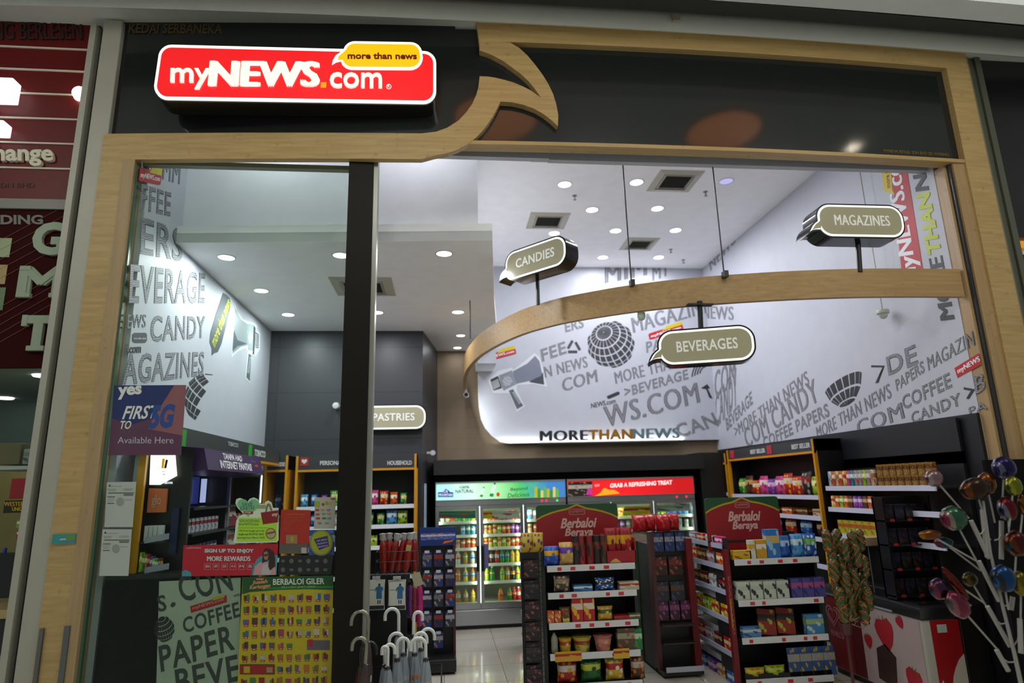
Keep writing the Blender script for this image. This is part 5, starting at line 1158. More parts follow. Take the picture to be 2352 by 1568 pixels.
f2, h2 = fridge('drinks_fridge', 'right three door drinks fridge with red lit head sign', 1.705, 3.54, headmat(('b8141a', 'd8161c', 'e01c20', 'd8161c', 'c01218'), .8), 0, .7, SHZ)
def ft(h, s, ll, lr, ul, c, bold=.02, em=0, up=.0): return TXP(s, ll, lr, ul, mat(c, .5, em=em), 'lettering', h, Y=FYR-.0215-up, th=.002, bold=bold)
ft(h1, 'ICE', (1016, 1131), (1029, 1131), (1016, 1125), 'dfe8f4', .03, .5, .003); ft(h1, 'MOUNTAIN', (1008, 1139), (1039, 1139), (1008, 1133), 'dfe8f4', .03, .5, .003); PXD(((1006, 1141), (1041, 1141), (1041, 1130), (1034, 1130), (1030, 1125), (1024, 1122), (1018, 1126), (1014, 1130), (1006, 1130)), (0, -1, 0), .002, mat('1c4a9c', .5, em=.4), 'blue_emblem', h1, Y=FYR-.0215)
ft(h1, '100%', (1056, 1122), (1078, 1121), (1056, 1116), '3a6a70'); ft(h1, 'NATURAL', (1046, 1132), (1088, 1131), (1046, 1124), '3a6a70')
ft(h1, 'Beyond', (1172, 1129), (1211, 1126), (1173, 1120), '4a6a40', .0); ft(h1, 'Delicious', (1166, 1143), (1215, 1139), (1167, 1133), '4a6a40', .0)
for x, y, s in ((1105, 1132, .8), (1128, 1128, 1.1)):
    PXD([(x-5*s, y+14*s), (x+3*s, y+14*s), (x+10*s, y-8*s), (x+9*s, y-14*s), (x+5*s, y-14*s), (x+1*s, y-8*s)], (0, -1, 0), .002, mat('d8f0e4', .4, em=.5), 'printed_bottle', h1, Y=FYR-.0215); PXD([(x-4*s, y+10*s), (x+4*s, y+12*s), (x+6*s, y+5*s), (x-2*s, y+4*s)], (0, -1, 0), .001, mat('3a9a3a', .4, em=.3), 'printed_band', h1, Y=FYR-.0237)
    PXD([(x+5*s, y-14*s), (x+9*s, y-14*s), (x+10*s, y-18*s), (x+6*s, y-18*s)], (0, -1, 0), .002, mat('1c8a4a', .4, em=.2), 'printed_cap', h1, Y=FYR-.0215)
PXD([(1144+4*cos(i*pi/6), 1135+5*sin(i*pi/6)) for i in range(12)], (0, -1, 0), .002, mat('d8481c', .4, em=.4), 'printed_tomato', h1, Y=FYR-.0215)
for k in range(8): PXD([(1228+k*7, 1144), (1234+k*7, 1144), (1234+k*7, 1118+(k % 3)*4), (1228+k*7, 1118+(k % 3)*4)], (0, -1, 0), .002, mat(('c8b41c', '3a9a2c', 'e0d080', '6ab83a')[k % 4], .4, em=.4), 'printed_bottle', h1, Y=FYR-.0215)
ft(h2, 'GRAB A REFRESHING TREAT', (1401, 1120), (1544, 1112), (1401, 1110), 'f8e4e4', .03, .8); ft(h2, 'NOW', (1366, 1118), (1377, 1117), (1366, 1112), 'f0c8c8', .02, .4); PXD([(1366, 1139), (1424, 1133), (1412, 1125), (1396, 1124), (1391, 1120), (1385, 1122), (1380, 1131)], (0, -1, 0), .002, mat('e8a020', .4, em=.7), 'printed_gold_pile', h2, Y=FYR-.0215)
PXD([(1304, 1141), (1360, 1138), (1360, 1105), (1306, 1107)], (0, -1, 0), .002, pack('2a2420', 'd8c8b8', 'a88a70', .5, 6), 'printed_ice_picture', h2, Y=FYR-.0215); PXD([(1346, 1136), (1360, 1137), (1360, 1120), (1350, 1122)], (0, -1, 0), .001, mat('d838a0', .4, em=.3), 'printed_pink_drink', h2, Y=FYR-.0238)
for h, par, xs2 in ((h1, f1, (1245, 1255, 1280)), (h2, f2, (1555, 1577))):
    for x in xs2:
        a = P(x, 1153 if par is f1 else 1144, Y=FYR-.02); a.z = 1.61; MB().box(a.x-.012, a.x+.012, FYR-.02, FYR-.014, a.z-.012, a.z+.012).build('indicator_lamp', mat('30e060' if x == 1280 else 'ff2020', .4, em=1.5), par)
# stickers inside the doors
for par, pts, m_, nm in ((f1, ((1006, 1190), (1092, 1190), (1093, 1173), (1006, 1174)), pack('1c6a5c', '2c8a6a', 'c83a28'), 'green_header_card'), (f1, ((1110, 1191), (1192, 1190), (1192, 1172), (1110, 1173)), pack('c8c8b8', 'b8b8a8', '8a3030'), 'white_header_card'), (f1, ((1110, 1191), (1130, 1191), (1130, 1173), (1110, 1173)), pack('d8b81c', 'b83028', 'd8b81c'), 'yellow_header_card'),
                        (f2, ((1432, 1184), (1494, 1181), (1494, 1161), (1432, 1163)), pack('c8b41c', 'a82c20', 'd8c850'), 'yellow_header_card'), (f2, ((1506, 1176), (1584, 1172), (1584, 1156), (1506, 1160)), pack('b8bcb8', '9aa09a', '2c5a3c'), 'white_header_card')):
    PXD(pts, (0, -1, 0), .003, m_, nm, par, Y=FYR+.03, lift=.0 if 'yellow' not in nm or par is f2 else .004)
PXD(((1106, 1305), (1122, 1304), (1122, 1248), (1106, 1249)), (0, -1, 0), .003, mat('5a5a8a', .5), 'violet_door_sticker', f1, Y=FYR-.022)
# bottles and cans, only where the doors can be seen
LIQ = {'amber': ('a8781c', '6a4a10'), 'green': ('2c8a30', '1c5a1c'), 'yellow': ('c8b02c', '8a7a1c'), 'red': ('b82c20', '7a1a14'), 'cola': ('5a2414', '2c1008'), 'clear': ('b8c4b8', '8a968a'), 'orange': ('d8741c', '9a4a10'), 'lime': ('9ac02c', '5a7a1c'), 'dark': ('20281c', '10140c')}
def liq(n): return mat(LIQ[n][0], .15, spec=.6)
rr = random.Random(11)
DOORS = [(0, 'left door of left fridge', f1, -.115+.06, .485-.05), (1, 'middle door of left fridge', f1, .485+.06, 1.085-.05), (2, 'right door of left fridge', f1, 1.085+.06, 1.685-.05), (3, 'left door of red headed fridge', f2, 1.705+.06, 2.317-.05), (4, 'middle door of red headed fridge', f2, 2.317+.06, 2.928-.05), (5, 'right door of red headed fridge', f2, 2.928+.06, 3.54-.05)]
PLAN = {1: [('can', ('cream', 'orange', 'red', 'brown', 'brown', 'purple', 'red', 'orange')), ('can', ('cream', 'yellow', 'yellow', 'lime', 'red', 'red', 'purple', 'purple')), ('can', ('yellow', 'yellow', 'lime', 'yellow', 'lime', 'yellow', 'red', 'red')), ('bottle', ('red', 'cola', 'red', 'green', 'green', 'yellow', 'yellow')), ('bottle', ('lime', 'green', None, 'lime', 'amber', 'dark', 'lime')), ('bottle', (None, None, None, 'orange', None, 'green', 'red', 'red'))],
        0: [('can', ('white', 'cream', 'orange', 'green', 'green', 'green', 'lime')), ('can', (None, None, 'cream', None, 'light blue', 'teal', 'light blue')), ('can', (None, 'brown', 'red', 'cream', 'red', 'orange', 'orange')), ('bottle', (None, None, 'clear', 'amber', 'clear')), ('bottle', (None, None, 'amber', 'yellow', 'amber')), ('bottle', (None, None, 'amber', 'amber', 'yellow'))],
        2: [('can', ('light blue', 'silver', 'light blue', 'blue', 'silver', 'blue')), ('can', ('cream', 'red', 'yellow', 'lime', 'red', 'blue'))] , 3: [('can', ('silver', 'blue', 'red', 'lime', 'red', 'blue'))], 4: [('can', ('lime', 'yellow', 'lime', 'yellow', 'yellow', 'lime', 'yellow')), ('can', ('purple', 'purple', 'silver', 'silver', 'red', 'red'))], 5: [('can', ('green', 'lime', 'blue', 'blue', 'blue', 'light blue')), ('can', ('red', 'red', 'orange', 'white', 'white'))]}
for di, dn, par, xa, xb in DOORS:
    for si, (kind, row) in enumerate(PLAN[di]):
        z = SHZ[si]; n = len(row); st_ = ('top', 'second', 'third', 'fourth', 'fifth', 'bottom')[si]
        for k, c in enumerate(row):
            if c is None: continue
            x = xa+(xb-xa)*(k+.5)/n
            if kind == 'can': put('drink_can', 'can', (.062, .062, rr.choice((.115, .13, .12))), PK[c], (x, FYR+.13, z+.001), f'{c} drink can, {nth(k, n)}, {st_} shelf, {dn}', 'can', 'cans on the fridge shelves', rr.uniform(0, 6))
            else: bottle((.064, .064, .185 if si < 5 else .17), liq(c), mat(rr.choice(('c82020', 'd8d8d0', 'd8b020', '2c8a3c')), .4), PK[rr.choice(('white', 'yellow', 'red', 'green', 'blue'))], (x, FYR+.13, z+.001), f'{c} drink bottle, {nth(k, n)}, {st_} shelf, {dn}', 'bottles on the fridge shelves', rr.uniform(0, 6))
put('drink_carton', 'box', (.16, .06, .13), PK['yellow'], (DOORS[1][3]+.07, FYR+.22, SHZ[2]+.001), 'yellow multipack carton behind the cans on the third fridge shelf', 'carton')
# ================================================================ racks by the door
def hookpacks(parent_label, spots, Y, dims, cols, name, cat, group, labf, rz=0):
    for i, (x, z) in enumerate(spots):
        put(name, 'hang', dims, cols[i % len(cols)], (x, Y, z), labf(i), cat, group, rz)
# toy rack
YT = 7.2; tx0, tx1 = P(966, 1300, Y=YT).x, P(1046, 1300, Y=YT).x
t = thing('toy_rack', 'tall black toy rack with blue header standing right of the umbrellas', 'rack', ((tx0+tx1)/2, YT, 0))
MB().box(tx0, tx1, YT+.05, YT+.08, .03, 1.22).build('back_panel', mat('141519', .4), t); MB().box(tx0, tx1, YT-.28, YT+.10, .02, .14, .01).build('base', BLACK, t); MB().box(tx1-.025, tx1, YT-.06, YT+.08, .1, 1.22).build('side_panel', mat('4a1820', .4), t)
hb = MB().box(tx0-.01, tx1+.01, YT+.0, YT+.03, 1.21, 1.40).build('header', mat('17306e', .35), t)
MB().box(tx0, tx1, YT-.003, YT, 1.27, 1.34).build('printed_cars', pack('2a55a8', 'b8bcc8', 'c87a1c', .5, 9), hb)
DEC([(0, .1), (.8, .5), (1, 1), (.6, .75), (.2, .7)], (tx1-.14, YT-.002, 1.22), (.13, 0, 0), (0, 0, .05), mat('d0681c', .5), 'orange_flame', hb, .002)
TC_ = [PK['blue'], PK['red'], PK['orange'], PK['blue'], PK['silver'], PK['purple']]
for j in range(5):
    for k in range(3):
        x = tx0+.07+k*(tx1-tx0-.13)/2; z = 1.0-j*.2; c = ['blue', 'red', 'blue', 'orange', 'blue', 'silver'][(j*2+k) % 6]
        if j == 4 and k != 1: continue
        MB().tube([(x, YT+.05, z+.14), (x, YT-.10, z+.15)], .003, 6).build('hook', STEEL, t); MB().box(x-.025, x+.025, YT-.102, YT-.099, z+.145, z+.172).build('price_ticket', mat('b8bcc8', .5), t)
        put('carded_toy', 'hang', (.095, .03, .15), pack(('143470', '14224a', '2a2c38')[(j*2+k) % 3], ('6a6a74', '8a2a20', '9a9aa4')[(j+k) % 3], ('b07a1c', '8a8a92', '6a1418')[(j+2*k) % 3], .4, 3.4), (x, YT-.05, z), f'carded toy hanging on the toy rack, {("top", "second", "third", "fourth", "lowest")[j]} row, {("left", "middle", "right")[k]}', 'toy', 'carded toys on the toy rack')
# umbrella rack
YR = 5.45; ux0, ux1 = P(842, 1300, Y=YR).x, P(936, 1300, Y=YR).x
t = thing('umbrella_rack', 'black metal umbrella rack with wire basket beside the dark door post', 'rack', ((ux0+ux1)/2, YR, 0))
MB().box(ux0, ux1, YR, YR+.03, .04, 1.12).build('back_panel', mat('131316', .4), t); MB().box(ux0-.1, ux1+.25, 4.32, YR+.03, .02, .06).build('base_tray', BLACK, t); MB().box(ux0, ux1+.02, YR-.03, YR+.03, 1.09, 1.15).build('top_bar', BLACK, t)
bz0, bz1, bx0, bx1 = 1.15, 1.36, P(868, 1250, Y=YR).x, P(958, 1250, Y=YR).x
b = MB()
for z in (bz0+.01, (bz0+bz1)/2, bz1-.03):
    b.tube([(bx0, YR-.13, z), (bx1, YR-.13, z), (bx1, YR+.06, z), (bx0, YR+.06, z), (bx0, YR-.13, z)], .003, 6)
for i in range(9):
    x = bx0+(bx1-bx0)*i/8; b.tube([(x, YR-.13, bz0), (x, YR-.13, bz1-.03)], .002, 5); b.tube([(x, YR-.13, bz0), (x, YR+.06, bz0)], .002, 5)
b.build('wire_basket', mat('3a3a40', .3, .7), t)
b = MB(); gy = 4.80
for z in (.52, .2): b.tube([(-.78, gy-.46, z), (-.02, gy-.46, z), (-.02, gy+.42, z), (-.78, gy+.42, z), (-.78, gy-.46, z)], .006, 6)
for x, y in ((-.78, gy-.46), (-.02, gy-.46), (-.02, gy+.42), (-.78, gy+.42)): b.tube([(x, y, .04), (x, y, .52)], .006, 6)
b.build('umbrella_guard', mat('2c2c30', .3, .7), t)
def umbrella(px, py, Y, hmat, cmat, lab, grp, face, lean=(0, 0), r=.046, name='umbrella'):
    top = P(px, py, Y=Y); L = top.z-.065
    t = thing(name, lab, 'umbrella', (0, 0, 0), grp)
    zc = L-r-.012; s = MB(); pth = [(0, 0, L*.80), (0, 0, zc-.0)]
    for i in range(1, 10): a = pi*i/9; pth.append((face*r*(1-cos(a)), 0, zc+r*sin(a)))
    pth.append((face*2*r, 0, zc-.03)); s.tube(pth, .0125, 10); s.build('crook_handle', hmat, t, 50)
    MB().lathe([(.0125, L*.80-.035), (.02, L*.80-.03), (.02, L*.80), (.0125, L*.80+.005)], (0, 0, 0), 12).build('collar', mat('2a2a2c', .3), t, 40)
    c = MB(); seg = 16; rings = []
    for k, (rr_, z) in enumerate(((.006, .06), (.026, .16), (.036, L*.45), (.034, L*.62), (.024, L*.74), (.016, L*.78))):
        rings.append([c.bm.verts.new((rr_*(1+.22*(i % 2))*cos(2*pi*i/seg+k*.15), rr_*(1+.22*(i % 2))*sin(2*pi*i/seg+k*.15), z)) for i in range(seg)])
    for a, b_ in zip(rings, rings[1:]):
        for i in range(seg): c.bm.faces.new((a[i], a[(i+1) % seg], b_[(i+1) % seg], b_[i]))
    c.build('folded_canopy', cmat, t, 60); MB().lathe([(.004, 0), (.006, .06), (.001, .061)], (0, 0, 0), 8).build('tip', STEEL, t)
    MB().lathe([(.038, L*.56), (.039, L*.58), (.038, L*.60)], (0, 0, 0), 14, cap=False).build('strap', mat('b8642c', .5) if face*px % 3 < 1 else mat('9aa0a4', .5), t)
    t.location = (top.x-face*r, Y, .065); t.rotation_euler = (lean[1], lean[0], 0); return t
HW = mat('d2d6d0', .25); HD = mat('8d8a80', .22, .9); HB = mat('16161a', .2); CW = mat('8b959c', .2); CD = mat('3a2c2c', .25); CM = mat('4a1420', .25)
umbrella(818, 1400, 4.52, HD, CD, 'tall dark metal crook umbrella nearest the door post', 'umbrellas in the floor rack', -1, (.03, 0), .055)
umbrella(812, 1461, 4.44, HD, CD, 'shorter dark metal crook umbrella leaning at the door post', 'umbrellas in the floor rack', -1, (.05, 0), .045)
umbrella(852, 1470, 4.62, HB, CM, 'black crook umbrella between the metal and the white handled ones', 'umbrellas in the floor rack', 1, (-.02, 0), .05)
for px, py, Y, f, lab, r in ((903, 1394, 5.12, -1, 'tallest white crook umbrella below the raincoat packs', .05), (958, 1402, 5.16, 1, 'white crook umbrella below the pink folded umbrella', .032), (982, 1440, 5.2, 1, 'rightmost white crook umbrella with broad curl', .05), (916, 1449, 5.04, -1, 'white crook umbrella just under the tallest one', .05),
                            (972, 1449, 5.08, 1, 'white crook umbrella second from the right end', .045), (931, 1462, 4.98, 1, 'white crook umbrella in the middle of the bunch', .042), (962, 1460, 4.92, -1, 'front white crook umbrella with wide open curl', .052), (900, 1476, 4.90, 1, 'front white crook umbrella, second from the left', .034), (883, 1480, 4.86, -1, 'leftmost white crook umbrella at the front', .02)):
    umbrella(px, py, Y, HW, CW, lab, 'white crook umbrellas', f, (random.uniform(-.03, .03), random.uniform(-.02, .02)), r)
for k, (px, dx, lab) in enumerate(((880, -.02, 'leftmost red umbrella in the wire basket'), (893, .0, 'red umbrella second from left in the wire basket'), (906, .06, 'red umbrella leaning right, third in the wire basket'), (922, .07, 'red umbrella leaning right, fourth in the wire basket'), (938, .05, 'red umbrella with cream tag in the wire basket'), (951, -.01, 'rightmost red umbrella in the wire basket'))):
    x = P(px, 1290, Y=YR-.05).x; t = thing('folded_umbrella', lab, 'umbrella', (0, 0, 0), 'red umbrellas in the basket')
    MB().lathe([(.016, 0), (.03, .04), (.031, .18), (.022, .24), (.018, .245)], seg=12).build('cover', mat(('8c1a14', '9a1e14', '7c1814')[k % 3], .22), t, 50); MB().lathe([(.018, .245), (.028, .26), (.022, .28), (.03, .30), (.001, .305)], seg=10).build('plastic_top', mat('a8a4a4', .15), t, 50)
    if k == 4: MB().box(-.02, .02, -.036, -.032, .16, .21).build('cream_tag', mat('b8a060', .5), t)
    t.location = (x-dx*.5, YR-.05+.03*(k % 2), 1.165); t.rotation_euler = (0, dx*3.0, 0)
for k, (x0, x1, lab) in enumerate(((843, 885, 'left white raincoat pack hanging on the umbrella rack'), (890, 933, 'right white raincoat pack hanging on the umbrella rack'))):
    a, b = P(x0, 1402, Y=YR-.07), P(x1, 1330, Y=YR-.07); cx = (a.x+b.x)/2; w = b.x-a.x; h = b.z-a.z
    t = thing('raincoat_pack', lab, 'raincoat', (cx, YR-.07, a.z), 'raincoat packs')
    MB().pillow(w, h, .04, (cx, YR-.065, a.z), wob=.006).build('pouch', mat('c3c6bb', .2), t, 60)
    y = YR-.092; MB().box(cx-w*.46, cx+w*.46, y+.004, y+.006, a.z+.01, a.z+h*.16).build('navy_band', mat('2a3044', .4), t)
    MB().box(cx-w*.42, cx+w*.42, y+.0, y+.004, a.z+h*.17, a.z+h*.94).build('insert_card', mat('cfd0c8', .4), t)
    fg = MB(); X = cx+w*.18; fg.prism([(X-.022, y-.001, a.z+h*.38), (X+.022, y-.001, a.z+h*.38), (X+.020, y-.001, a.z+h*.68), (X+.028, y-.001, a.z+h*.60), (X+.03, y-.001, a.z+h*.74), (X+.01, y-.001, a.z+h*.80), (X-.01, y-.001, a.z+h*.80), (X-.03, y-.001, a.z+h*.74), (X-.028, y-.001, a.z+h*.60), (X-.020, y-.001, a.z+h*.68)], (0, .001, 0)); fg.build('printed_blue_poncho', mat('2c6a9c', .4), t)
    fg = MB(); fg.ball((X, y, a.z+h*.84), .009, 1, .3, 1.2, 8, 6); fg.build('printed_head', mat('4a3026', .5), t)
    fg = MB(); [fg.box(X+d-.004, X+d+.004, y-.001, y, a.z+h*.22, a.z+h*.34) for d in (-.008, .008)]; fg.build('printed_legs', mat('202024', .5), t)
    TX('raincoat', (cx-w*.36, y, a.z+h*.66), (w*.34, 0, 0), (0, 0, .012), mat('5a5c5c', .5), 'lettering', t, .001)
    MB().box(cx-.03, cx+.03, YR-.09, YR-.088, b.z+.004, b.z+.03).build('price_ticket', mat('c4c4cc', .5), t); MB().tube([(cx, YR, b.z+.01), (cx, YR-.10, b.z+.012)], .003, 6).build('hook', STEEL, t)
for px, py0, py1, c, lab in ((963, 1345, 1440, 'a8246c', 'bright pink folded umbrella hanging right of the raincoats'), (941, 1345, 1420, '5a2a6a', 'violet folded umbrella hanging beside the pink one'), (951, 1350, 1430, '7c1c2c', 'dark red folded umbrella hanging between violet and pink')):
    a, b = P(px, py1, Y=YR+.02), P(px, py0, Y=YR+.02); t = thing('folded_umbrella', lab, 'umbrella', (a.x, YR+.05, a.z)); h = b.z-a.z
    MB().lathe([(.012, 0), (.026, .02), (.028, h*.5), (.024, h*.52), (.028, h*.55), (.024, h*.9), (.012, h)], (a.x, YR+.05, a.z), 12).build('cover', mat(c, .25), t, 50); MB().tube([(a.x, YR+.05, b.z), (a.x, YR+.05, b.z+.03), (a.x-.02, YR+.02, b.z+.03)], .004, 6).build('wrist_loop', BLACK, t)
o = put('price_card', 'box', (.07, .004, .1), mat('a8a48c', .5), (P(963, 1330, Y=YR-.12).x, YR-.14, 1.07), 'tilted cream tag hanging from the wire basket', 'tag', tilt=.1); o.rotation_euler = (.1, -.3, 0)

# ================================================================ gondolas
GREEN = mat('1c4a26', .4)
def header(par, x0, x1, y, z0, z1, sc=1):
    w = x1-x0; h = z1-z0; o = Vector((x0, y, z0))
    pn = MB().prism([o+Vector((w*a, 0, h*b)) for a, b in rrect(0, 1, 0, 1, .05)], (0, .015, 0)).build('header_panel', GREEN, par)
    U, V_ = Vector((w, 0, 0)), Vector((0, 0, h))
    arch = [(0, 0), (1, 0), (1, .72)]+[(1-.5*t-.0, .72+.2*(sin(t*pi/2)**.8)) for t in (.15, .35, .55, .75)]+[(.5, .985)]+[(.5*t, .72+.2*(sin(t*pi/2)**.8)) for t in (.75, .55, .35, .15)]+[(0, .72)]
    DEC([(a, b+.02 if b > .5 else b) for a, b in arch], o, U, V_, mat('a89a20', .4), 'gold_edge', pn, .002); DEC([(a, b-.012 if b > .5 else b) for a, b in arch], o, U, V_, mat('8e1018', .4), 'red_field', pn, .004)
    rr_ = [(.4+.2*a, .80+.11*b) for a, b in rrect(0, 1, 0, 1, .2)]; ri = [(.41+.18*a, .813+.084*b) for a, b in rrect(0, 1, 0, 1, .2)]
    b = MB(); b.ring([o+U*a+V_*c-Vector((0, .006, 0)) for a, c in rr_], [o+U*a+V_*c-Vector((0, .006, 0)) for a, c in ri], (0, .002, 0)); b.build('badge_ring', mat('b06a6a', .5), pn)
    TX('myNEWS', o+U*.42+V_*.825-Vector((0, .004, 0)), U*.16, V_*.06, mat('b88080', .5), 'badge_lettering', pn, .003)
    TX('Berbaloi', o+U*.29+V_*.55-Vector((0, .004, 0)), U*.42, V_*.19+U*.03, mat('d0a8a0', .5), 'script_lettering', pn, .003, bold=.03); TX('Beraya', o+U*.33+V_*.36-Vector((0, .004, 0)), U*.34, V_*.19+U*.03, mat('d0a8a0', .5), 'script_lettering', pn, .003, bold=.03)
    MB().box(x0, x1, y-.006, y, z0+h*.16, z0+h*.21).build('dark_line', mat('3a0c10', .5), pn)
    return pn
def endcap(nm, lab, x0, x1, y, zs_list, ztop, yback, hz, hx):
    t = thing(nm, lab, 'gondola shelf', ((x0+x1)/2, y+.3, 0))
    yb = y+.40
    MB().box(x0-.01, x1+.01, yb, yb+.03, .02, ztop).build('back_panel', mat('0e0e10', .5), t)
    for x in (x0-.035, x1+.005): MB().box(x, x+.03, y+.10, yb+.03, .0, ztop-.02).build('side_post', mat('1a1d20', .4), t)
    MB().box(x0, x1, y+.02, yb, .0, .12).build('plinth', BLACK, t)
    for i, z in enumerate(zs_list):
        s = MB().box(x0, x1, y+.012, yb, z-.016, z).build('shelf', mat('1c1d20', .4), t); MB().box(x0, x1, y, y+.012, z-.045, z+.008).build('price_rail', mat('c9cbcb', .4), s)
        price_tags(s, x0+.04, x1-.03, y, z-.035, 5 if i != 4 else 4, seed=i+int(x0*10))
    if hz: header(t, hx[0], hx[1], yb-.02, hz[0], hz[1])
    b = MB(); b.box(x0+.02, x1-.02, yb+.03, yback, .02, .12); b.box(x0+.36, x1-.36, yb+.03, yback, .12, ztop-.05); b.build('run_core', mat('121214', .5), t)
    for sx, xe in ((-1, x0), (1, x1)):
        for z in zs_list+[.16]:
            s = MB().box(min(xe, xe-sx*.38), max(xe, xe-sx*.38), yb+.03, yback, z-.016, z).build('run_shelf', mat('1c1d20', .4), t)
            MB().box(xe-.006, xe+.006, yb+.05, yback, z-.045, z+.01).build('price_rail', mat('b4b4c4', .4), s)
    return t
Z1 = (1.10, .872, .622, .373, .13)
g1 = endcap('gondola', 'left gondola end facing the door with tall red and green header', .915, 1.72, 5.9, list(Z1), 1.30, 8.0, (1.13, 1.625), (.885, 1.69))
def row(Y, z, items, where, grp=None, x0=None):
    n = len(items)
    for i, (nm, kind, w, d, h, m, x, lab, cat, *ex) in enumerate(items):
        put(nm, kind, (w, d, h), m, (x, Y+d/2+.02, z+.002), lab, cat, ex[0] if ex else grp, ex[1] if len(ex) > 1 else 0)
X1_ = lambda px: P(px, 1280, Y=6.0).x
PR = lambda c1, c2, c3, s=3: pack(c1, c2, c3, .35, s)
row(5.9, Z1[0], [('snack_bag', 'bag', .14, .08, .17, PR('1c3c98', 'd0a020', '3a6ac0'), X1_(1265), 'blue snack bag with yellow print, leftmost on the top endcap shelf', 'snack'),
    ('snack_bag', 'bag', .14, .08, .20, PR('b8924a', '5a3c9c', 'c8a868'), X1_(1300), 'purple and tan nut bag beside the blue snack bag', 'snack')]
    + [('crisps_tube', 'tube', .075, .075, .25, PR(c, '6a2a22', '1a1a1c', 2), X1_(px), lab, 'crisps tube', 'crisps tubes on the top endcap shelf') for c, px, lab in (('2a2024', 1322, 'leftmost dark crisps tube, right of the purple bag'), ('8a1c20', 1334, 'red crisps tube second from the purple bag'), ('7c1a1c', 1353, 'red crisps tube in the middle of the top shelf'), ('241c1c', 1369, 'black crisps tube left of the orange labelled one'), ('4a2c1c', 1384, 'brown crisps tube against the red carton'))]
    , 'top')
t = thing('display_carton', 'red open display carton of snack bags on the top endcap shelf', 'carton', (1.62, 6.0, Z1[0]+.001))
cx0, cx1 = X1_(1388), X1_(1456); RC = mat('94121a', .4); z = Z1[0]+.002
b = MB(); b.box(cx0, cx1, 5.925, 5.933, z, z+.11); b.box(cx0, cx1, 6.10, 6.108, z, z+.26); b.box(cx0, cx0+.008, 5.925, 6.10, z, z+.25); b.box(cx1-.008, cx1, 5.925, 6.10, z, z+.22); b.box(cx0, cx1, 5.925, 6.10, z, z+.006); b.build('carton', RC, t)
DEC([(0, 0), (1, 0), (.8, .35), (.55, .8), (.3, .6)], (cx0+.03, 5.924, z+.01), (.11, 0, 0), (0, 0, .045), mat('c89a5a', .5), 'printed_crisps', t, .002)
for k, dx in enumerate((.07, .145, .215)): put('snack_bag', 'bag', (.12, .05, .30), PR('9c1218', 'c8901c', '6a0c10'), (cx0+dx, 6.0+.025*(k % 2), z+.008), ('left', 'middle', 'right')[k]+' red snack bag in the red display carton', 'snack', 'red bags in the display carton')
put('crisps_tube', 'tube', (.06, .06, .19), PR('9c1c1c', '8a1418', 'c8a060'), (cx1-.055, 5.965, z+.01), 'short red tube in the right corner of the display carton', 'crisps tube')
row(5.9, Z1[1], [('snack_bag', 'bag', .15, .07, .15, PR('3c3430', '8a7460', 'b09070'), X1_(1286), 'dark brown window bag on the second endcap shelf', 'snack'), ('biscuit_pack', 'box', .17, .08, .06, PR('2a6a9c', 'c8d0d4', '183c60'), X1_(1332), 'flat light blue biscuit pack on the second endcap shelf', 'biscuits'),
    ('biscuit_pack', 'bag', .18, .08, .11, PR('1c4a94', '20242c', 'd0d4d8', 5), X1_(1383), 'blue bag with dark biscuits on the second endcap shelf', 'biscuits'), ('biscuit_pack', 'box', .18, .08, .07, PR('b4a890', '9c2c24', 'c8c0b0'), X1_(1436), 'cream and red biscuit pack, rightmost on the second endcap shelf', 'biscuits')], 'second')
row(5.9, Z1[2], [('snack_box', 'box', .055, .06, .10, PR('c0501c', 'c87a3c', 'd8c0a0'), X1_(1258), 'small orange box, leftmost on the third endcap shelf', 'box'), ('snack_box', 'box', .055, .06, .10, PR('b84a1c', 'c87a3c', 'd8c0a0'), X1_(1273), 'small orange box next to the leftmost one', 'box'), ('snack_bag', 'bag', .1, .06, .13, PR('5a2c14', '8a2014', '4a6a20'), X1_(1290), 'brown snack bag left of the tall red boxes', 'snack'), ('snack_box', 'box', .06, .04, .04, PR('b8a428', 'c8b84a', '6a8a2c'), X1_(1291), 'tiny yellow box in front of the brown bag', 'box', None, 0),
    ('tall_box', 'box', .10, .06, .20, PR('a8181a', 'c8b8a8', 'c8a020', 2), X1_(1317), 'left tall red snack box on the third endcap shelf', 'box'), ('tall_box', 'box', .10, .06, .20, PR('a0161a', 'd0c0b0', 'c8a020', 2), X1_(1343), 'right tall red snack box on the third endcap shelf', 'box'),
    ('snack_bag', 'bag', .14, .07, .12, PR('c08a20', '2c5a2c', 'c8a850'), X1_(1380), 'green topped snack bag right of the tall red boxes', 'snack'), ('snack_box', 'box', .14, .08, .04, PR('8c1018', 'a01820', '6a0c14'), X1_(1415), 'flat dark red box on the third endcap shelf', 'box'), ('snack_bag', 'box', .10, .06, .05, PR('3a5a2c', 'b0b09a', 'a03028'), X1_(1444), 'small green and white pack, rightmost on the third endcap shelf', 'snack')], 'third')
bottle((.06, .06, .18), liq('clear'), mat('9a8a50', .4), PK['white'], (X1_(1262), 5.97, Z1[3]+.002), 'clear bottle with gold cap, leftmost on the fourth endcap shelf', None) if False else put('glass_bottle', 'bottle', (.06, .06, .18), mat('8a8a78', .15), (X1_(1265), 5.97, Z1[3]+.002), 'slim pale bottle, leftmost on the fourth endcap shelf', 'bottle')
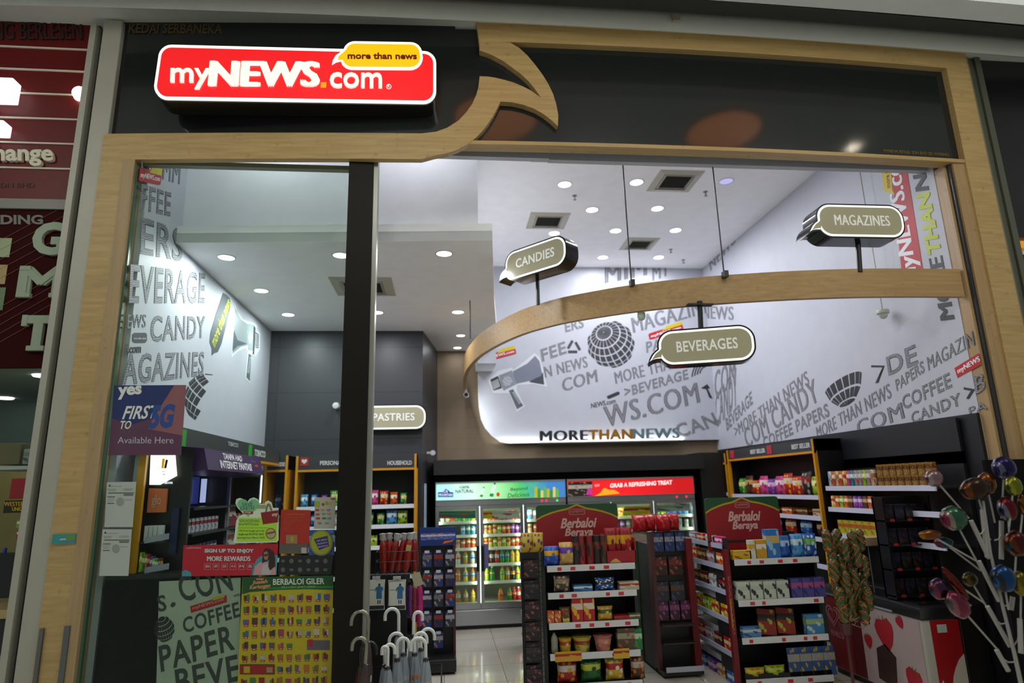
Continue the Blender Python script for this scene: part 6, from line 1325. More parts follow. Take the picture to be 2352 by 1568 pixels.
row(5.9, Z1[3], [('noodle_cup', 'cup', .12, .12, .12, PR('b8981c', 'a8301c', 'c8b860'), X1_(1289), 'narrow yellow noodle cup on the fourth endcap shelf', 'noodle cup'), ('noodle_cup', 'cup', .17, .12, .125, PR('b09a3c', '8a2c1c', '5a7a2c'), X1_(1326), 'wide yellow noodle cup in the middle of the fourth shelf', 'noodle cup'), ('noodle_cup', 'cup', .17, .12, .13, PR('a8605a', 'b87a70', 'c89a50'), X1_(1373), 'pink noodle cup on the fourth endcap shelf', 'noodle cup'),
    ('cereal_box', 'box', .16, .06, .18, PR('4a3a24', '8a8a6a', '9a4a3c', 4), X1_(1422), 'brown and green box right of the pink cup', 'box'), ('slim_box', 'box', .065, .05, .17, PR('1c6a34', 'b0c0a8', '2c8a48'), X1_(1449), 'slim green box, rightmost on the fourth endcap shelf', 'box')], 'fourth')
for x0_, x1_, c in ((1275, 1335, 'c0901c'), (1410, 1445, 'c0a020')):
    a, b2 = P(x0_, 1505, Y=5.895), P(x1_, 1488, Y=5.895); MB().box(a.x, b2.x, 5.894, 5.899, Z1[3]-.055, Z1[3]+.025).build('yellow_promo_strip', pack(c, 'a02018', c), g1)
row(5.9, Z1[4], [('crisps_bag', 'bag', .18, .1, .185, PR('94161a', 'b8b0a4', 'c0901c'), X1_(1290), 'red and white crisps bag, leftmost on the bottom endcap shelf', 'crisps'), ('crisps_bag', 'bag', .19, .1, .185, PR('1c5a24', 'a8b030', '14401c'), X1_(1343), 'green crisps bag on the bottom endcap shelf', 'crisps'), ('crisps_bag', 'bag', .17, .1, .18, PR('c09a1c', '9c1c1c', 'd0c8b0'), X1_(1395), 'yellow and red crisps bag on the bottom endcap shelf', 'crisps'), ('crisps_bag', 'bag', .13, .08, .185, PR('4a2c18', 'a8a090', 'b86a20'), X1_(1445), 'brown crisps bag, rightmost on the bottom endcap shelf', 'crisps')], 'bottom')
# side goods of the left gondola
for zi, z in enumerate(Z1[:4]):
    for k in range(5): put('side_pack', 'box', (.12, .08, .14), PK[('maroon', 'black', 'brown', 'purple', 'red')[(k+zi) % 5]], (1.0, 6.5+k*.28, z+.002), f'dark pack on the aisle side of the left gondola, {("top", "second", "third", "fourth")[zi]} shelf, {ORD[k]} from front', 'pack', 'packs on the left gondola side', pi/2)
# black clip rack left of it
YC = 6.0; cx0, cx1 = P(1197, 1300, Y=YC).x, P(1240, 1300, Y=YC).x
t = thing('clip_rack', 'narrow black wire rack of hanging packs left of the front gondola', 'rack', ((cx0+cx1)/2, YC, 0))
b = MB(); b.box(cx0, cx1, YC+.04, YC+.06, .03, 1.22); b.box(cx0, cx1, YC-.1, YC+.1, .0, .05); b.build('back_panel', BLACK, t)
b = MB()
for k in range(24): b.tube([(cx0, YC-.10, .12+k*.045), (cx1, YC-.10, .12+k*.045)], .003, 5)
for x in (cx0, cx1): b.tube([(x, YC-.10, .03), (x, YC-.10, 1.2)], .004, 5)
b.build('wire_front', mat('24242a', .3, .6), t)
for j in range(6):
    put('hanging_pack', 'hang', (.13, .04, .15), pack('1c1a1e', '3a2a2c', ('a8505c', '4a4a50', '8a5030')[j % 3], .4, 4), ((cx0+cx1)/2, YC-.01, .13+j*.175), f'dark hanging pack in the black wire rack, {("lowest", "fifth from top", "fourth from top", "third from top", "second from top", "topmost")[j]}', 'pack', 'packs in the wire rack')
for k, px in enumerate((1210, 1234)): put('snack_bag', 'bag', (.11, .06, .17), PR('b89a2c', 'c8b050', '6a2c5a'), (P(px, 1240, Y=YC).x, YC+.0, 1.222), ('left', 'right')[k]+' yellow snack bag on top of the black wire rack', 'snack')
# third, farther gondola with hooks
YH = 6.5; hx0, hx1 = 2.07, 2.46
t = thing('hook_gondola', 'narrow dark hook display between the two front gondolas', 'display', (2.26, 6.6, 0))
b = MB(); b.box(hx0, hx1, YH+.06, YH+.10, .02, 1.32); b.box(hx0, hx0+.36, YH+.10, 8.0, .02, 1.2); b.build('panel', mat('121214', .4), t); MB().box(hx0, hx1, YH-.14, YH+.10, .02, .06).build('base', BLACK, t); MB().box(hx0+.02, hx1, YH-.15, YH-.14, .055, .10).build('base_strip', mat('b0b0c0', .4), t)
MB().box(hx0-.005, hx0+.03, YH-.02, YH+.10, .05, 1.32).build('red_post', mat('4a1c20', .4), t); MB().box(hx1-.03, hx1+.035, YH-.02, YH+.10, .05, 1.25).build('red_post', mat('6c1014', .4), t)
for z in (.46, .30): MB().box(hx0+.03, hx1-.03, YH-.10, YH+.06, z-.014, z).build('shelf', mat('2a2420', .4), t)
for j, z in enumerate((1.13, .90, .66, .48)):
    for k in range(3):
        if j in (1, 2) and k == 2: continue
        x = hx0+.09+k*(.115 if j in (0, 3) else .16); w = .10 if j in (0, 3) else .14
        put('hanging_pack', 'hang', (w, .03, .18), pack(('24305c', '301c1a', '28242a', '3c1c30')[j], ('8a8a98', '6a2018', '5a3c1c', '7a3c6a')[j], ('4a5a8a', '9a4a3c', '3a4a7a', 'a05a8a')[j], .4, 4), (x, YH+.03, z), f'hanging pack on the narrow hook display, {("top", "second", "third", "fourth")[j]} row, {ORD[k]} from left', 'pack', 'packs on the hook display')
for k in range(4): put('red_candy_bag', 'bag', (.15, .15, .17), mat('a4101a', .2), (hx0+.0-.10+k*.125, YH+.02+.08*(k % 2), 1.325), f'shiny red puffed bag on top of the hook display, {nth(k, 4)}', 'bag', 'red puffed bags on the hook display')
lb = thing('floral_board', 'green board with red and pink flower print at the left of the hook display', 'board', (2.0, 7.0, 0)); a, b2 = P(1470, 1410, Y=7.0), P(1500, 1240, Y=7.0)
MB().box(a.x, b2.x, 6.98, 7.0, .02, b2.z).build('board', mat('1c5226', .5), lb)
rr2 = random.Random(5)
for k in range(14):
    x, z = rr2.uniform(a.x+.02, b2.x-.02), rr2.uniform(.55, b2.z-.2); r_ = rr2.uniform(.015, .035); b = MB(); b.prism([Vector((x+r_*(1+.3*cos(5*q_))*cos(q_), 6.976, z+r_*(1+.3*cos(5*q_))*sin(q_))) for q_ in [2*pi*i/20 for i in range(20)]], (0, .003, 0)); b.build('printed_flower', mat(rr2.choice(('b02838', 'c05a78', '9c1c24', '2a7a6a')), .5), lb)
# right gondola
Z2 = (1.09, .735, .418, .075)
g2 = endcap('gondola', 'right gondola end facing the door with red and green header', 2.665, 3.485, 5.9, list(Z2), 1.30, 7.0, (1.13, 1.645), (2.585, 3.355))
X2_ = lambda px: P(px, 1280, Y=6.0).x
row(5.9, Z2[0], [('flat_box', 'box', .17, .08, .08, PR('b89a14', 'c0a428', 'a02c1c'), X2_(1698), 'flat yellow box, leftmost on the top shelf of the right gondola', 'box'), ('small_box', 'box', .06, .05, .17, PR('c4c4bc', 'c09a1c', 'b0b0a8'), X2_(1721), 'white and yellow upright box on the right gondola', 'box'), ('small_box', 'box', .10, .06, .17, PR('c0901c', 'd0ccc0', 'b8841c'), X2_(1742), 'yellow upright box on the top shelf of the right gondola', 'box'),
    ('tall_box', 'box', .13, .07, .26, PR('2c6ab0', 'b8a060', '88b0d0', 2), X2_(1770), 'tallest light blue box on the right gondola', 'box'), ('blue_pouch', 'bag', .12, .07, .20, PR('2458a8', '90b4d4', '1c3c80'), X2_(1798), 'left blue pouch on the top shelf of the right gondola', 'pouch'), ('blue_pouch', 'bag', .13, .07, .21, PR('4a90c8', 'b8d0dc', '2c64a8'), X2_(1828), 'middle light blue pouch on the top shelf of the right gondola', 'pouch'), ('blue_pouch', 'bag', .13, .07, .21, PR('1c4a9c', '6aa05a', 'b0c8dc'), X2_(1858), 'right blue pouch with green spot on the right gondola', 'pouch')], 'top')
X3_ = lambda px: P(px, 1370, Y=6.0).x
row(5.9, Z2[1], [('white_carton', 'box', .115, .10, .16, pack('b4bcae', 'aab2a6', '2a2e2c', .4, 2.2), X3_(1701+30*k), f'white carton with dark figure, {nth(k, 4)} of four on the right gondola', 'carton', 'white cartons on the right gondola') for k in range(4)]
    + [('violet_box', 'box', .105, .08, .17, PR('4a4488', '9a4a7a', '2c2c60'), X3_(1823+26*k), f'blue violet box, {nth(k, 3)} of three on the right gondola', 'box', 'violet boxes on the right gondola') for k in range(3)], 'second')
X4_ = lambda px: P(px, 1450, Y=6.0).x
row(5.9, Z2[2], [('small_box', 'box', .17, .07, .09, PR('4a78a8', 'a8b4bc', '2c3c50'), X4_(1719), 'small blue box, leftmost on the third shelf of the right gondola', 'box'), ('blue_pack', 'box', .17, .06, .17, PR('3c7ca8', '8aa878', 'b0c0c8'), X4_(1864), 'blue and green pack, rightmost on the third shelf', 'pack')], 'third')
for k, px in enumerate((1763, 1807)):
    o = put('picture_book', 'box', (.17, .02, .22), pack('8a2c1c', '2c2a28', 'a8a034', .4, 3), (X4_(px), 6.0, Z2[2]+.002), ('left', 'right')[k]+' slanted orange edged picture book on the right gondola', 'book', None, 0, -.25); o.rotation_euler = (-.25, .12, 0)
X5_ = lambda px: P(px, 1530, Y=6.0).x
row(5.9, Z2[3], [('snack_bag', 'bag', .19, .08, .09, PR('a8941c', 'b8a838', 'a0601c'), X5_(1728), 'yellow bag lying left on the bottom shelf of the right gondola', 'snack'), ('snack_bag', 'bag', .19, .08, .10, PR('9aa01c', 'b0b038', '3c8a2c'), X5_(1774), 'yellow green bag beside the yellow one at the bottom', 'snack')]
    + [('hanging_pack', 'hang', .11, .04, .24, PR('2c4a7c', '8a8a90', 'a8902c', 4), X5_(1816+27*k), f'hanging blue pack, {nth(k, 4)} on the lowest bay of the right gondola', 'pack', 'hanging packs on the right gondola') for k in range(4)], 'bottom')
# left flank of the right gondola, its red end posts
for i, (px, lab) in enumerate(((1655, 'near'), (1578, 'far'))):
    xx = 2.60; Y_ = 5.985 if i == 0 else 6.98
    b = MB(); b.box(xx, xx+.045 if i == 0 else xx+.04, Y_-.02, Y_+.03, .0, 1.18); p_ = b.build('red_end_post', mat('6a0e14', .4), g2)
    TX('myNEWS', (xx+.034 if False else xx+.032, Y_-.0205, .45), (0, 0, .5), (-.02, 0, 0), mat('a86a68', .5), 'upright_lettering', p_, .001)
    MB().box(xx+.008, xx+.02, Y_-.022, Y_-.02, .5, .75).build('gold_line', mat('a0701c', .5), p_)
zl_ = [P(1620, y, X=2.62).z for y in (1247, 1292, 1343, 1400, 1467, 1535)]
for i, z in enumerate(zl_):
    MB().box(2.605, 2.615, 6.03, 6.96, z-.02, z+.025).build('flank_rail', mat('aab0c4', .4), g2); MB().box(2.615, 2.66, 6.03, 6.96, z-.02, z-.005).build('flank_shelf', mat('1c1d20', .4), g2)
    for k in range(4): put('flank_pack', 'box', (.16, .05, .13 if i else .09), PK[(('pink', 'white', 'red', 'silver'), ('orange', 'silver', 'brown', 'orange'), ('black', 'white', 'maroon', 'brown'), ('yellow', 'yellow', 'lime', 'yellow'), ('red', 'maroon', 'silver', 'red'), ('blue', 'cream', 'purple', 'blue'))[i][k]], (2.646, 6.13+k*.22, z-.003), f'pack on the narrow flank of the right gondola, {("top", "second", "third", "fourth", "fifth", "lowest")[i]} shelf, {ORD[k]} from front', 'pack', 'packs on the right gondola flank', -pi/2)

# ================================================================ right side of the shop
def wallunit(nm, lab, y0, y1, zt, zb, shelves, frame=True, xf=4.02):
    t = thing(nm, lab, 'shelf unit', (4.2, (y0+y1)/2, 0))
    MB().box(4.33, 4.365, y0, y1, .02, zt).build('back_panel', mat('101013', .5), t)
    if frame:
        MB().box(xf, 4.33, y0, y1, zb, zt).build('header', mat('35363a', .4), t); MB().box(xf-.006, xf+.02, y0, y1, zb-.025, zb).build('yellow_rail', YELLOW, t)
        for y in (y0, y1-.03): MB().box(xf-.008, xf+.03, y, y+.03, .02, zt).build('yellow_post', YELLOW, t)
        for y in (y0, y1-.02): MB().box(xf+.03, 4.33, y, y+.02, .02, zt).build('side_panel', mat('121215', .4), t)
    for z in shelves:
        s = MB().box(xf+.015, 4.33, y0+.03, y1-.03, z-.018, z).build('shelf', mat('222226', .4), t); MB().box(xf, xf+.015, y0+.03, y1-.03, z-.035, z+.012).build('price_rail', mat('c4c4d8', .4), s)
    return t
wu = wallunit('wall_shelf_unit', 'yellow framed wall shelf unit with BEST SELLER header on the right', 6.62, 8.80, 2.235, 2.105, (1.62, 1.40, 1.18, .9))
for px, py in ((1682, 1045), (1767, 1030)):
    a = P(px, py, X=4.018); MB().box(4.014, 4.018, a.y-.06, a.y+.06, 2.12, 2.225).build('red_icon', mat('b02838', .5), wu)
for x0_, x1_ in ((1724, 1757), (1820, 1862)):
    a, b2 = P(x0_, 1040, X=4.018), P(x1_, 1030, X=4.018); TX('BEST SELLER', (4.018, a.y, 2.145), (0, b2.y-a.y, 0), (0, 0, .055), mat('c8c8c8', .5), 'lettering', wu, .003, bold=.03)
wu2 = wallunit('wall_shelf_unit', 'small yellow framed shelf unit in the far right corner by the fridge', 8.86, 9.62, 2.20, 2.07, (1.64, 1.42, 1.2, .95))
MB().box(4.014, 4.018, 9.40, 9.50, 2.09, 2.18).build('red_icon', mat('b02838', .5), wu2); TX('SNACKS', (4.018, 9.2, 2.11), (0, -.25, 0), (0, 0, .04), mat('a8a8a8', .5), 'lettering', wu2, .003, bold=.03)
for k in range(10):
    c = ('green', 'brown', 'red', 'pink', 'purple', 'pink', 'red', 'red', 'black', 'lime')[k]; put('candy_bag', 'bag', (.20, .08, (.22, .25, .19, .24, .20, .23, .26, .22, .27, .21)[k]), PK[c], (4.12, 8.6-k*.2, 1.622), f'{c} candy bag, {nth(k, 10)} on the best seller top shelf', 'candy', 'candy bags on the best seller shelf', -pi/2)
for k in range(6): put('snack_tub', 'box', (.22, .08, .08), PK[('orange', 'cream', 'brown', 'orange', 'brown', 'cream')[k]], (4.12, 8.45-k*.33, 1.402), f'low tub, {nth(k, 6)} on the second best seller shelf', 'tub', 'tubs on the best seller shelf', -pi/2)
for k in range(6): put('snack_bag', 'bag', (.22, .08, .17), PK[('maroon', 'red', 'purple', 'red', 'blue', 'maroon')[k]], (4.12, 8.45-k*.33, 1.182), f'bag, {nth(k, 6)} on the third best seller shelf', 'snack', 'bags on the third best seller shelf', -pi/2)
for j, z in enumerate((1.642, 1.422, 1.202)):
    for k in range(4): put('corner_pack', 'box', (.12, .07, .16), PK[(('red', 'orange', 'blue', 'red'), ('brown', 'lime', 'yellow', 'brown'), ('black', 'silver', 'red', 'black'))[j][k]], (4.12, 9.45-k*.14, z), f'{(("red", "orange", "blue", "red"), ("brown", "lime", "yellow", "brown"), ("black", "silver", "red", "black"))[j][k]} pack, {nth(k, 4)} on the {("top", "second", "third")[j]} far corner shelf', 'pack', 'packs on the far corner shelves', -pi/2)
wu3 = wallunit('wall_shelf_run', 'long black wall shelf of cans and tins behind the lollipops', 4.98, 6.60, 2.0, 1.9, (1.715, 1.50, 1.24), False, 4.06)
MB().box(4.33, 4.36, 4.98, 6.60, 1.9, 2.28).build('upper_panel', mat('15161c', .4), wu3)
for k in range(12):
    c = ('white', 'orange', 'cream', 'orange', 'yellow', 'pink', 'teal', 'silver', 'silver', 'lime', 'silver', 'cream')[k]; put('drink_can', 'can', (.058, .058, .16), PK[c], (4.11, 6.52-k*.063, 1.718), f'tall {c} can, {nth(k)} on the top wall shelf behind the lollipops', 'can', 'tall cans on the right wall shelf')
for j in range(2):
    for k in range(8): put('food_tin', 'tin', (.085, .085, .10), pack('7c5a1c', '5a2c14', 'a8782c', .35, 4), (4.12, 5.72-k*.09, 1.718+j*.101), f'gold brown tin in the {("lower", "upper")[j]} row, {nth(k, 8)} on the top wall shelf', 'tin', 'stacked tins on the right wall shelf')
for k in range(9):
    c = ('yellow', 'orange', 'lime', 'orange', 'brown', 'purple', 'purple', 'brown', 'orange')[k]; put('drink_can', 'can', (.062, .062, .125), PK[c], (4.11, 6.52-k*.075, 1.503), f'{c} can, {nth(k)} on the second wall shelf behind the lollipops', 'can', 'cans on the second right wall shelf')
for k in range(6): put('food_box', 'box', (.10, .08, .14), PR('b09a1c', 'a8501c', '5a7a24'), (4.12, 6.42-k*.105, 1.243), f'yellow food box, {nth(k, 6)} on the third wall shelf', 'box', 'yellow boxes on the third right wall shelf', -pi/2)
# ice cream freezer
XF = 3.74; fy0, fy1 = 5.0, 5.72
t = thing('ice_cream_freezer', 'ice cream freezer with strawberry print sides and black lid', 'freezer', (4.0, 5.5, 0))
b = MB(); b.box(XF, 4.06, fy0, 6.32, .04, .70, .03); b.build('cabinet', mat('96938a', .35), t, 30); b = MB(); b.box(XF-.01, 4.07, fy0-.012, 6.33, .695, .79, .02); b.build('lid_frame', mat('18181a', .3), t, 30); MB().box(XF+.06, 4.0, fy0+.08, 6.2, .786, .80).build('sliding_lid', mat('15151a', .12), t)
MB().box(XF-.012, XF+.0, fy0+.32, 6.3, .70, .715).build('chrome_edge', mat('a8a8b4', .3, .5), t)
MB().box(XF+.03, 4.04, fy0+.02, 6.30, 0, .05).build('plinth', BLACK, t)
rp = MB().box(XF-.006, XF, 5.95, 6.30, .06, .69).build('red_heart_panel', mat('86101a', .35), t)
o_ = Vector((XF-.007, 6.20, .52)); HM = mat('b87078', .4)
for s0, s1 in ((.11, .094), (.078, .062), (.045, .001)):
    def hp(r, i): q_ = 2*pi*i/32; return o_+Vector((0, -r*sin(q_)**3, r*(13*cos(q_)-5*cos(2*q_)-2*cos(3*q_)-cos(4*q_))/16))
    b = MB(); b.ring([hp(s0, i) for i in range(32)], [hp(s1, i) for i in range(32)], (-.002, 0, 0)); b.build('heart_outline', HM if s0 > .05 else mat('9c2430', .4), rp)
TX("WALL'S", (XF-.006, 6.27, .33), (0, -.20, 0), (0, 0, .055), HM, 'lettering', rp, .002, bold=.03)
sp2 = MB().box(XF-.005, XF+.001, fy0+.03, 5.78, .06, .685).build('strawberry_print', mat('948380', .4), t); MB().box(XF-.006, XF, 5.78, 5.95, .06, .69).build('dark_red_panel', mat('4a0c10', .4), t)
def berry(y, z, r, rot):
    pts = [(.0, -1.15), (.5, -.75), (.85, -.1), (.9, .4), (.55, .8), (0, .72), (-.55, .8), (-.9, .4), (-.85, -.1), (-.5, -.75)]
    b = MB(); b.prism([Vector((XF-.0055, y-r*(a*cos(rot)-c*sin(rot)), z+r*(a*sin(rot)+c*cos(rot)))) for a, c in pts], (-.002, 0, 0)); b.build('printed_strawberry', mat('8c1420', .35), sp2)
    for k in range(4): q_ = rot+pi/2-.6+k*.4; c = Vector((XF-.008, y-r*.75*cos(q_), z+r*.75*sin(q_))); b = MB(); b.prism([c+Vector((0, 0, -.006)), c+Vector((0, -.03*cos(q_)*r/.1, .03*sin(q_)*r/.1)), c+Vector((0, .01, .006))], (-.001, 0, 0)); b.build('printed_leaf', mat('3a5a24', .5), sp2)
berry(5.46, .52, .13, .2); berry(5.18, .22, .10, -.25); berry(5.70, .40, .06, .1); berry(5.25, .64, .05, .5)
b = MB(); b.prism([Vector((XF-.0055, y, z)) for y, z in ((5.62, .12), (5.40, .08), (5.36, .34), (5.48, .42), (5.60, .36))], (-.002, 0, 0)); b.build('printed_chocolate', mat('2c1814', .4), sp2)
er = MB().box(XF+.07, 4.05, fy0-.006, fy0, .06, .69).build('red_end_panel', mat('8a1014', .35), t)
b = MB(); b.prism([Vector((XF+x, fy0-.007, z)) for x, z in ((.07, .06), (.31, .06), (.31, .44), (.26, .40), (.22, .34), (.19, .28), (.17, .20), (.14, .22), (.12, .16), (.10, .26), (.085, .24), (.07, .14))], (0, -.002, 0)); b.build('cream_splash', mat('b0aa9c', .4), er)
MB().box(XF+.12, XF+.20, fy0-.009, fy0-.006, .60, .66).build('white_label', mat('9aa8a0', .5), er); MB().box(XF+.08, XF+.2, fy0-.011, fy0-.009, .08, .13).build('energy_label', pack('b8a820', 'c8c8b8', '3c7a2c'), er)
o = MB().box(4.08, 4.30, 5.02, 6.3, 0, .795, .01).build('dark_cabinet', mat('111114', .35)); tag(o, 'dark plain cabinet between the ice cream freezer and the right wall', 'cabinet')
# black merchandiser on the freezer
t = thing('black_merchandiser', 'black rack with red price dots standing on the freezer', 'rack', (4.0, 5.35, .80)); mx0, mx1 = P(2030, 1200, Y=5.30).x, P(2140, 1200, Y=5.30).x; mz1 = P(2080, 1140, Y=5.3).z
b = MB(); b.box(mx0, mx1, 5.40, 5.42, .80, mz1); b.box(mx0, mx0+.015, 5.28, 5.42, .80, mz1); b.box(mx1-.015, mx1, 5.28, 5.42, .80, mz1); b.build('panel', mat('0f0f12', .3), t)
for z in (.83, 1.04, 1.24, 1.44):
    s = MB().box(mx0, mx1, 5.27, 5.40, z-.012, z).build('shelf', mat('17171b', .3), t)
    for k in range(3): a = mx0+.06+k*(mx1-mx0-.12)/2; MB().box(a-.02, a+.02, 5.266, 5.27, z-.01, z+.012).build('red_price_dot', mat('8c1c1c', .5), s)
for j, z in enumerate((.831, 1.041, 1.241, 1.441)):
    for k in range(4): put('dark_pack', 'box', (.085, .05, .13), pack('141418', '1e1a2c', ('4a1c1c', '1c2440', '3a2c14')[(j+k) % 3], .3, 3), (mx0+.07+k*(mx1-mx0-.14)/3, 5.34, z), f'dark pack in the black rack on the freezer, {("lowest", "third", "second", "top")[j]} shelf, {nth(k, 4)}', 'pack', 'dark packs in the black rack')
put('card_box', 'box', (.34, .2, .07), mat('a08a68', .5), (P(2010, 1240, Y=5.75).x, 5.75, P(2010, 1250, Y=5.75).z), 'open tan carton left of the black rack above the freezer', 'box')
t = thing('box_stand', 'thin metal stand under the tan carton above the freezer', 'stand', (3.9, 5.75, .8)); a = P(2010, 1250, Y=5.75)
b = MB(); [b.tube([(a.x+dx, 5.75+dy, .80), (a.x+dx, 5.75+dy, a.z)], .006, 6) for dx in (-.12, .12) for dy in (-.07, .07)]; b.box(a.x-.16, a.x+.16, 5.66, 5.84, a.z-.01, a.z-.001); b.build('frame', mat('5c6064', .3, .6), t)

# ================================================================ lollipops in front
SW4 = swirl(['113f14', '6a1c06', 'a07a0a', '7a1206', '0c3a28', '8a3a08', '1c4a12'], 5.5, .3, 0, .8)
YL = 4.85
sx = P(1948, 1480, Y=YL)
t = thing('lollipop_stand', 'thin stand carrying the bunch of twisted rainbow lollipops', 'stand', (sx.x, YL, 0))
MB().lathe([(.14, 0), (.14, .015), (.02, .03), (.012, .035), (.012, .78), (.001, .782)], (sx.x, YL, 0), 16).build('pole', mat('3c0e12', .4), t, 40); MB().lathe([(.035, .66), (.045, .74), (.038, .74), (.03, .67)], (sx.x, YL, 0), 18).build('holder_cup', mat('3c0e12', .3), t, 40)
for k, (px, py) in enumerate(((1900, 1242), (1912, 1275), (1924, 1240), (1940, 1262), (1958, 1245), (1975, 1240), (1915, 1310), (1932, 1300), (1950, 1300), (1968, 1275), (1985, 1300), (1922, 1345), (1942, 1335), (1962, 1330), (1984, 1340), (1930, 1375), (1952, 1370), (1975, 1375), (1994, 1375), (1938, 1405), (1962, 1400), (1985, 1408))):
    row_ = ('at the top', 'in the upper half', 'in the lower half', 'at the bottom')[0 if py < 1265 else 1 if py < 1320 else 2 if py < 1380 else 3]
    c = P(px, py, Y=YL-.06+.04*(k % 3)); lt = thing('twisted_lollipop', f'twisted rainbow lollipop {row_} of the bunch, {ORD[k]} counted from the upper left', 'lollipop', (0, 0, 0), 'twisted rainbow lollipops')
    h = .17; b = MB(); seg = 12; R_ = []
    for i in range(17):
        z = -h/2+h*i/16; f = .034*min(1, sqrt(max(0.02, 1-(abs(i-8)/8.3)**4)))
        R_.append([b.bm.verts.new((f*(1+.22*cos(3*(2*pi*s_/seg+i*.55)))*cos(2*pi*s_/seg), f*(1+.22*cos(3*(2*pi*s_/seg+i*.55)))*sin(2*pi*s_/seg), z)) for s_ in range(seg)])
    for p_, q_ in zip(R_, R_[1:]):
        for s_ in range(seg): b.bm.faces.new((p_[s_], p_[(s_+1) % seg], q_[(s_+1) % seg], q_[s_]))
    b.bm.faces.new(R_[0][::-1]); b.bm.faces.new(R_[-1]); b.build('twisted_candy', SW4, lt, 70)
    d = Vector((sx.x, YL, .72))-c; d = Matrix.Rotation(-k*.9, 3, 'Z') @ d; b = MB(); b.tube([(0, 0, -h/2), (d.x*.15, d.y*.15, -h/2-.02), (d.x*.9, d.y*.9, d.z+.02)], .0025, 6); b.build('stick', mat('7a6a50', .4), lt)
    lt.location = c; lt.rotation_euler = (0, 0, k*.9)
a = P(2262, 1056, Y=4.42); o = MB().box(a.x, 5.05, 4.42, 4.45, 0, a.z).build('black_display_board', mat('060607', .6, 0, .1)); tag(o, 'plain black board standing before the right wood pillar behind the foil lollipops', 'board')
# foil lollipops on a white branching stand
YB_ = 3.25
t = thing('branching_stand', 'white branching display stand holding large foil lollipops at the right edge', 'stand', P(2345, 1568, Y=YB_))
BW = mat('8e8c86', .45)
base = P(2360, 1640, Y=YB_); top = P(2290, 1350, Y=YB_)
trunk = [(base.x, YB_, 0.03), (base.x, YB_, base.z), tuple(P(2330, 1500, Y=YB_)), tuple(P(2305, 1400, Y=YB_)), tuple(P(2275, 1270, Y=YB_)), tuple(P(2258, 1150, Y=YB_))]
MB().tube(trunk, [.014, .011, .009, .008, .007, .006], 10).build('trunk', BW, t, 50); MB().lathe([(.2, 0), (.2, .02), (.03, .04), (.02, .06)], (base.x, YB_, 0), 24).build('foot', BW, t, 40)
LOL = []
def foil(px, py, rx, ry, cols, lab, stem, sock, Y=YB_, tilt=0, metal=.75):
    cols = ['%02x%02x%02x' % tuple(int(int(h[i:i+2], 16)*.6) for i in (0, 2, 4)) for h in cols]
    c = P(px, py, Y=Y); k = Y/FPX; e = P(*stem, Y=Y+.01)
    lt = thing('foil_lollipop', lab, 'lollipop', (0, 0, 0), 'foil lollipops on the white stand')
    b = MB(); b.ball((0, 0, 0), 1, rx*k, min(rx, ry)*k*.8, ry*k, 18, 12)
    for v in b.bm.verts: 
        q_ = atan2(v.co.z, v.co.x); v.co *= 1+.035*sin(q_*9)
        a, z = v.co.x, v.co.z; v.co.x = a*cos(tilt)-z*sin(tilt); v.co.z = a*sin(tilt)+z*cos(tilt)
    b.build('foil_wrapped_candy', swirl(cols, 3.2/(rx*k)*.05, .22, metal, 6), lt, 60)
    d = e-c; b = MB(); b.tube([d*.0, d], .0045, 7); b.build('stick', BW, lt, 50)
    u = d.normalized(); b = MB(); b.lathe([(.001, .0), (ry*k*.35, -.012), (.012, .02), (.001, .02)], (0, 0, 0), 10)
    lt.location = c
    if sock:
        s0, s1 = P(*sock[0], Y=Y+.01), P(*sock[1], Y=Y+.01); MB().tube([s0, s1], .0115, 10).build('socket', BW, t, 50)
        br = P(*sock[2], Y=YB_); m_ = s0.lerp(s1, .35); MB().tube([m_, m_.lerp(br, .5)+Vector((0, 0, -.012)), br], .004, 6).build('branch', BW, t, 50)
foil(2145, 1098, 22, 20, ['c89aa4', 'd8c8cc', 'a8485c', 'c0b0b0'], 'pink and white foil lollipop, topmost at the left of the stand', (2225, 1190), ((2230, 1195), (2272, 1282), (2262, 1215)))
foil(2190, 1190, 31, 29, ['4a8a6a', 'c8b8b0', 'a83a5a', '7aa03c', 'c8c0a0'], 'round green and pink patterned foil lollipop', (2255, 1310), ((2248, 1288), (2295, 1380), (2285, 1330)))
foil(2136, 1228, 29, 11, ['a85a0c', 'd08a1c', '4a4030', 'c87410'], 'flat orange foil lollipop seen edge on', (2250, 1292), None, YB_, 0)
foil(2168, 1246, 24, 13, ['1c5a6a', '8a2a5a', '3a6a3c', '20304a'], 'dark teal and magenta foil lollipop under the orange one', (2252, 1310), None, YB_+.08)
foil(2240, 1122, 40, 26, ['4a2c18', '8a4a1c', '2a2420', 'a8683c'], 'wide brown and copper foil lollipop', (2262, 1190), ((2256, 1170), (2268, 1280), (2275, 1240)), YB_, .2)
foil(2266, 1110, 22, 26, ['a85a14', 'd0801c', '7a3c0c', 'c8742c'], 'bright copper foil lollipop behind the brown one', (2285, 1200), None, YB_+.09)
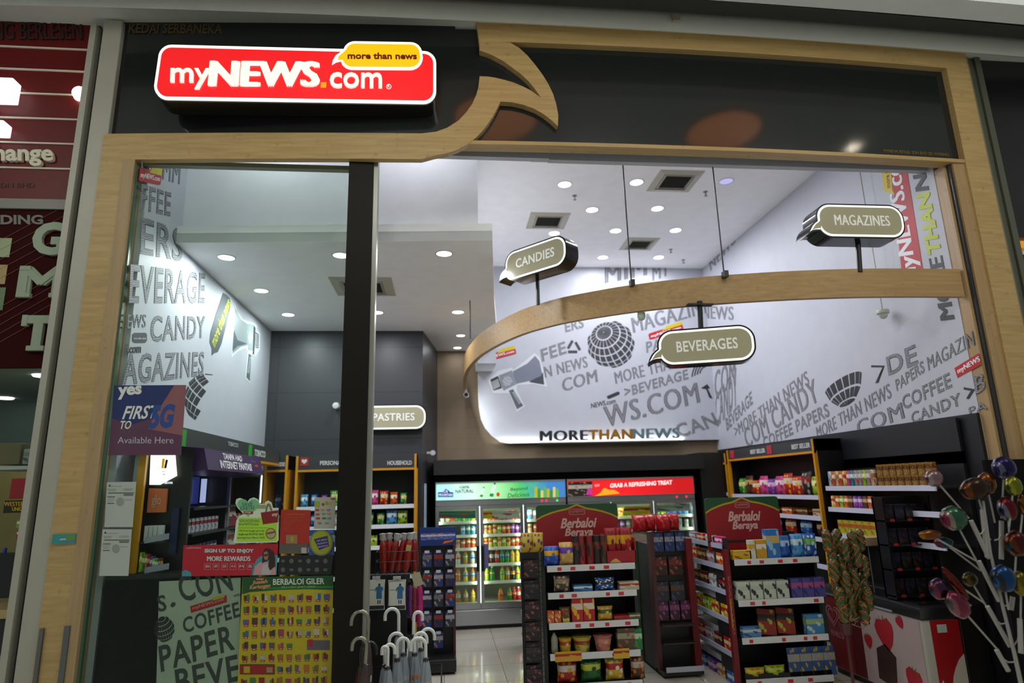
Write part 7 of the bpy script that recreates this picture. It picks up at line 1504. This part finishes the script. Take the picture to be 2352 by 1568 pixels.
foil(2306, 1074, 28, 28, ['2a2470', '8a8ab0', '4a3c9a', 'c8c4c0'], 'blue violet foil lollipop, highest on the stand', (2300, 1190), ((2300, 1196), (2300, 1284), (2285, 1240)), YB_+.05)
foil(2328, 1116, 20, 24, ['a8a81c', 'c8c83c', '5a7a1c', 'd8d060'], 'bright yellow foil lollipop near the right edge', (2318, 1210), None, YB_-.03)
foil(2314, 1168, 23, 29, ['8c1420', '9a9aa8', '2a2a60', 'b02028'], 'red and blue foil lollipop below the yellow one', (2320, 1250), None)
foil(2350, 1160, 12, 26, ['b0601c', '6a3a10', 'c8842c', '4a2c10'], 'orange foil lollipop cut by the right picture edge', (2340, 1260), None, YB_-.02)
foil(2335, 1248, 28, 30, ['6a1c1c', '8a3c14', '2a5a6a', '3a2c1c'], 'dark red and orange foil lollipop at the right edge, middle height', (2330, 1340), ((2326, 1370), (2322, 1400), (2300, 1390)))
foil(2305, 1328, 28, 31, ['1c5aa0', '3a3c44', '2c7ac0', '183c70'], 'bright blue foil lollipop in the middle of the stand', (2316, 1400), None, YB_-.05)
foil(2345, 1340, 22, 28, ['8a7a14', 'b8a01c', '4a4414', '2a2c20'], 'dark yellow foil lollipop right of the blue one', (2344, 1430), ((2342, 1420), (2345, 1500), (2330, 1480)), YB_-.05)
foil(2157, 1352, 22, 24, ['5a2c5a', '9a3c4a', '4a4a8a', '8a6a70'], 'purple and red foil lollipop low at the left', (2230, 1390), None, YB_+.06)
foil(2200, 1388, 24, 33, ['a83a5a', 'c0788a', '6a6a60', '8a2c4a'], 'pink and grey egg shaped foil lollipop, lowest at the left', (2290, 1490), ((2289, 1492), (2316, 1540), (2330, 1520)), YB_, .55)
foil(2195, 1340, 10, 45, ['8c1c0c', 'b03414', '6a140a', 'a02c10'], 'slim orange red foil lollipop pointing up left', (2262, 1385), ((2268, 1392), (2320, 1484), (2312, 1430)), YB_+.03, .62)
foil(2228, 1330, 18, 16, ['5a4a10', '7a6a1c', '2c2c1c', '8a7a24'], 'small dull gold foil lollipop between the red and blue ones', (2270, 1400), None, YB_+.1)
